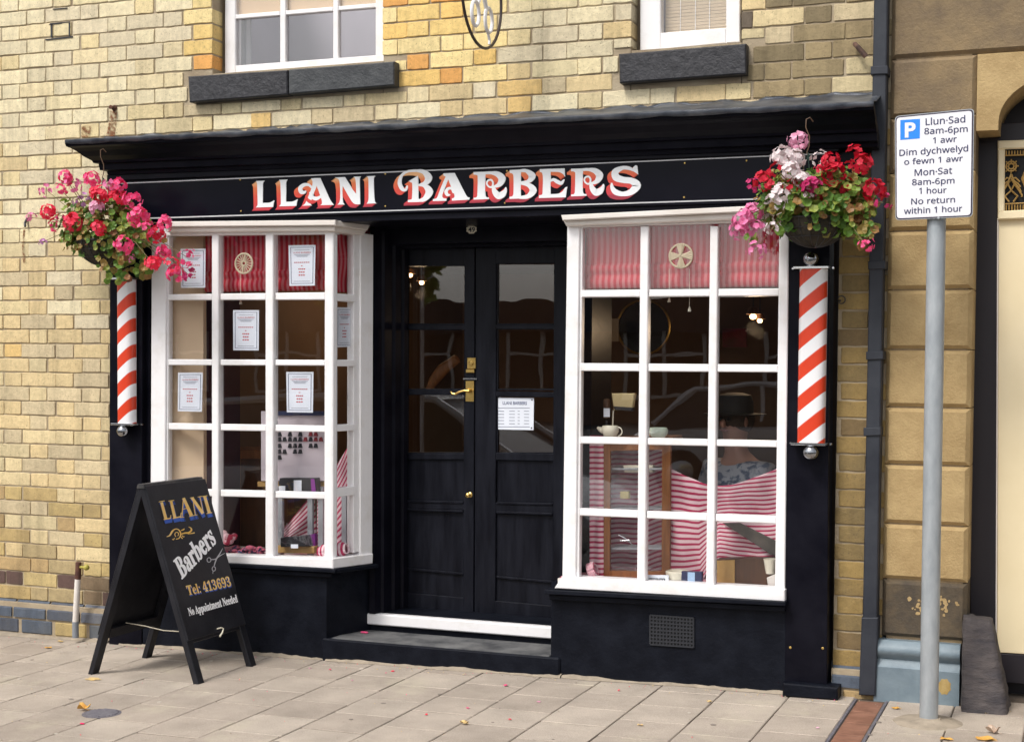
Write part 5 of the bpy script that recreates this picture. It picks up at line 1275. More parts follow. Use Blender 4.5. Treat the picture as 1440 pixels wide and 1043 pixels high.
# =================================================================== HANGING BASKETS
def leafmesh(col):
    b = MB(); n_ = 11; ctr = (0, 0, -.003); rim = []
    for i in range(n_):
        a = math.pi*2*(i+.5)/n_; r = .019*(1 if i % 2 else .88)*(1 if 0 < i < n_-1 else .92)
        rim.append((r*math.sin(a), r*math.cos(a), .003*math.sin(a*3)+.004))
    b.add([ctr]+rim, [(0, i, i+1) for i in range(1, n_)]+[(0, n_, 1)])
    return b.mesh('leaf', col)
def leafmat(name, c1, c2, c3):
    m, t, b = nt(name); L = t.links; oi = N(t, 'ShaderNodeObjectInfo').outputs['Random']; ri = N(t, 'ShaderNodeNewGeometry').outputs['Random Per Island']
    ad = N(t, 'ShaderNodeMath', operation='ADD'); L.new(oi, ad.inputs[0]); L.new(ri, ad.inputs[1]); fr = N(t, 'ShaderNodeMath', operation='FRACT'); L.new(ad.outputs[0], fr.inputs[0])
    r = N(t, 'ShaderNodeValToRGB'); e = r.color_ramp.elements; e[0].color = rgba(c1); e[1].color = rgba(c3); e[1].position = .95; q = e.new(.55); q.color = rgba(c2)
    L.new(fr.outputs[0], r.inputs[0]); L.new(r.outputs[0], b.inputs['Base Color']); b.inputs['Roughness'].default_value = .5
    b.inputs['Transmission Weight'].default_value = 0
    tr = N(t, 'ShaderNodeBsdfTranslucent'); L.new(r.outputs[0], tr.inputs[0]); mx = N(t, 'ShaderNodeMixShader'); mx.inputs[0].default_value = .28
    L.new(b.outputs[0], mx.inputs[1]); L.new(tr.outputs[0], mx.inputs[2]); out = [n for n in t.nodes if n.type == 'OUTPUT_MATERIAL'][0]; L.new(mx.outputs[0], out.inputs[0])
    return m
m_leafg = leafmat('geranium_leaf', (.065, .16, .022), (.16, .29, .04), (.34, .38, .08))
m_leafy = leafmat('turning_leaf', (.24, .24, .05), (.34, .20, .06), (.22, .08, .04))
LEAVES = [leafmesh(m_leafg), leafmesh(m_leafg), leafmesh(m_leafy)]
m_stem = mat('flower_stem', (.14, .16, .05), (.20, .08, .05), rough=.6, ns=40)
def petalmat(name, c, c2):
    m, t, b = nt(name); L = t.links; ri = N(t, 'ShaderNodeNewGeometry').outputs['Random Per Island']
    r = N(t, 'ShaderNodeValToRGB'); e = r.color_ramp.elements; e[0].color = rgba(c); e[1].color = rgba(c2); L.new(ri, r.inputs[0]); L.new(r.outputs[0], b.inputs['Base Color']); b.inputs['Roughness'].default_value = .6
    tr = N(t, 'ShaderNodeBsdfTranslucent'); L.new(r.outputs[0], tr.inputs[0]); mx = N(t, 'ShaderNodeMixShader'); mx.inputs[0].default_value = .3
    L.new(b.outputs[0], mx.inputs[1]); L.new(tr.outputs[0], mx.inputs[2]); out = [n for n in t.nodes if n.type == 'OUTPUT_MATERIAL'][0]; L.new(mx.outputs[0], out.inputs[0])
    return m
PM = {'hot': petalmat('hot_pink_petals', (.88, .025, .17), (.88, .16, .36)), 'red': petalmat('red_pink_petals', (.88, .02, .06), (.88, .07, .15)), 'pink': petalmat('pink_petals', (.80, .16, .38), (.80, .30, .52)),
      'lilac': petalmat('lilac_petals', (.62, .25, .62), (.75, .40, .72)), 'lpink': petalmat('light_pink_petals', (.80, .32, .50), (.82, .50, .64)), 'white': petalmat('white_petals', (.82, .78, .78), (.84, .70, .72)),
      'dred': petalmat('dark_red_petals', (.50, .004, .02), (.68, .012, .05)), 'mag': petalmat('magenta_petals', (.48, .015, .12), (.65, .05, .22))}
def headmesh(m, seed, n=26, R0=.036, loose=.0):
    r = random.Random(seed); b = MB()
    for i in range(n):
        z = r.uniform(-.55, 1); a = r.uniform(0, 6.283); q = math.sqrt(max(0, 1-z*z)); d = Vector((q*math.cos(a), q*math.sin(a), z))
        c = d*R0*r.uniform(.72, 1.05+loose); rot = d.to_track_quat('Z', 'Y'); k = r.uniform(0, 6.28)
        for j in range(5):
            aa = k+j*1.2566+r.uniform(-.1, .1); l_ = r.uniform(.010, .0135); w_ = .0058
            u = Vector((math.cos(aa), math.sin(aa), r.uniform(.0, .35))); v = Vector((-math.sin(aa), math.cos(aa), 0))
            P = [Vector((0, 0, 0)), u*l_*.6+v*w_, u*l_, u*l_*.6-v*w_]
            b.add([c+rot @ p for p in P], [(0, 1, 2, 3)])
    return b.mesh('flower_head', m)
HM = {}
def basket(ctr, hook, top_loops, heads, leafn, label, seed, rb, stuffn, rx, rz, extra):
    r = random.Random(seed); bx, by, bz = ctr
    t_ = thing('hanging_basket', label, 'flower basket', ctr, None)
    # wire bowl with dark liner
    b = MB(); prof_ = [(max(rb*math.sin(math.pi/2*i/8), .001), -rb*.85*math.cos(math.pi/2*i/8)) for i in range(9)]
    b.lathe(prof_+[(rb*.93, -.01)], (bx, by, bz), 26); b.build('liner', mat('basket_liner', (.022, .019, .014), (.05, .04, .025), rough=.95, ns=40, bump=.006, bs=60), t_, True)
    b = MB(); torus_z(b, (bx, by, bz), rb*1.02, .004)
    for i in range(10):
        a = math.pi*i/10; pts = [Vector((bx+rb*1.02*math.cos(th)*math.cos(a), by+rb*1.02*math.cos(th)*math.sin(a), bz-rb*.87*math.sin(th))) for th in [math.pi*k/12 for k in range(13)]]
        b.tube(pts, .0016, 4)
    for z_ in (.35, .65): torus_z(b, (bx, by, bz-rb*.87*z_), rb*1.02*math.sqrt(1-z_*z_), .0016)
    b.build('wire_frame', m_dark, t_)
    # chains and hook
    b = MB(); top = Vector((hook[0], hook[1], hook[2]-.14))
    for k in range(3):
        a = 2.1*k+.6; e_ = Vector((bx+rb*math.cos(a), by+rb*math.sin(a), bz)); n_ = 16
        for i in range(n_):
            c0 = top.lerp(e_, i/n_); c1 = top.lerp(e_, (i+.9)/n_); off_ = Vector((.0022, 0, 0)) if i % 2 else Vector((0, .0022, 0)); b.tube([c0+off_, c1+off_], .0012, 4); b.tube([c0-off_, c1-off_], .0012, 4)
    b.build('chain', mat('green_chain', (.03, .08, .06), rough=.5), t_)
    b = MB(); H = Vector(hook); b.tube([H+Vector((.02, .0, -.005)), H+Vector((.008, -.01, .012)), H+Vector((-.008, -.012, .005)), H+Vector((-.010, -.008, -.03)), H+Vector((.006, -.004, -.07)), H+Vector((.004, 0, -.11)), H+Vector((-.006, 0, -.14)), H+Vector((0, 0, -.15))], .0026, 6)
    b.build('hook', mat('rusty_wire', (.12, .07, .04), rough=.6), t_, True)
    # leaves
    def place():
        while True:
            x, y, z = r.uniform(-1, 1), r.uniform(-1, 1), r.uniform(-.8, 1)
            d = x*x+y*y+z*z
            if .45 < d < 1: break
        return Vector((bx+x*rx, by+y*rx*.72, bz+rz*.35+z*rz))
    spots = [(place(), None) for _ in range(stuffn+leafn)]
    for (px_, py_, rad, cnt) in extra:
        for _ in range(cnt):
            q = at(px_+r.gauss(0, rad), py_+r.gauss(0, rad), by+r.uniform(-.16, .06)); spots.append((q, 1))
    spots.sort(key=lambda s: s[0].y)
    sb = MB()
    for i, (p, ex) in enumerate(spots):
        d = Vector((p.x-bx, (p.y-by)*1.3-.05, p.z-bz+.02)).normalized(); d = (d+Vector((r.uniform(-.6, .6), r.uniform(-.7, .2), r.uniform(-.2, .8)))).normalized()
        q = d.to_track_quat('Z', 'Y') @ Matrix.Rotation(r.uniform(0, 6.28), 3, 'Z').to_quaternion(); s_ = r.uniform(.65, 1.35)
        me = LEAVES[2 if r.random() < (.22 if ex is None else .4) else 0]
        if i < leafn:
            o = bpy.data.objects.new('leaf', me); o.rotation_mode = 'QUATERNION'; o.rotation_quaternion = q; o.location = p; o.scale = (s_, s_, s_); link(o, t_)
        else:
            sb.mi = 1 if me is LEAVES[2] else 0
            sb.add([p+q @ (v.co*s_) for v in me.vertices], [tuple(f.vertices) for f in me.polygons])
    o = sb.build('foliage', [m_leafg, m_leafy], t_); tag(o, kind='stuff')
    stm = MB()
    for i, (px_, py_, rr_, colr) in enumerate(heads):
        dep = by-.10-r.uniform(0, .10)
        p = at(px_, py_, dep); s_ = rr_/14.
        key = (colr, i % 2, s_ < .75)
        if key not in HM: HM[key] = headmesh(PM[colr], hash(colr) % 97 + i if False else len(HM)+5, 13 if s_ < .75 else 30, .032, .25 if s_ < .75 else 0)
        o = bpy.data.objects.new('flower_head', HM[key]); o.location = p; o.scale = (s_*1.62 if s_ >= .75 else s_*1.9,)*3; o.rotation_euler = (r.uniform(.2, .9), r.uniform(-.5, .5), r.uniform(0, 6)); link(o, t_)
        root = Vector((bx+(p.x-bx)*.3, by, bz+.03)); mid = (root+p)/2+Vector((0, -.03, .035))
        stm.tube([root, mid, p], [.0026, .002, .0016], 5)
    stm.build('stems', m_stem, t_)
    return t_
def torus_z(b, o, R0, r, n=30, m_=5):
    pts = []
    for i in range(n):
        a = 2*math.pi*i/n
        for j in range(m_):
            c_ = 2*math.pi*j/m_; pts.append((o[0]+(R0+r*math.cos(c_))*math.cos(a), o[1]+(R0+r*math.cos(c_))*math.sin(a), o[2]+r*math.sin(c_)))
    b.add(pts, [(i*m_+j, i*m_+(j+1) % m_, ((i+1) % n)*m_+(j+1) % m_, ((i+1) % n)*m_+j) for i in range(n) for j in range(m_)])
H1 = [(92, 250, 11, 'hot'), (128, 253, 12, 'hot'), (168, 262, 12, 'hot'), (66, 268, 8, 'pink'), (86, 267, 8, 'hot'), (103, 262, 9, 'pink'), (140, 275, 14, 'red'), (165, 278, 13, 'red'), (186, 281, 13, 'hot'), (116, 284, 10, 'lilac'), (136, 292, 11, 'lpink'),
      (68, 299, 12, 'red'), (44, 306, 6, 'pink'), (84, 308, 6, 'mag'), (74, 318, 7, 'hot'), (103, 313, 14, 'red'), (138, 321, 11, 'red'), (195, 306, 15, 'hot'), (231, 314, 11, 'hot'), (220, 330, 13, 'red'), (205, 322, 9, 'hot'), (61, 340, 5, 'lilac'), (174, 345, 13, 'hot'), (183, 363, 5, 'pink'), (215, 371, 12, 'red'), (230, 356, 11, 'hot'), (262, 361, 10, 'hot'), (247, 385, 13, 'hot'), (265, 386, 8, 'mag'), (240, 372, 9, 'red'), (153, 262, 9, 'pink')]
c1 = at(150, 340, -.27)
basket((c1.x, -.27, c1.z), tuple(at(145, 213, -.29)), None, H1, 170, 'hanging basket of bright pink and red geraniums above the A-board', 5, .155, 560, .265, .175,
       [(100, 300, 14, 40), (118, 335, 12, 40), (165, 368, 12, 50), (190, 330, 14, 40), (200, 375, 9, 24), (95, 335, 8, 22), (130, 305, 14, 40), (150, 345, 16, 60), (175, 385, 6, 16)])
H2 = [(1122, 198, 12, 'lpink'), (1101, 222, 14, 'white'), (1118, 225, 12, 'white'), (1072, 255, 12, 'dred'), (1085, 262, 8, 'dred'), (1047, 311, 14, 'pink'), (1058, 300, 12, 'pink'), (1042, 324, 10, 'pink'), (1099, 273, 12, 'white'), (1077, 298, 9, 'white'), (1127, 254, 11, 'white'), (1141, 263, 12, 'mag'), (1152, 240, 6, 'red'),
      (1168, 228, 12, 'dred'), (1172, 244, 13, 'dred'), (1205, 221, 10, 'dred'), (1213, 231, 12, 'dred'), (1152, 226, 8, 'white'), (1152, 269, 13, 'dred'), (1230, 268, 14, 'dred'), (1242, 285, 8, 'mag'), (1062, 353, 9, 'pink'), (1086, 322, 7, 'white'), (1092, 240, 8, 'dred'), (1218, 346, 7, 'hot'), (1193, 236, 7, 'dred'), (1060, 262, 7, 'mag'), (1111, 263, 7, 'dred'), (1112, 241, 11, 'white'), (1090, 286, 10, 'white'), (1135, 280, 8, 'white'), (1185, 262, 9, 'dred'), (1060, 322, 10, 'pink')]
c2_ = at(1146, 308, -.30)
basket((c2_.x, -.30, c2_.z), tuple(at(1137, 170, -.30)), None, H2, 170, 'hanging basket of white, pink and dark red geraniums nearer the parking sign', 9, .145, 430, .275, .17,
       [(1095, 268, 14, 40), (1190, 295, 14, 50), (1215, 325, 9, 40), (1140, 285, 16, 50), (1105, 295, 12, 36), (1195, 260, 14, 40), (1212, 290, 9, 30), (1062, 335, 6, 10), (1170, 270, 14, 40)])

# =================================================================== DOWNPIPE, HOOKS
dp = thing('downpipe', 'square dark grey iron downpipe between the yellow brick and the sandstone pier', 'drainpipe', at(1222, 975, -.06))
PA = [(1228.7, -60), (1248.6, -60), (1234.5, 860), (1214, 860)]
b = MB(); b.px([(1230, -60), (1249.4, -60), (1233.3, 872), (1213, 872)], -.085, .075, .005); b.build('pipe', m_pipe, dp)
b = MB(); b.px([(1211.5, 868), (1235, 868), (1231, 978), (1207.5, 977)], -.09, .08, .005); b.build('pipe_shoe', m_pipe, dp)
for y, x in ((99, 1225), (373, 1221.5), (500, 1218.5), (607, 1215)):
    b = MB(); b.px([(x-.8, y-5.5), (x+23.5, y-6.5), (x+23.5, y+5), (x-.8, y+6)], -.094, .09, .003); b.build('bracket', m_pipe, dp)
b = MB(); b.tube([at(1202, 62, -.02), at(1206, 66, -.06), at(1218, 80, -.05)], [.010, .011, .012], 8); tag(b.build('iron_stub', mat('rusty_iron', (.06, .04, .035), (.12, .06, .04), rough=.8, ns=30)), 'dark iron stub sticking out of the bricks beside the downpipe', 'stub')
b = MB(); q = at(1184, 423, -.015); b.tube([q+Vector((-.02, -.0, .0)), q+Vector((-.004, -.012, .002))]+[q+Vector((.018*math.sin(a), -.02, -.018*math.cos(a)+.004)) for a in [i*.6 for i in range(-1, 8)]], .0032, 6); tag(b.build('iron_hook', m_dark, None, True), 'small curled iron hook in the brick strip right of the pilaster', 'hook')
b = MB(); q = at(160, 152, -.01); b.lathe([(.018, 0), (.012, .01), (.009, .03), (.012, .035)], (q.x, -.004, q.z), 10, (0, -1, 0)); tag(b.build('rusty_stub', mat('rust', (.05, .025, .02), (.14, .05, .025), rough=.9, ns=50)), 'rusty bolt end with a rust streak above the left end of the cornice', 'bolt')
# rust streaks: thin films of rust lying on the bricks
b = MB()
def film(b, pts, w0, w1, Y=-.0062):
    L_ = [at(x-w, y, Y) for (x, y), w in zip(pts, w0)]; R2 = [at(x+w, y, Y) for (x, y), w in zip(pts, w1)]; n_ = len(L_)
    b.add(L_+R2, [(i, i+1, n_+i+1, n_+i) for i in range(n_-1)])
m_rustf = bpy.data.materials.new('rust_streak'); m_rustf.use_nodes = True; t = m_rustf.node_tree; bb = t.nodes['Principled BSDF']; bb.inputs['Base Color'].default_value = (.20, .075, .03, 1); bb.inputs['Roughness'].default_value = .95
nz = N(t, 'ShaderNodeTexNoise', Scale=60., Detail=5.); ps = N(t, 'ShaderNodeNewGeometry'); t.links.new(ps.outputs['Position'], nz.inputs['Vector']); mr = N(t, 'ShaderNodeMapRange'); mr.inputs['From Min'].default_value = .35; mr.inputs['From Max'].default_value = .62; mr.inputs['To Max'].default_value = .85; t.links.new(nz.outputs[0], mr.inputs[0]); t.links.new(mr.outputs[0], bb.inputs['Alpha'])
for fa in (([(159, 156), (158, 165), (157, 178), (155, 192)], [4, 4, 5, 6], [6, 6, 6, 6]), ([(121, 177), (120, 193)], [6, 6], [7, 7]), ([(34, 323), (32, 345), (33, 370)], [1.2, 1, .8], [1.2, 1.5, 2.5])):
    b = MB(); film(b, *fa); b.build('rust_streak', m_rustf, bld)
b = MB(); q = at(35, 314, -.02); b.tube([q+Vector((0, .02, .03)), q, q+Vector((.01, -.01, -.02))], .007, 6); tag(b.build('iron_nail', m_dark), 'small dark iron hook in the bricks left of the pink flower basket', 'hook')
# burglar-alarm like ring marks in the brick face near the top left (dark pointed joints)
b = MB()
for P in ([(69, 34.2), (87, 32.2), (87, 33.4), (69, 35.4)], [(64, 55.2), (102, 51.0), (102, 52.8), (64, 57)], [(71, 34), (73.4, 33.8), (73.4, 53), (71, 53.4)], [(96.4, 32.6), (98.2, 32.4), (98.2, 51), (96.4, 51.3)], [(74, 12.6), (94, 10.8), (94, 12), (74, 13.8)], [(70, 33.2), (98, 30.4), (98, 31.6), (70, 34.4)]):
    b.px(P, -.0065, .004)
tag(b.build('dark_pointing', m_dark, bld), kind='stuff')
# small vertical standpipe at the left
sp_ = thing('standpipe', 'thin white and grey pipe with brown tap head against the left wall', 'pipe', at(107, 896, -.10))
b = MB(); A = at(106.2, 896, -.11); B_ = at(109.5, 814, -.11); Cc = at(106.8, 864, -.11)
b.lathe([(.0185, 0), (.0185, .09)], A, 14); b.build('pipe_base', mat('grey_plastic', (.22, .24, .27), rough=.5), sp_, True)
b = MB(); b.tube([A+Vector((0, 0, .085)), B_], .0168, 14); b.build('pipe', m_white2, sp_, True)
b = MB(); b.tube([B_-Vector((0, 0, .01)), B_+Vector((.001, 0, .012)), at(110.5, 790, -.11)], [.015, .018, .017], 10); b.build('tap_head', mat('tap_brown', (.07, .025, .02), (.12, .05, .03), rough=.6, ns=30), sp_, True)
b = MB(); q = at(121.5, 797.5, -.12); b.sphere(q, .017, 12); b.tube([at(113, 797, -.115), q], .007, 8); b.build('tap_knob', mat('tap_yellow', (.38, .33, .06), rough=.5), sp_, True)

# =================================================================== SANDSTONE PIER AND ARCHED DOORWAY
stn = thing('sandstone_building', 'sandstone building with rusticated pier, arch and cream door', 'building', at(1300, 990, .0))
PYf = -.02; xa0, xa1 = at(1246, 500, PYf).x, at(1366, 500, PYf).x
m_gap = m_sandd
jts = [(73, 88), (158, 170), (320, 328), (404, 410), (490, 493), (571, 575), (652, 656), (736, 740), (815, 819), (897, 900)]
def zpy(y, x=1300): return at(x, y, PYf).z
def block(x0, x1, z0, z1, m, name='stone_block', ch=.018, y0=PYf, d=.36):
    b = MB(); b.prism([(x0, z0), (x1, z0), (x1, z1), (x0, z1)], (0, y0, 0), (1, 0, 0), (0, 0, 1), (0, -1, 0), d, ch)
    return b.build(name, m, stn)
# core behind the chamfered blocks
b = MB(); b.box(xa0+.02, xa1-.02, PYf+.016, .45, zpy(905), zpy(20)); b.build('pier_core', m_sandd, stn)
zj = [zpy((a+c_)/2) for a, c_ in jts]
for i in range(len(zj)-1):
    if i == 1: z1_, z0_ = zj[1], zpy(240)
    m = m_sandb if i == 8 else (m_sand if i > 4 else (m_sandd if i < 2 else m_sand))
    if i == 0: block(xa0, xa1, zj[1]+.002, zj[0]-.002, m_sandd); continue
    if i == 1:
        zmid = zpy(242); block(xa0, xa1, zmid+.002, zj[1]-.002, m_sandd); block(xa0, xa1, zj[2]+.002, zmid-.002, m_sand); continue
    block(xa0, xa1, zj[i+1]+.002, zj[i]-.002, m)
# lintel course and arch stones
XR_ = 7.6
xc_ = at(1502, 120, PYf).x; zs_ = at(1404, 168, PYf).z; ra = xc_-at(1404, 168, PYf).x; zc_ = zs_-.01
block(xa0-.0, 6.1, zj[0]+.002, zpy(73)+.42, m_sandd); block(6.104, XR_, zj[0]+.002, zpy(73)+.42, m_sandd)
block(xa0, 6.5, zpy(73)+.425, zpy(73)+.9, m_sandd)
ztop = zj[0]-.003
def arch(x_in, sgn):
    pts = [(xc_-sgn*ra, zc_-.035), (x_in, zc_-.035), (x_in, ztop), (xc_-sgn*.003, ztop)]
    n_ = 12
    for i in range(n_, -1, -1):
        a = math.pi/2*i/n_; pts.append((xc_-sgn*ra*math.cos(a)*1.0, zc_+(ztop-.10-zc_)*math.sin(a)))
    # flat arch: semi-ellipse
    return pts
for sgn, xin in ((1, xa1+.002), (-1, 2*xc_-xa1-.002)):
    P = arch(xin, sgn); b = MB(); vs = P[:]
    tri = tessellate_polygon([[Vector((x, z, 0)) for x, z in vs]]); k_ = len(vs)
    b.add([(x, PYf+.004, z) for x, z in vs]+[(x, .33, z) for x, z in vs], [tuple(t_) for t_ in tri]+[tuple(k_+i for i in reversed(t_)) for t_ in tri]+[(i, (i+1) % k_, (i+1) % k_+k_, i+k_) for i in range(k_)])
    b.build('arch_stone', m_sand, stn)
# mirrored far pier (outside the frame) so the arch stands on something
b = MB(); b.box(2*xc_-xa1, 2*xc_-xa0, PYf, .45, -.05, ztop, c=.01); b.build('far_pier', m_sand, stn)
# painted plinth: block with chamfered top and a roll above
zA = at(1290, 903, -.06).z; zB = at(1290, 925, -.06).z; zC = at(1290, 932, -.07).z
x0p, x1p = at(1229, 950, -.075).x, at(1349, 960, -.075).x
b = MB(); prf = [(-.075, gz(5)-.04), (-.075, zC-.028), (-.058, zC-.010), (-.052, zC+.004)]
r_ = (zA-zC)/2; zc = (zA+zC)/2
prf += [(-.050-.030*math.sin(math.pi*i/10), zC+.006+(zA-zC-.006)*i/10) for i in range(11)]
prf += [(PYf+.002, zA), (.3, zA), (.3, gz(5)-.04)]
n_ = len(prf); vs = [(x0p, y, z) for y, z in prf]+[(x1p, y, z) for y, z in prf]
b.add(vs, [tuple(range(n_)), tuple(range(2*n_-1, n_-1, -1))]+[(i, i+n_, (i+1) % n_+n_, (i+1) % n_) for i in range(n_)])
plh = b.build('painted_plinth', m_plinth, stn, True)
b = MB(); P = []
for i in range(16):
    a = i/16*6.283; rr = (11 if i % 2 else 9.5); P.append((1328+rr*math.cos(a)*.9, 965+rr*1.1*math.sin(a)))
b.px(P, -.0757, .0006); b.build('bare_patch', m_patch, stn)
# bare stone patch on the base block (flaked)
b = MB(); rr = random.Random(8)
for i in range(80):
    cx_, cy_ = 1309+rr.gauss(0, 14), 850+rr.gauss(0, 9); r0 = rr.uniform(.8, 3.2)
    b.px([(cx_+r0*math.cos(a)*rr.uniform(.7, 1.2), cy_+r0*math.sin(a)*rr.uniform(.7, 1.2)) for a in [k*.9 for k in range(7)]], PYf-.0004-.00002*i, .002)
tag(b.build('flaked_patch', m_sand, stn), kind='stuff')
# doorway
yd = .20
b = MB(); b.box(xa1-.0, 2*xc_-xa1, yd+.10, yd+.14, -.05, ztop); b.build('door_recess', m_pur, stn)
b = MB(); b.px([(1366, 176), (1500, 168), (1500, 197), (1366, 200)], yd, .06, .003); b.build('door_lintel', m_pur, stn)
b = MB(); b.px([(1366, 200), (1403, 198), (1401, 960), (1364, 960)], yd, .06, .003); b.build('door_jamb', m_pur, stn)
b = MB(); b.px([(1398, 918), (1520, 924), (1520, 968), (1398, 958)], yd-.002, .06, .003); b.build('door_foot', m_pur, stn)
b = MB(); b.px([(1404, 307), (1520, 303), (1520, 924), (1402, 917)], yd-.004, .05, .003); b.build('cream_panel', m_creamdoor, stn)
b = MB(); b.px([(1399.8, 917.4), (1401.7, 917.4), (1404.2, 307), (1402.2, 307)], yd-.012, .04, .001); b.build('panel_edge', m_white2, stn)
gx0, gx1, gy0, gy1 = 1403, 1520, 198, 309
for P in ([(gx0, 198), (1520, 194), (1520, 206), (gx0, 210)], [(gx0, 210), (1413, 209.6), (1412.5, 298), (gx0, 299)], [(gx0, 297), (1520, 291), (1520, 304), (gx0, 309)]):
    b = MB(); b.px(P, yd-.03, .05, .005); b.build('grille_frame', m_creamdoor, stn)
b = MB(); b.px([(1412, 209), (1520, 205), (1520, 292), (1412, 298)], yd-.006, .01); b.build('grille_hollow', m_blackflat, stn)
m_gold = mat('gold_iron', (.50, .32, .10), (.40, .24, .07), rough=.5, metal=.3, ns=30)
b = MB(); G0 = lambda x, y: at(x, y, yd-.018)
for i in range(14): x = 1415+i*4; b.tube([G0(x, 212), G0(x, 218)], .0028, 5); b.tube([G0(x, 288), G0(x, 296)], .0028, 5)
b.tube([G0(1412, 219), G0(1500, 216)], .003, 5); b.tube([G0(1412, 287), G0(1500, 283)], .003, 5)
for cx_ in (1422, 1462):
    c_ = G0(cx_, 234)
    for R0 in (.012, .022): torus(b, c_, R0, .0036, 16, 5)
    for k in range(8): a = k*.785; b.tube([c_+Vector((math.cos(a)*.012, 0, math.sin(a)*.012)), c_+Vector((math.cos(a)*.032, 0, math.sin(a)*.032))], .003, 4)
    for s_ in (-1, 1):
        for k in range(4): b.tube([G0(cx_, 252), G0(cx_+s_*(6+k*3), 250+k*8), G0(cx_+s_*(12+k*1), 256+k*7)], .004, 5)
        b.tube([G0(cx_, 245), G0(cx_+s_*5, 258), G0(cx_, 268), G0(cx_+s_*9, 276), G0(cx_+s_*3, 284)], .0045, 5)
for k in range(7): b.tube([G0(1437, 252), G0(1437+(14)*math.cos(-1.2+k*.4), 252+14*math.sin(-1.2+k*.4))], .0035, 5)
b.build('iron_grille', m_gold, stn, True)
# guard stone
b = MB(); rr = random.Random(2)
zg = gz(5.4)
q = [at(1352, 993, -.12), at(1421, 994, -.12), at(1395, 870, -.09), at(1353, 866, -.09)]
nx_, ny_, nz_ = 7, 5, 12; vs = []; fs = []
def rockpt(u, v, w):
    x0_ = lerp(q[0].x, q[3].x, w); x1_ = lerp(q[1].x, q[2].x, w**1.1); y0_ = lerp(-.20, -.08, w); y1_ = lerp(.10, .03, w)
    return Vector((lerp(x0_, x1_, u), lerp(y0_, y1_, v), lerp(zg-.03, q[2].z-.012*u, w)))
bm = bmesh.new(); grid = {}
for i in range(nx_+1):
    for j in range(ny_+1):
        for k in range(nz_+1):
            if i in (0, nx_) or j in (0, ny_) or k in (0, nz_):
                u, v, w = i/nx_, j/ny_, k/nz_; p = rockpt(u, v, w); ed = sum((i in (0, nx_), j in (0, ny_), k == nz_))
                c_ = rockpt(.5, .5, w); p = p+(c_-p)*(.07*(ed-1)) if ed > 1 else p
                grid[i, j, k] = bm.verts.new(p+Vector((rr.uniform(-1, 1), rr.uniform(-1, 1), rr.uniform(-1, 1)))*.004)
for a in range(nx_):
    for c_ in range(nz_):
        for j in (0, ny_): bm.faces.new([grid[a, j, c_], grid[a+1, j, c_], grid[a+1, j, c_+1], grid[a, j, c_+1]])
    for d in range(ny_):
        for k in (0, nz_): bm.faces.new([grid[a, d, k], grid[a+1, d, k], grid[a+1, d+1, k], grid[a, d+1, k]])
for d in range(ny_):
    for c_ in range(nz_):
        for i in (0, nx_): bm.faces.new([grid[i, d, c_], grid[i, d+1, c_], grid[i, d+1, c_+1], grid[i, d, c_+1]])
bmesh.ops.recalc_face_normals(bm, faces=bm.faces); me = bpy.data.meshes.new('guard_stone'); bm.to_mesh(me); bm.free(); me.materials.append(m_rock)
for p_ in me.polygons: p_.use_smooth = True
o = bpy.data.objects.new('guard_stone', me); C.objects.link(o); tag(o, 'dark weathered guard stone leaning beside the cream doorway', 'stone')

# =================================================================== PARKING SIGN ON ITS POLE
def sansm(s):
    out = ''
    for ch_ in s:
        if 'A' <= ch_ <= 'Z': out += chr(0x1D5A0+ord(ch_)-65)
        elif 'a' <= ch_ <= 'z': out += chr(0x1D5BA+ord(ch_)-97)
        elif '0' <= ch_ <= '9': out += chr(0x1D7E2+ord(ch_)-48)
        else: out += ch_
    return out
Yp = -.42; pb = at(1306, 1012, Yp); pt = at(1317, 308, Yp); slope = (pt-pb)/(pt.z-pb.z)
zg = gz(pb.x)
sg = thing('parking_sign', 'white parking restriction sign with blue P on a galvanised pole', 'road sign', (pb.x, Yp, zg))
def pole_pt(z): return pb+slope*(z-pb.z)
zt_s = at(1314, 158, Yp).z
b = MB(); b.tube([pole_pt(zg-.05), pole_pt((zg+zt_s)/2), pole_pt(zt_s-.03)], .0385, 24); b.build('pole', m_galv, sg, True)
b = MB(); R0 = [(.15, .0), (.14, .005), (.09, .010), (.055, .018), (.041, .024)]; b.lathe(R0, (pb.x, Yp, zg-.003), 20)
rr = random.Random(4); b.v = [(x+rr.uniform(-.008, .008), y+rr.uniform(-.008, .008), z) for x, y, z in b.v]; b.build('concrete_collar', m_concrete, sg, True)
ang = R_(11); nrm = Vector((math.sin(-ang)*1.0, -math.cos(ang), 0)); P0 = pole_pt(at(1314, 235, Yp).z)+nrm*.056
pjs = lambda x, y: at_pl(x, y, P0, nrm)
def S7(x, y): return (1255+x/6.517, 150+y/6.517)
def rrect(a, b_, c_, d, r=10):
    """rounded quad in zoom px (corners tl,tr,br,bl)"""
    out = []; Q = [a, b_, c_, d]
    for i in range(4):
        p, pr_, nx2 = Vector(Q[i]), Vector(Q[i-1]), Vector(Q[(i+1) % 4]); u = (pr_-p).normalized(); v = (nx2-p).normalized()
        for k in range(5):
            t = k/4; out.append(tuple(p+u*r*(1-t)**2+v*r*t**2))
    return out
plate = [S7(*p) for p in rrect((22, 88), (748, 18), (735, 1010), (26, 1042), 42)]
b = MB(); b.pxp(plate, P0, nrm, .003); pl_ = b.build('sign_plate', m_galv, sg)
plate = [S7(*p) for p in rrect((28, 94), (742, 25), (729, 1004), (31, 1036), 40)]
b = MB(); b.pxp(plate, P0+nrm*.0008, nrm, .0006); b.build('sign_border', mat('sign_black', (.03, .02, .045), rough=.4), pl_)
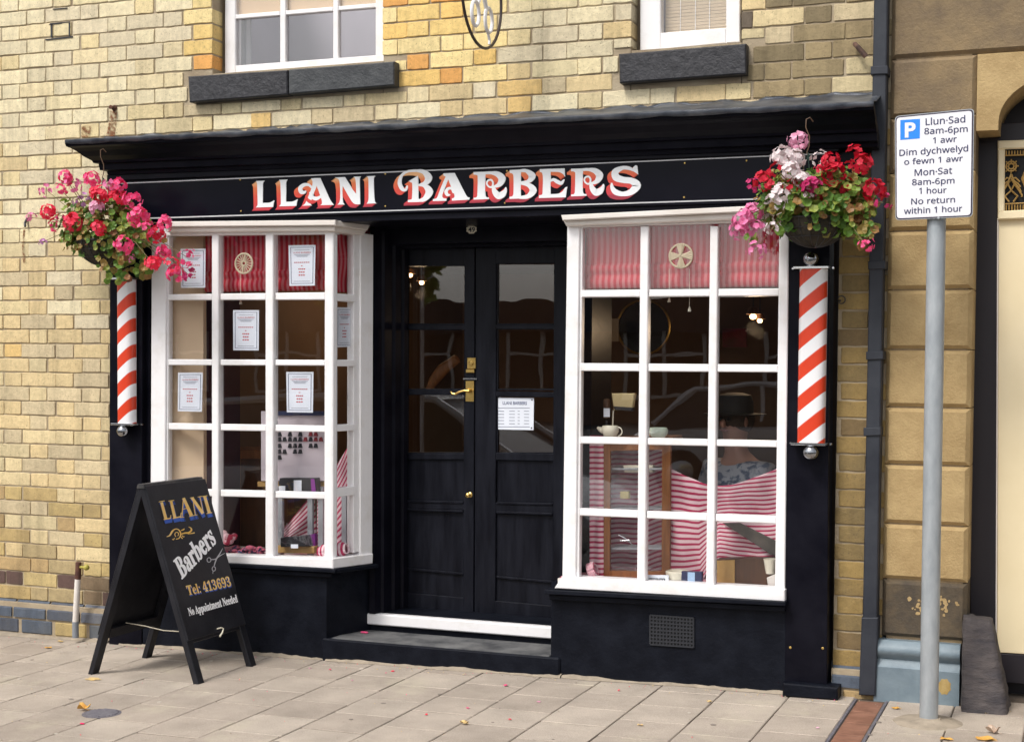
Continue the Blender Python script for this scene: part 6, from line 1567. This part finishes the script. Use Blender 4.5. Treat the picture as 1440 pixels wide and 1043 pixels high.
plate = [S7(*p) for p in rrect((38, 104), (728, 38), (716, 994), (40, 1024), 32)]
m_signw = mat('sign_white', (.74, .74, .78), rough=.45)
b = MB(); b.pxp(plate, P0+nrm*.0016, nrm, .0006); b.build('sign_face', m_signw, pl_)
b = MB(); b.pxp([S7(*p) for p in ((72, 124), (253, 113), (250, 292), (72, 306))], P0+nrm*.0024, nrm, .0006); b.build('blue_square', mat('sign_blue', (.01, .22, .80), rough=.4), pl_)
m_st = mat('sign_text', (.035, .04, .10), rough=.5)
text_px('P', S7(116, 281), S7(216, 274), 132/6.517, pjs, nrm, m_signw, pl_, 'letter_p', thick=.0036, bold=.035)
for s, a, c_, cap in (('Llun·Sad', (306, 172), (668, 145), 62), ('8am-6pm', (294, 256), (690, 232), 56), ('1 awr', (373, 338), (590, 324), 54), ('Dim dychwelyd', (66, 454), (694, 410), 56), ('o fewn 1 awr', (110, 535), (645, 500), 52),
                      ('Mon·Sat', (205, 636), (548, 614), 58), ('8am-6pm', (182, 722), (569, 704), 54), ('1 hour', (246, 800), (496, 792), 54), ('No return', (174, 898), (574, 878), 54), ('within 1 hour', (108, 986), (640, 960), 54)):
    text_px(sansm(s), S7(*a), S7(*c_), cap/6.517, pjs, nrm, m_st, pl_, 'sign_text', thick=.0026, bold=0., multi=((-.22, 0), (.22, 0), (0, .2), (0, -.2)))
b = MB()
for py_ in (182, 280):
    c_ = pole_pt(at(1314, py_, Yp).z); b.lathe([(.042, 0), (.042, .03)], c_-Vector((0, 0, .015)), 20); b.box(c_.x-.03, c_.x+.03, c_.y-.038, c_.y, c_.z-.012, c_.z+.012)
b.build('clip', m_galv, sg)
for py_ in (306.5,):
    q = at(1316, py_, Yp); q = pjs(1320, py_); b = MB(); b.lathe([(.005, 0), (.005, .003)], q+nrm*.001, 10, nrm); b.build('bolt', m_galv, sg)

# =================================================================== A-BOARD
A1_, A2_, B1_, B2_ = at_g(279, 962), at_g(361, 934.5), at_g(123, 947.5), at_g(207, 922)
Hh = .955
T1, T2 = (A1_+B1_)/2+Vector((0, 0, Hh)), (A2_+B2_)/2+Vector((0, 0, Hh))
ab = thing('pavement_sign', 'black A-board with gold and white barber shop lettering standing on the paving', 'sign board', ((A1_+B2_)/2))
m_ab = mat('a_board_black', (.010, .010, .013), (.020, .020, .025), rough=.42, ns=6, bump=.0015, bs=24, rvar=.08, spec=.25)
def board(F1, F2, Ttop1, Ttop2, side, name):
    """one leaf: frame legs, panel, rails"""
    up = (Ttop1-F1).normalized(); w = (F2-F1).normalized(); n = w.cross(up).normalized()
    if n.x*side < 0: n = -n
    Hl = (Ttop1-F1).length; Wd = (F2-F1).length; d = .028
    def pr_(b, u0, u1, v0, v1, off=0., dd=d, c=.003): b.prism([(u0, v0), (u1, v0), (u1, v1), (u0, v1)], F1+n*off, w, up, n, dd, c)
    lw = .052
    for nm, a, c_ in (('leg', 0, lw), ('leg', Wd-lw, Wd)):
        b = MB(); pr_(b, a, c_, -.004, Hl-.0, 0, d, .004); b.build(nm, m_ab, ab)
    b = MB(); pr_(b, lw+.001, Wd-lw-.001, .20, .25, -.002); b.build('bottom_rail', m_ab, ab)
    b = MB(); pr_(b, lw+.001, Wd-lw-.001, Hl-.05, Hl-.003, -.002); b.build('top_rail', m_ab, ab)
    return up, w, n, Hl, Wd, pr_
dT = Vector((.012, 0, 0))
upA, wA, nA, HlA, WdA, prA = board(A1_, A2_, T1+dT, T2+dT, 1, 'front')
upB, wB, nB, HlB, WdB, prB = board(B1_, B2_, T1-dT, T2-dT, -1, 'rear')
b = MB(); prA(b, .004, WdA-.004, .215, HlA-.004, .009, .008, .002); pan = b.build('lettered_panel', m_ab, ab)
b = MB(); prB(b, .004, WdB-.004, .215, HlB-.004, .009, .008, .002); b.build('rear_panel', m_ab, ab)
b = MB(); b.prism([(-.022, -.012), (.022, -.012), (.016, .008), (-.016, .008)], T1+Vector((0, -.006, .0)), (1, 0, 0), (0, 0, 1), (0, -1, 0), WdA+.012, 0)
b.build('top_cap', mat('worn_black_wood', (.03, .03, .032), (.10, .09, .085), rough=.6, ns=18, contrast=(.5, .75)), ab)
b = MB()
for t_ in (.06, .4): b.tube([T1+(T2-T1)*t_+Vector((-.02, 0, -.03)), T1+(T2-T1)*t_+Vector((.02, 0, -.03))], .006, 8)
b.build('hinge', m_iron, ab)
# cord between the leaves
ca_ = B1_.lerp(T1-dT, .27)+Vector((.06, .12, 0)); cb2 = A1_.lerp(T1+dT, .20)+Vector((-.03, .02, 0))
b = MB(); b.tube([at_pl(177, 875, Vector((0, -.66, 0)), (0, 1, 0)), at_pl(205, 880, Vector((0, -.70, 0)), (0, 1, 0)), at_pl(230, 886, Vector((0, -.74, 0)), (0, 1, 0)), at_pl(254, 887.5, Vector((0, -.77, 0)), (0, 1, 0))], .0026, 6); b.build('cord', mat('old_cord', (.42, .38, .30), rough=.8), ab, True)
PP = A1_+nA*.0095; pa = lambda x, y: at_pl(x, y, PP, nA)
b = MB(); b.tube([pa(304, 884)+nA*.006, pa(308, 883)+nA*.012, pa(311, 884)+nA*.014, pa(310, 889)+nA*.013, pa(307, 895)+nA*.01], [.003, .004, .004, .004, .005], 6); b.build('cord_knot', m_cream, ab, True)
m_goldp = mat('gold_paint', (.80, .48, .08), (.85, .62, .26), rough=.45, ns=30); m_bluep = mat('blue_paint', (.02, .07, .40), (.03, .12, .52), rough=.45, ns=12); m_whp = mat('white_sign_paint', (.95, .95, .96), rough=.5); m_silv = mat('silver_paint', (.45, .45, .47), rough=.4)
LL = [cS([(205, 342, 34), (264, 562, 38)]), cS([(238, 570, 16), (330, 552, 16)]), cS([(326, 560, 8), (331, 512, 8)]), cS([(172, 336, 9), (246, 322, 9)]),
      cS([(332, 328, 34), (384, 548, 38)]), cS([(358, 556, 16), (462, 532, 16)]), cS([(458, 540, 8), (470, 478, 8)]), cS([(299, 325, 9), (372, 315, 9)]),
      cS([(497, 285, 36), (603, 520, 46)]), cS([(497, 300, 10), (478, 540, 11)]), cS([(488, 436, 9), (556, 416, 9)]), cS([(450, 547, 8), (508, 538, 8)]), cS([(574, 533, 8), (642, 516, 8)]),
      cS([(622, 300, 10), (656, 515, 9)]), cS([(612, 285, 38), (757, 492, 42)]), cS([(716, 268, 10), (762, 486, 9)]), cS([(630, 518, 8), (682, 508, 8)]), cS([(690, 272, 8), (740, 262, 8)]), cS([(588, 285, 9), (634, 275, 9)]),
      cS([(778, 262, 38), (842, 482, 40)]), cS([(744, 264, 9), (814, 254, 9)]), cS([(808, 492, 10), (878, 478, 10)])]
Z4 = (205, 670); z4 = 9.479
flat_letter('letter_shadow', LL, Z4, z4, pa, nA, m_bluep, pan, dxy=[(6*k, 16*k) for k in (1, 2, 3)], h0=.0006, lay=.00003, caps=False)
flat_letter('letter', LL, Z4, z4, pa, nA, m_goldp, pan, h0=.0026, lay=.00003, caps=False)
orn = [cS([(275, 800, 4), (320, 780, 20), (350, 730, 24), (385, 700, 14), (425, 700, 12), (458, 735, 18), (462, 780, 14), (440, 820, 14), (405, 830, 10)]), cS([(400, 800, 8), (385, 770, 10), (400, 742, 10), (428, 745, 9), (436, 770, 8), (424, 790, 8)]),
       cS([(350, 830, 6), (368, 838, 12), (380, 815, 6)]), cS([(470, 715, 8), (500, 705, 18), (512, 690, 6)]), cS([(478, 780, 8), (500, 800, 12), (515, 795, 6)]), cS([(465, 800, 8), (485, 822, 12)]), cS([(470, 765, 14), (520, 750, 20), (570, 745, 22), (605, 715, 22), (600, 685, 14), (570, 668, 5)]), cS([(560, 762, 6), (610, 755, 12), (642, 748, 16)])]
flat_letter('ornament', orn, Z4, z4, pa, nA, m_goldp, pan, h0=.0012, lay=.00004)
# scissors
Z5 = (225, 770); z5 = 9.483
sc_ = [cS([(835, 5, 4), (800, 70, 12), (750, 150, 16), (722, 235, 12)]), cS([(862, 70, 4), (790, 110, 12), (740, 148, 14), (685, 155, 12)])]
for (cx_, cy_, ra_, rb_) in ((652, 160, 26, 30), (716, 278, 22, 30)):
    sc_.append(cS([(cx_+ra_*math.cos(a), cy_+rb_*math.sin(a), 9) for a in [k*.5236 for k in range(13)]]))
sc_.append(cS([(706, 310, 8), (702, 345, 4)]))
flat_letter('scissors', sc_, Z5, z5, pa, nA, m_silv, pan, h0=.0012, lay=.00004)
def serif(s):
    out = ''
    for ch_ in s:
        if 'A' <= ch_ <= 'Z': out += chr(0x1D400+ord(ch_)-65)
        elif 'a' <= ch_ <= 'z': out += chr(0x1D41A+ord(ch_)-97)
        elif '0' <= ch_ <= '9': out += chr(0x1D7CE+ord(ch_)-48)
        else: out += ch_
    return out
text_px(serif('Barbers'), (255.5, 814), (304, 762), 29, pa, nA, m_whp, pan, 'lettering', thick=.0012, bold=.012, up=(-.44, -.92), multi=((-.35, 0), (.35, 0), (0, 0)))
text_px(serif('Tel: 413693'), (265.5, 838), (326.5, 825), 14, pa, nA, m_bluep, pan, 'letter_shadow', thick=.0008, bold=.012, up=(-.28, -.98))
text_px(serif('Tel: 413693'), (264.5, 836.5), (325.5, 823.5), 14, pa, nA, m_goldp, pan, 'lettering', thick=.0014, bold=.010, up=(-.28, -.98))
text_px(serif('No Appointment Needed'), (266, 865.5), (334.5, 846), 11.5, pa, nA, m_whp, pan, 'lettering', thick=.0012, bold=.006, up=(-.25, -.98), multi=((-.15, 0), (.15, 0)))

# =================================================================== HANGING SCISSORS SIGN (upper edge)
ctr = at(678, -6, -.36); Rr = .243
hg = thing('hanging_sign', 'black ring sign with white scissors hanging above the shopfront', 'hanging sign', ctr)
b = MB(); torus(b, ctr, Rr, .0075, 40, 8, 'X'); b.build('ring', mat('ring_brown', (.035, .022, .02), rough=.4), hg, True)
b = MB()
for s_ in (-1, 1):
    lc = ctr+Vector((.003*s_, .075*s_-.0, -.10)); torus2 = [lc+Vector((0, .045*math.cos(a), .058*math.sin(a))) for a in [k*.45 for k in range(15)]]
    b.tube(torus2, .009, 7); b.tube([lc+Vector((0, -.03*s_, .05)), ctr+Vector((.003*s_, 0, .02)), ctr+Vector((.003*s_, -.03*s_, .19))], [.010, .012, .004], 7)
lc = ctr+Vector((0, .075, -.16)); b.tube([lc, lc+Vector((0, .02, -.03)), lc+Vector((0, .018, -.05))], .007, 6)
b.build('scissors', m_white, hg, True)
b = MB(); b.tube([ctr+Vector((0, 0, Rr)), ctr+Vector((0, 0, Rr+.08)), ], .006, 6); b.tube([ctr+Vector((0, -.18, Rr+.08)), (ctr.x, .0, ctr.z+Rr+.08)], .012, 8); b.tube([ctr+Vector((0, -.1, Rr+.08)), (ctr.x, .0, ctr.z+Rr+.30)], .008, 8); b.build('bracket', m_dark, hg)

# =================================================================== DRAIN COVER, LEAVES, PETALS
q = at_g(143, 1003)
dc = thing('drain_cover', 'small round cast iron cover let into the paving', 'drain cover', q)
b = MB(); b.lathe([(.085, 0), (.085, .004), (.078, .005)], (q.x, q.y, q.z-.001), 28); b.build('cover_plate', m_iron, dc)
b = MB()
for k in range(-4, 5):
    h = math.sqrt(.072**2-(k*.016)**2); b.box(q.x-h, q.x+h, q.y+k*.016-.004, q.y+k*.016+.004, q.z+.003, q.z+.0075, c=.001)
b.build('tread_ribs', m_iron, dc)
m_al = mat('autumn_leaf', (.55, .25, .04), (.62, .38, .09), rough=.7, ns=40); m_pl = mat('pale_leaf', (.62, .46, .20), (.55, .38, .17), rough=.8, ns=30); m_wl = mat('whitish_leaf', (.60, .48, .38), (.40, .28, .20), rough=.8, ns=30)
def deadleaf(px_, py_, size, m, label, lift=.25, dz=.004, seed=0):
    r = random.Random(seed); q = at_g(px_, py_); b = MB(); n_ = 14; rim = []
    for i in range(n_):
        a = 2*math.pi*i/n_; rr_ = size*(.62+.38*abs(math.cos(a*2.5)))*r.uniform(.85, 1.1); rim.append((q.x+rr_*math.cos(a), q.y+rr_*.8*math.sin(a), q.z+dz+abs(math.sin(a*1.5+seed))*size*lift))
    top = [(q.x, q.y, q.z+dz+.002)]+rim; bot = [(x, y, z-.0008) for x, y, z in top]; k_ = len(top)
    b.add(top+bot, [(0, i, i+1) for i in range(1, n_)]+[(0, n_, 1)]+[(k_, k_+i+1, k_+i) for i in range(1, n_)]+[(k_, k_+1, k_+n_)]+[(i, i+1, k_+i+1, k_+i) for i in range(1, n_)]+[(n_, 1, k_+1, k_+n_)])
    b.tube([q+Vector((0, 0, dz+.002)), q+Vector((size*1.1, -size*.5, dz+.004))], .001, 4)
    tag(b.build('fallen_leaf', m), label, 'leaf', 'autumn leaves fallen on the paving')
deadleaf(118, 999, .038, m_al, 'curled orange leaf on the edge of the round drain cover', .7, .008, 1)
deadleaf(131, 955, .045, m_pl, 'flat pale yellow leaf by the front left foot of the A-board', .05, .003, 2)
deadleaf(68, 911, .024, m_al, 'small orange leaf on the paving at the far left', .2, .003, 3)
deadleaf(85, 902, .022, m_pl, 'small pale leaf near the foot of the standpipe', .2, .003, 4)
deadleaf(1396, 1031, .032, m_wl, 'crumpled whitish leaf below the guard stone', .9, .005, 5)
deadleaf(1385, 1040, .045, m_al, 'large orange leaf at the bottom right corner', .2, .004, 6)
deadleaf(1330, 1040, .030, m_al, 'orange leaf at the bottom edge below the sign pole', .2, .004, 7)
deadleaf(653, 1018, .022, m_pl, 'bent yellowish leaf on the paving in front of the door', .6, .004, 8)
deadleaf(1260, 996, .022, m_al, 'small rusty leaf between the red channel and the sign pole', .2, .003, 9)
deadleaf(900, 1020, .014, m_pl, 'tiny tan leaf in front of the vent', .4, .003, 10)
deadleaf(997, 987, .014, m_pl, 'tiny pale leaf at the base of the right stall riser', .5, .003, 12)
b = MB(); rr = random.Random(21); cols_m = [PM['hot'], PM['red'], PM['lpink'], m_pl, m_concrete]
def petal(b, x, y, s, mi):
    b.mi = mi; z = gz(x)+.0035; a = rr.uniform(0, 6.28); P = [(x+s*math.cos(a+k*1.05)*rr.uniform(.5, 1), y+s*.9*math.sin(a+k*1.05)*rr.uniform(.5, 1), z+rr.uniform(0, .004)) for k in range(6)]
    b.add(P+[(p[0], p[1], p[2]-.001) for p in P], [(0, 1, 2, 3, 4, 5), (11, 10, 9, 8, 7, 6)]+[(i, (i+1) % 6, (i+1) % 6+6, i+6) for i in range(6)])
for px_, py_, s, mi in ((711, 964, .017, 0), (552, 944, .012, 1), (657, 942, .013, 2), (464, 942, .010, 0), (495, 957, .008, 2), (436, 940, .010, 2), (388, 920, .009, 1), (870, 971, .010, 1), (757, 987, .014, 2), (658, 996, .010, 0), (116, 1018, .016, 0), (717, 1012, .010, 1), (1150, 1024, .009, 2), (110, 910, .008, 0), (543, 947, .008, 0), (600, 1005, .009, 1)):
    q = at_g(px_, py_); petal(b, q.x, q.y, s, mi)
for i in range(330): 
    x = rr.uniform(.1, 6); y = rr.uniform(-1.9, -.13) if i % 3 == 0 else -.12-abs(rr.gauss(0, .06)); petal(b, x, y, rr.uniform(.0015, .0045), rr.choice((0, 1, 3, 3, 4, 4, 4, 4)))
tag(b.build('petal_litter', cols_m), kind='stuff')
b = MB(); rr = random.Random(77)
for i in range(34):
    x, y, r0 = rr.uniform(.2, 6.2), rr.uniform(-2.0, -.2), rr.uniform(.006, .014); z = gz(x)+.0018
    b.mi = 0 if rr.random() < .6 else 1; P = [(x+r0*math.cos(k*.785)*rr.uniform(.8, 1.1), y+r0*math.sin(k*.785)*rr.uniform(.8, 1.1)) for k in range(8)]
    b.add([(p[0], p[1], z) for p in P]+[(p[0]*1.0, p[1], z-.004) for p in P], [tuple(range(8)), tuple(range(15, 7, -1))]+[(k, (k+1) % 8, (k+1) % 8+8, k+8) for k in range(8)])
tag(b.build('gum_litter', [mat('old_gum', (.20, .17, .145), rough=.9), mat('pale_gum', (.50, .45, .39), rough=.8)]), kind='stuff')
# one on the step
b = MB(); q = at(512, 889, .12); rr = random.Random(5)
for k in range(3): b.sphere((q.x+k*.012, .10, z1+.008), .009, 8, (1.2, 1, .6))
tag(b.build('fallen_petals', PM['hot'], None, True), 'pink petals lying on the step by the notice-covered bay', 'petals')

# =================================================================== ACROSS THE STREET (seen only as reflections)
m_obr = mat('far_brick', (.17, .095, .06), (.24, .14, .09), rough=.9, ns=2); m_roof = mat('slate', (.05, .05, .06), rough=.8); m_fwin = mat('far_window', (.02, .025, .03), rough=.1)
far = thing('terrace_house', 'long low brick terrace with pale window frames across the street', 'building', (-6, -34, 0))
b = MB(); b.box(-34, 22, -42, -34, -.2, 2.5, c=.02); b.build('wall', m_obr, far)
b = MB(); b.prism([(-34.5, 2.5), (22.5, 2.5), (21, 3.5), (-33, 3.5)], (0, -33.7, 0), (1, 0, 0), (0, 0, 1), (0, 1, 0), 8.5, 0); b.build('roof', m_roof, far)
for i in range(13):
    x = -31+i*4.1
    b = MB(); b.box(x, x+2.2, -34.02, -33.94, .7, 2.5, c=.01); w = b.build('window', m_fwin, far)
    b = MB()
    for xx in (x-.06, x+1.05, x+2.2): b.box(xx, xx+.1, -33.94, -33.86, .62, 2.58)
    for zz_ in (.60, 1.8, 2.52): b.box(x-.06, x+2.3, -33.93, -33.87, zz_, zz_+.09)
    b.build('window_frame', m_white2, w)
for (hx, hy, hw, hh, lb) in ((-29, -50, 10, 8.5, 'tall gabled house far behind the low terrace'),):
    hs_ = thing('gabled_house', lb, 'building', (hx, hy, 0)); b = MB(); b.box(hx-hw/2, hx+hw/2, hy-8, hy, -.2, hh*.65, c=.02); b.build('wall', m_obr, hs_)
    b = MB(); b.prism([(hx-hw/2-.3, hh*.65), (hx+hw/2+.3, hh*.65), (hx+hw*.18, hh), (hx-hw*.18, hh)], (0, hy+.3, 0), (1, 0, 0), (0, 0, 1), (0, 1, 0), 8.6, 0); b.build('roof', m_roof, hs_)
    for k in range(3):
        x = hx-hw/2+1.2+k*hw/3.2; b = MB(); b.box(x, x+1.3, hy-.02, hy+.05, hh*.35, hh*.55); b.build('window', m_fwin, hs_)
def tree(x, y, h, label, seed):
    r = random.Random(seed); t_ = thing('street_tree', label, 'tree', (x, y, 0)); b = MB(); b.tube([(x, y, -.2), (x+.1, y, h*.3), (x-.1, y, h*.62)], [.28, .2, .1], 10)
    for k in range(6): a = k*1.1; b.tube([(x, y, h*(.3+.05*k)), (x+math.cos(a)*h*.16, y+math.sin(a)*h*.16, h*(.5+.06*k))], [.09, .03], 6)
    b.build('trunk', m_dwood, t_); b = MB()
    for i in range(2600):
        u = Vector((r.gauss(0, 1), r.gauss(0, 1), r.gauss(0, 1))).normalized()*r.random()**.4; c_ = Vector((x+u.x*h*.24, y+u.y*h*.24, h*.66+u.z*h*.33)); d = Vector((r.gauss(0, 1), r.gauss(0, 1), r.gauss(0, 1))).normalized(); e_ = d.orthogonal().normalized()*.16; f_ = d.cross(e_)
        b.add([c_-e_, c_+f_*.7, c_+e_, c_-f_*.7], [(0, 1, 2, 3)])
    b.build('crown', m_leafg, t_)
tree(-11.4, -27, 7.2, 'leafy street tree in front of the low terrace, nearer the left', 3); tree(-30, -30, 8, 'taller street tree at the far left of the terrace', 4)
def car(x, y, heading, label, paint):
    c_ = thing('parked_car', label, 'car', (x, y, gz(x)-.125), 'cars parked in the street')
    q = Matrix.Rotation(heading, 4, 'Z'); T = Matrix.Translation((x, y, gz(x)-.12)) @ q
    def bt(b, name, m, parent, smooth=False):
        b.v = [tuple(T @ Vector(v)) for v in b.v]; return b.build(name, m, parent, smooth)
    secs = [(-2.1, .45, .62, .72), (-1.95, .30, .80, .80), (-1.3, .25, .90, .85), (-.4, .22, .93, .87), (.6, .22, .92, .87), (1.4, .25, .86, .86), (1.95, .30, .72, .80), (2.12, .42, .58, .70)]
    b = MB(); vs = []
    for sx, z0_, z1_, hw in secs:
        for (yy, zz_) in ((-hw*.92, z0_), (-hw, (z0_+z1_)/2), (-hw*.93, z1_-.04), (-hw*.7, z1_), (hw*.7, z1_), (hw*.93, z1_-.04), (hw, (z0_+z1_)/2), (hw*.92, z0_)): vs.append((sx, yy, zz_))
    fs = [(i*8+k, i*8+(k+1) % 8, (i+1)*8+(k+1) % 8, (i+1)*8+k) for i in range(7) for k in range(8)]+[tuple(range(7, -1, -1)), tuple(56+k for k in range(8))]
    b.add(vs, fs); bt(b, 'body', paint, c_, True)
    b = MB(); vs = []
    for sx, zt_, hw in ((-1.75, .90, .68), (-1.15, 1.36, .62), (-.3, 1.42, .62), (.35, 1.38, .62), (1.15, .88, .70)):
        vs += [(sx, -max(hw, .7), .86), (sx, -hw, zt_), (sx, hw, zt_), (sx, max(hw, .7), .86)]
    fs = [(i*4+k, i*4+k+1, (i+1)*4+k+1, (i+1)*4+k) for i in range(4) for k in range(3)]; b.add(vs, fs); bt(b, 'window', m_fwin, c_, True)
    b = MB(); b.add([(-1.2, -.6, 1.375), (-.3, -.6, 1.435), (.38, -.6, 1.395), (.38, .6, 1.395), (-.3, .6, 1.435), (-1.2, .6, 1.375), (-1.2, -.6, 1.34), (-.3, -.6, 1.40), (.38, -.6, 1.36), (.38, .6, 1.36), (-.3, .6, 1.40), (-1.2, .6, 1.34)], [(0, 1, 4, 5), (1, 2, 3, 4), (6, 7, 1, 0), (7, 8, 2, 1), (8, 9, 3, 2), (9, 10, 4, 3), (10, 11, 5, 4), (11, 6, 0, 5)])
    for s_ in (-1, 1): b.tube([(-1.72, s_*.70, .92), (-1.18, s_*.635, 1.37), (-.3, s_*.635, 1.43), (.37, s_*.635, 1.39), (1.15, s_*.71, .90)], .035, 6); b.tube([(-.35, s_*.66, .9), (-.35, s_*.63, 1.42)], .03, 6)
    bt(b, 'roof', paint, c_, True)
    for sx in (-1.32, 1.3):
        for s_ in (-1, 1):
            b = MB(); b.lathe([(.2, 0), (.31, .01), (.32, .05), (.32, .15), (.3, .19)], (sx, s_*.70, .31), 20, (0, s_, 0)); w = bt(b, 'wheel', m_dark, c_, True)
            b = MB(); b.lathe([(.19, 0), (.17, .01), (.05, .02)], (sx, s_*.885, .31), 16, (0, s_, 0)); bt(b, 'rim', m_chrome, w, True)
    for s_ in (-1, 1): b = MB(); b.sphere((2.02, s_*.55, .62), .11, 10, (.5, 1.3, .7)); bt(b, 'headlight', m_glass2, c_, True)
m_silvercar = mat('silver_car_paint', (.50, .51, .53), rough=.25, metal=.5, coat=.6); m_whitecar = mat('white_car_paint', (.75, .75, .76), rough=.25, coat=.6)
car(.45, -4.05, 0, 'silver hatchback parked at the near kerb left of the shop', m_silvercar)
car(2.6, -11.6, 0, 'white hatchback parked on the far side of the street', m_whitecar)
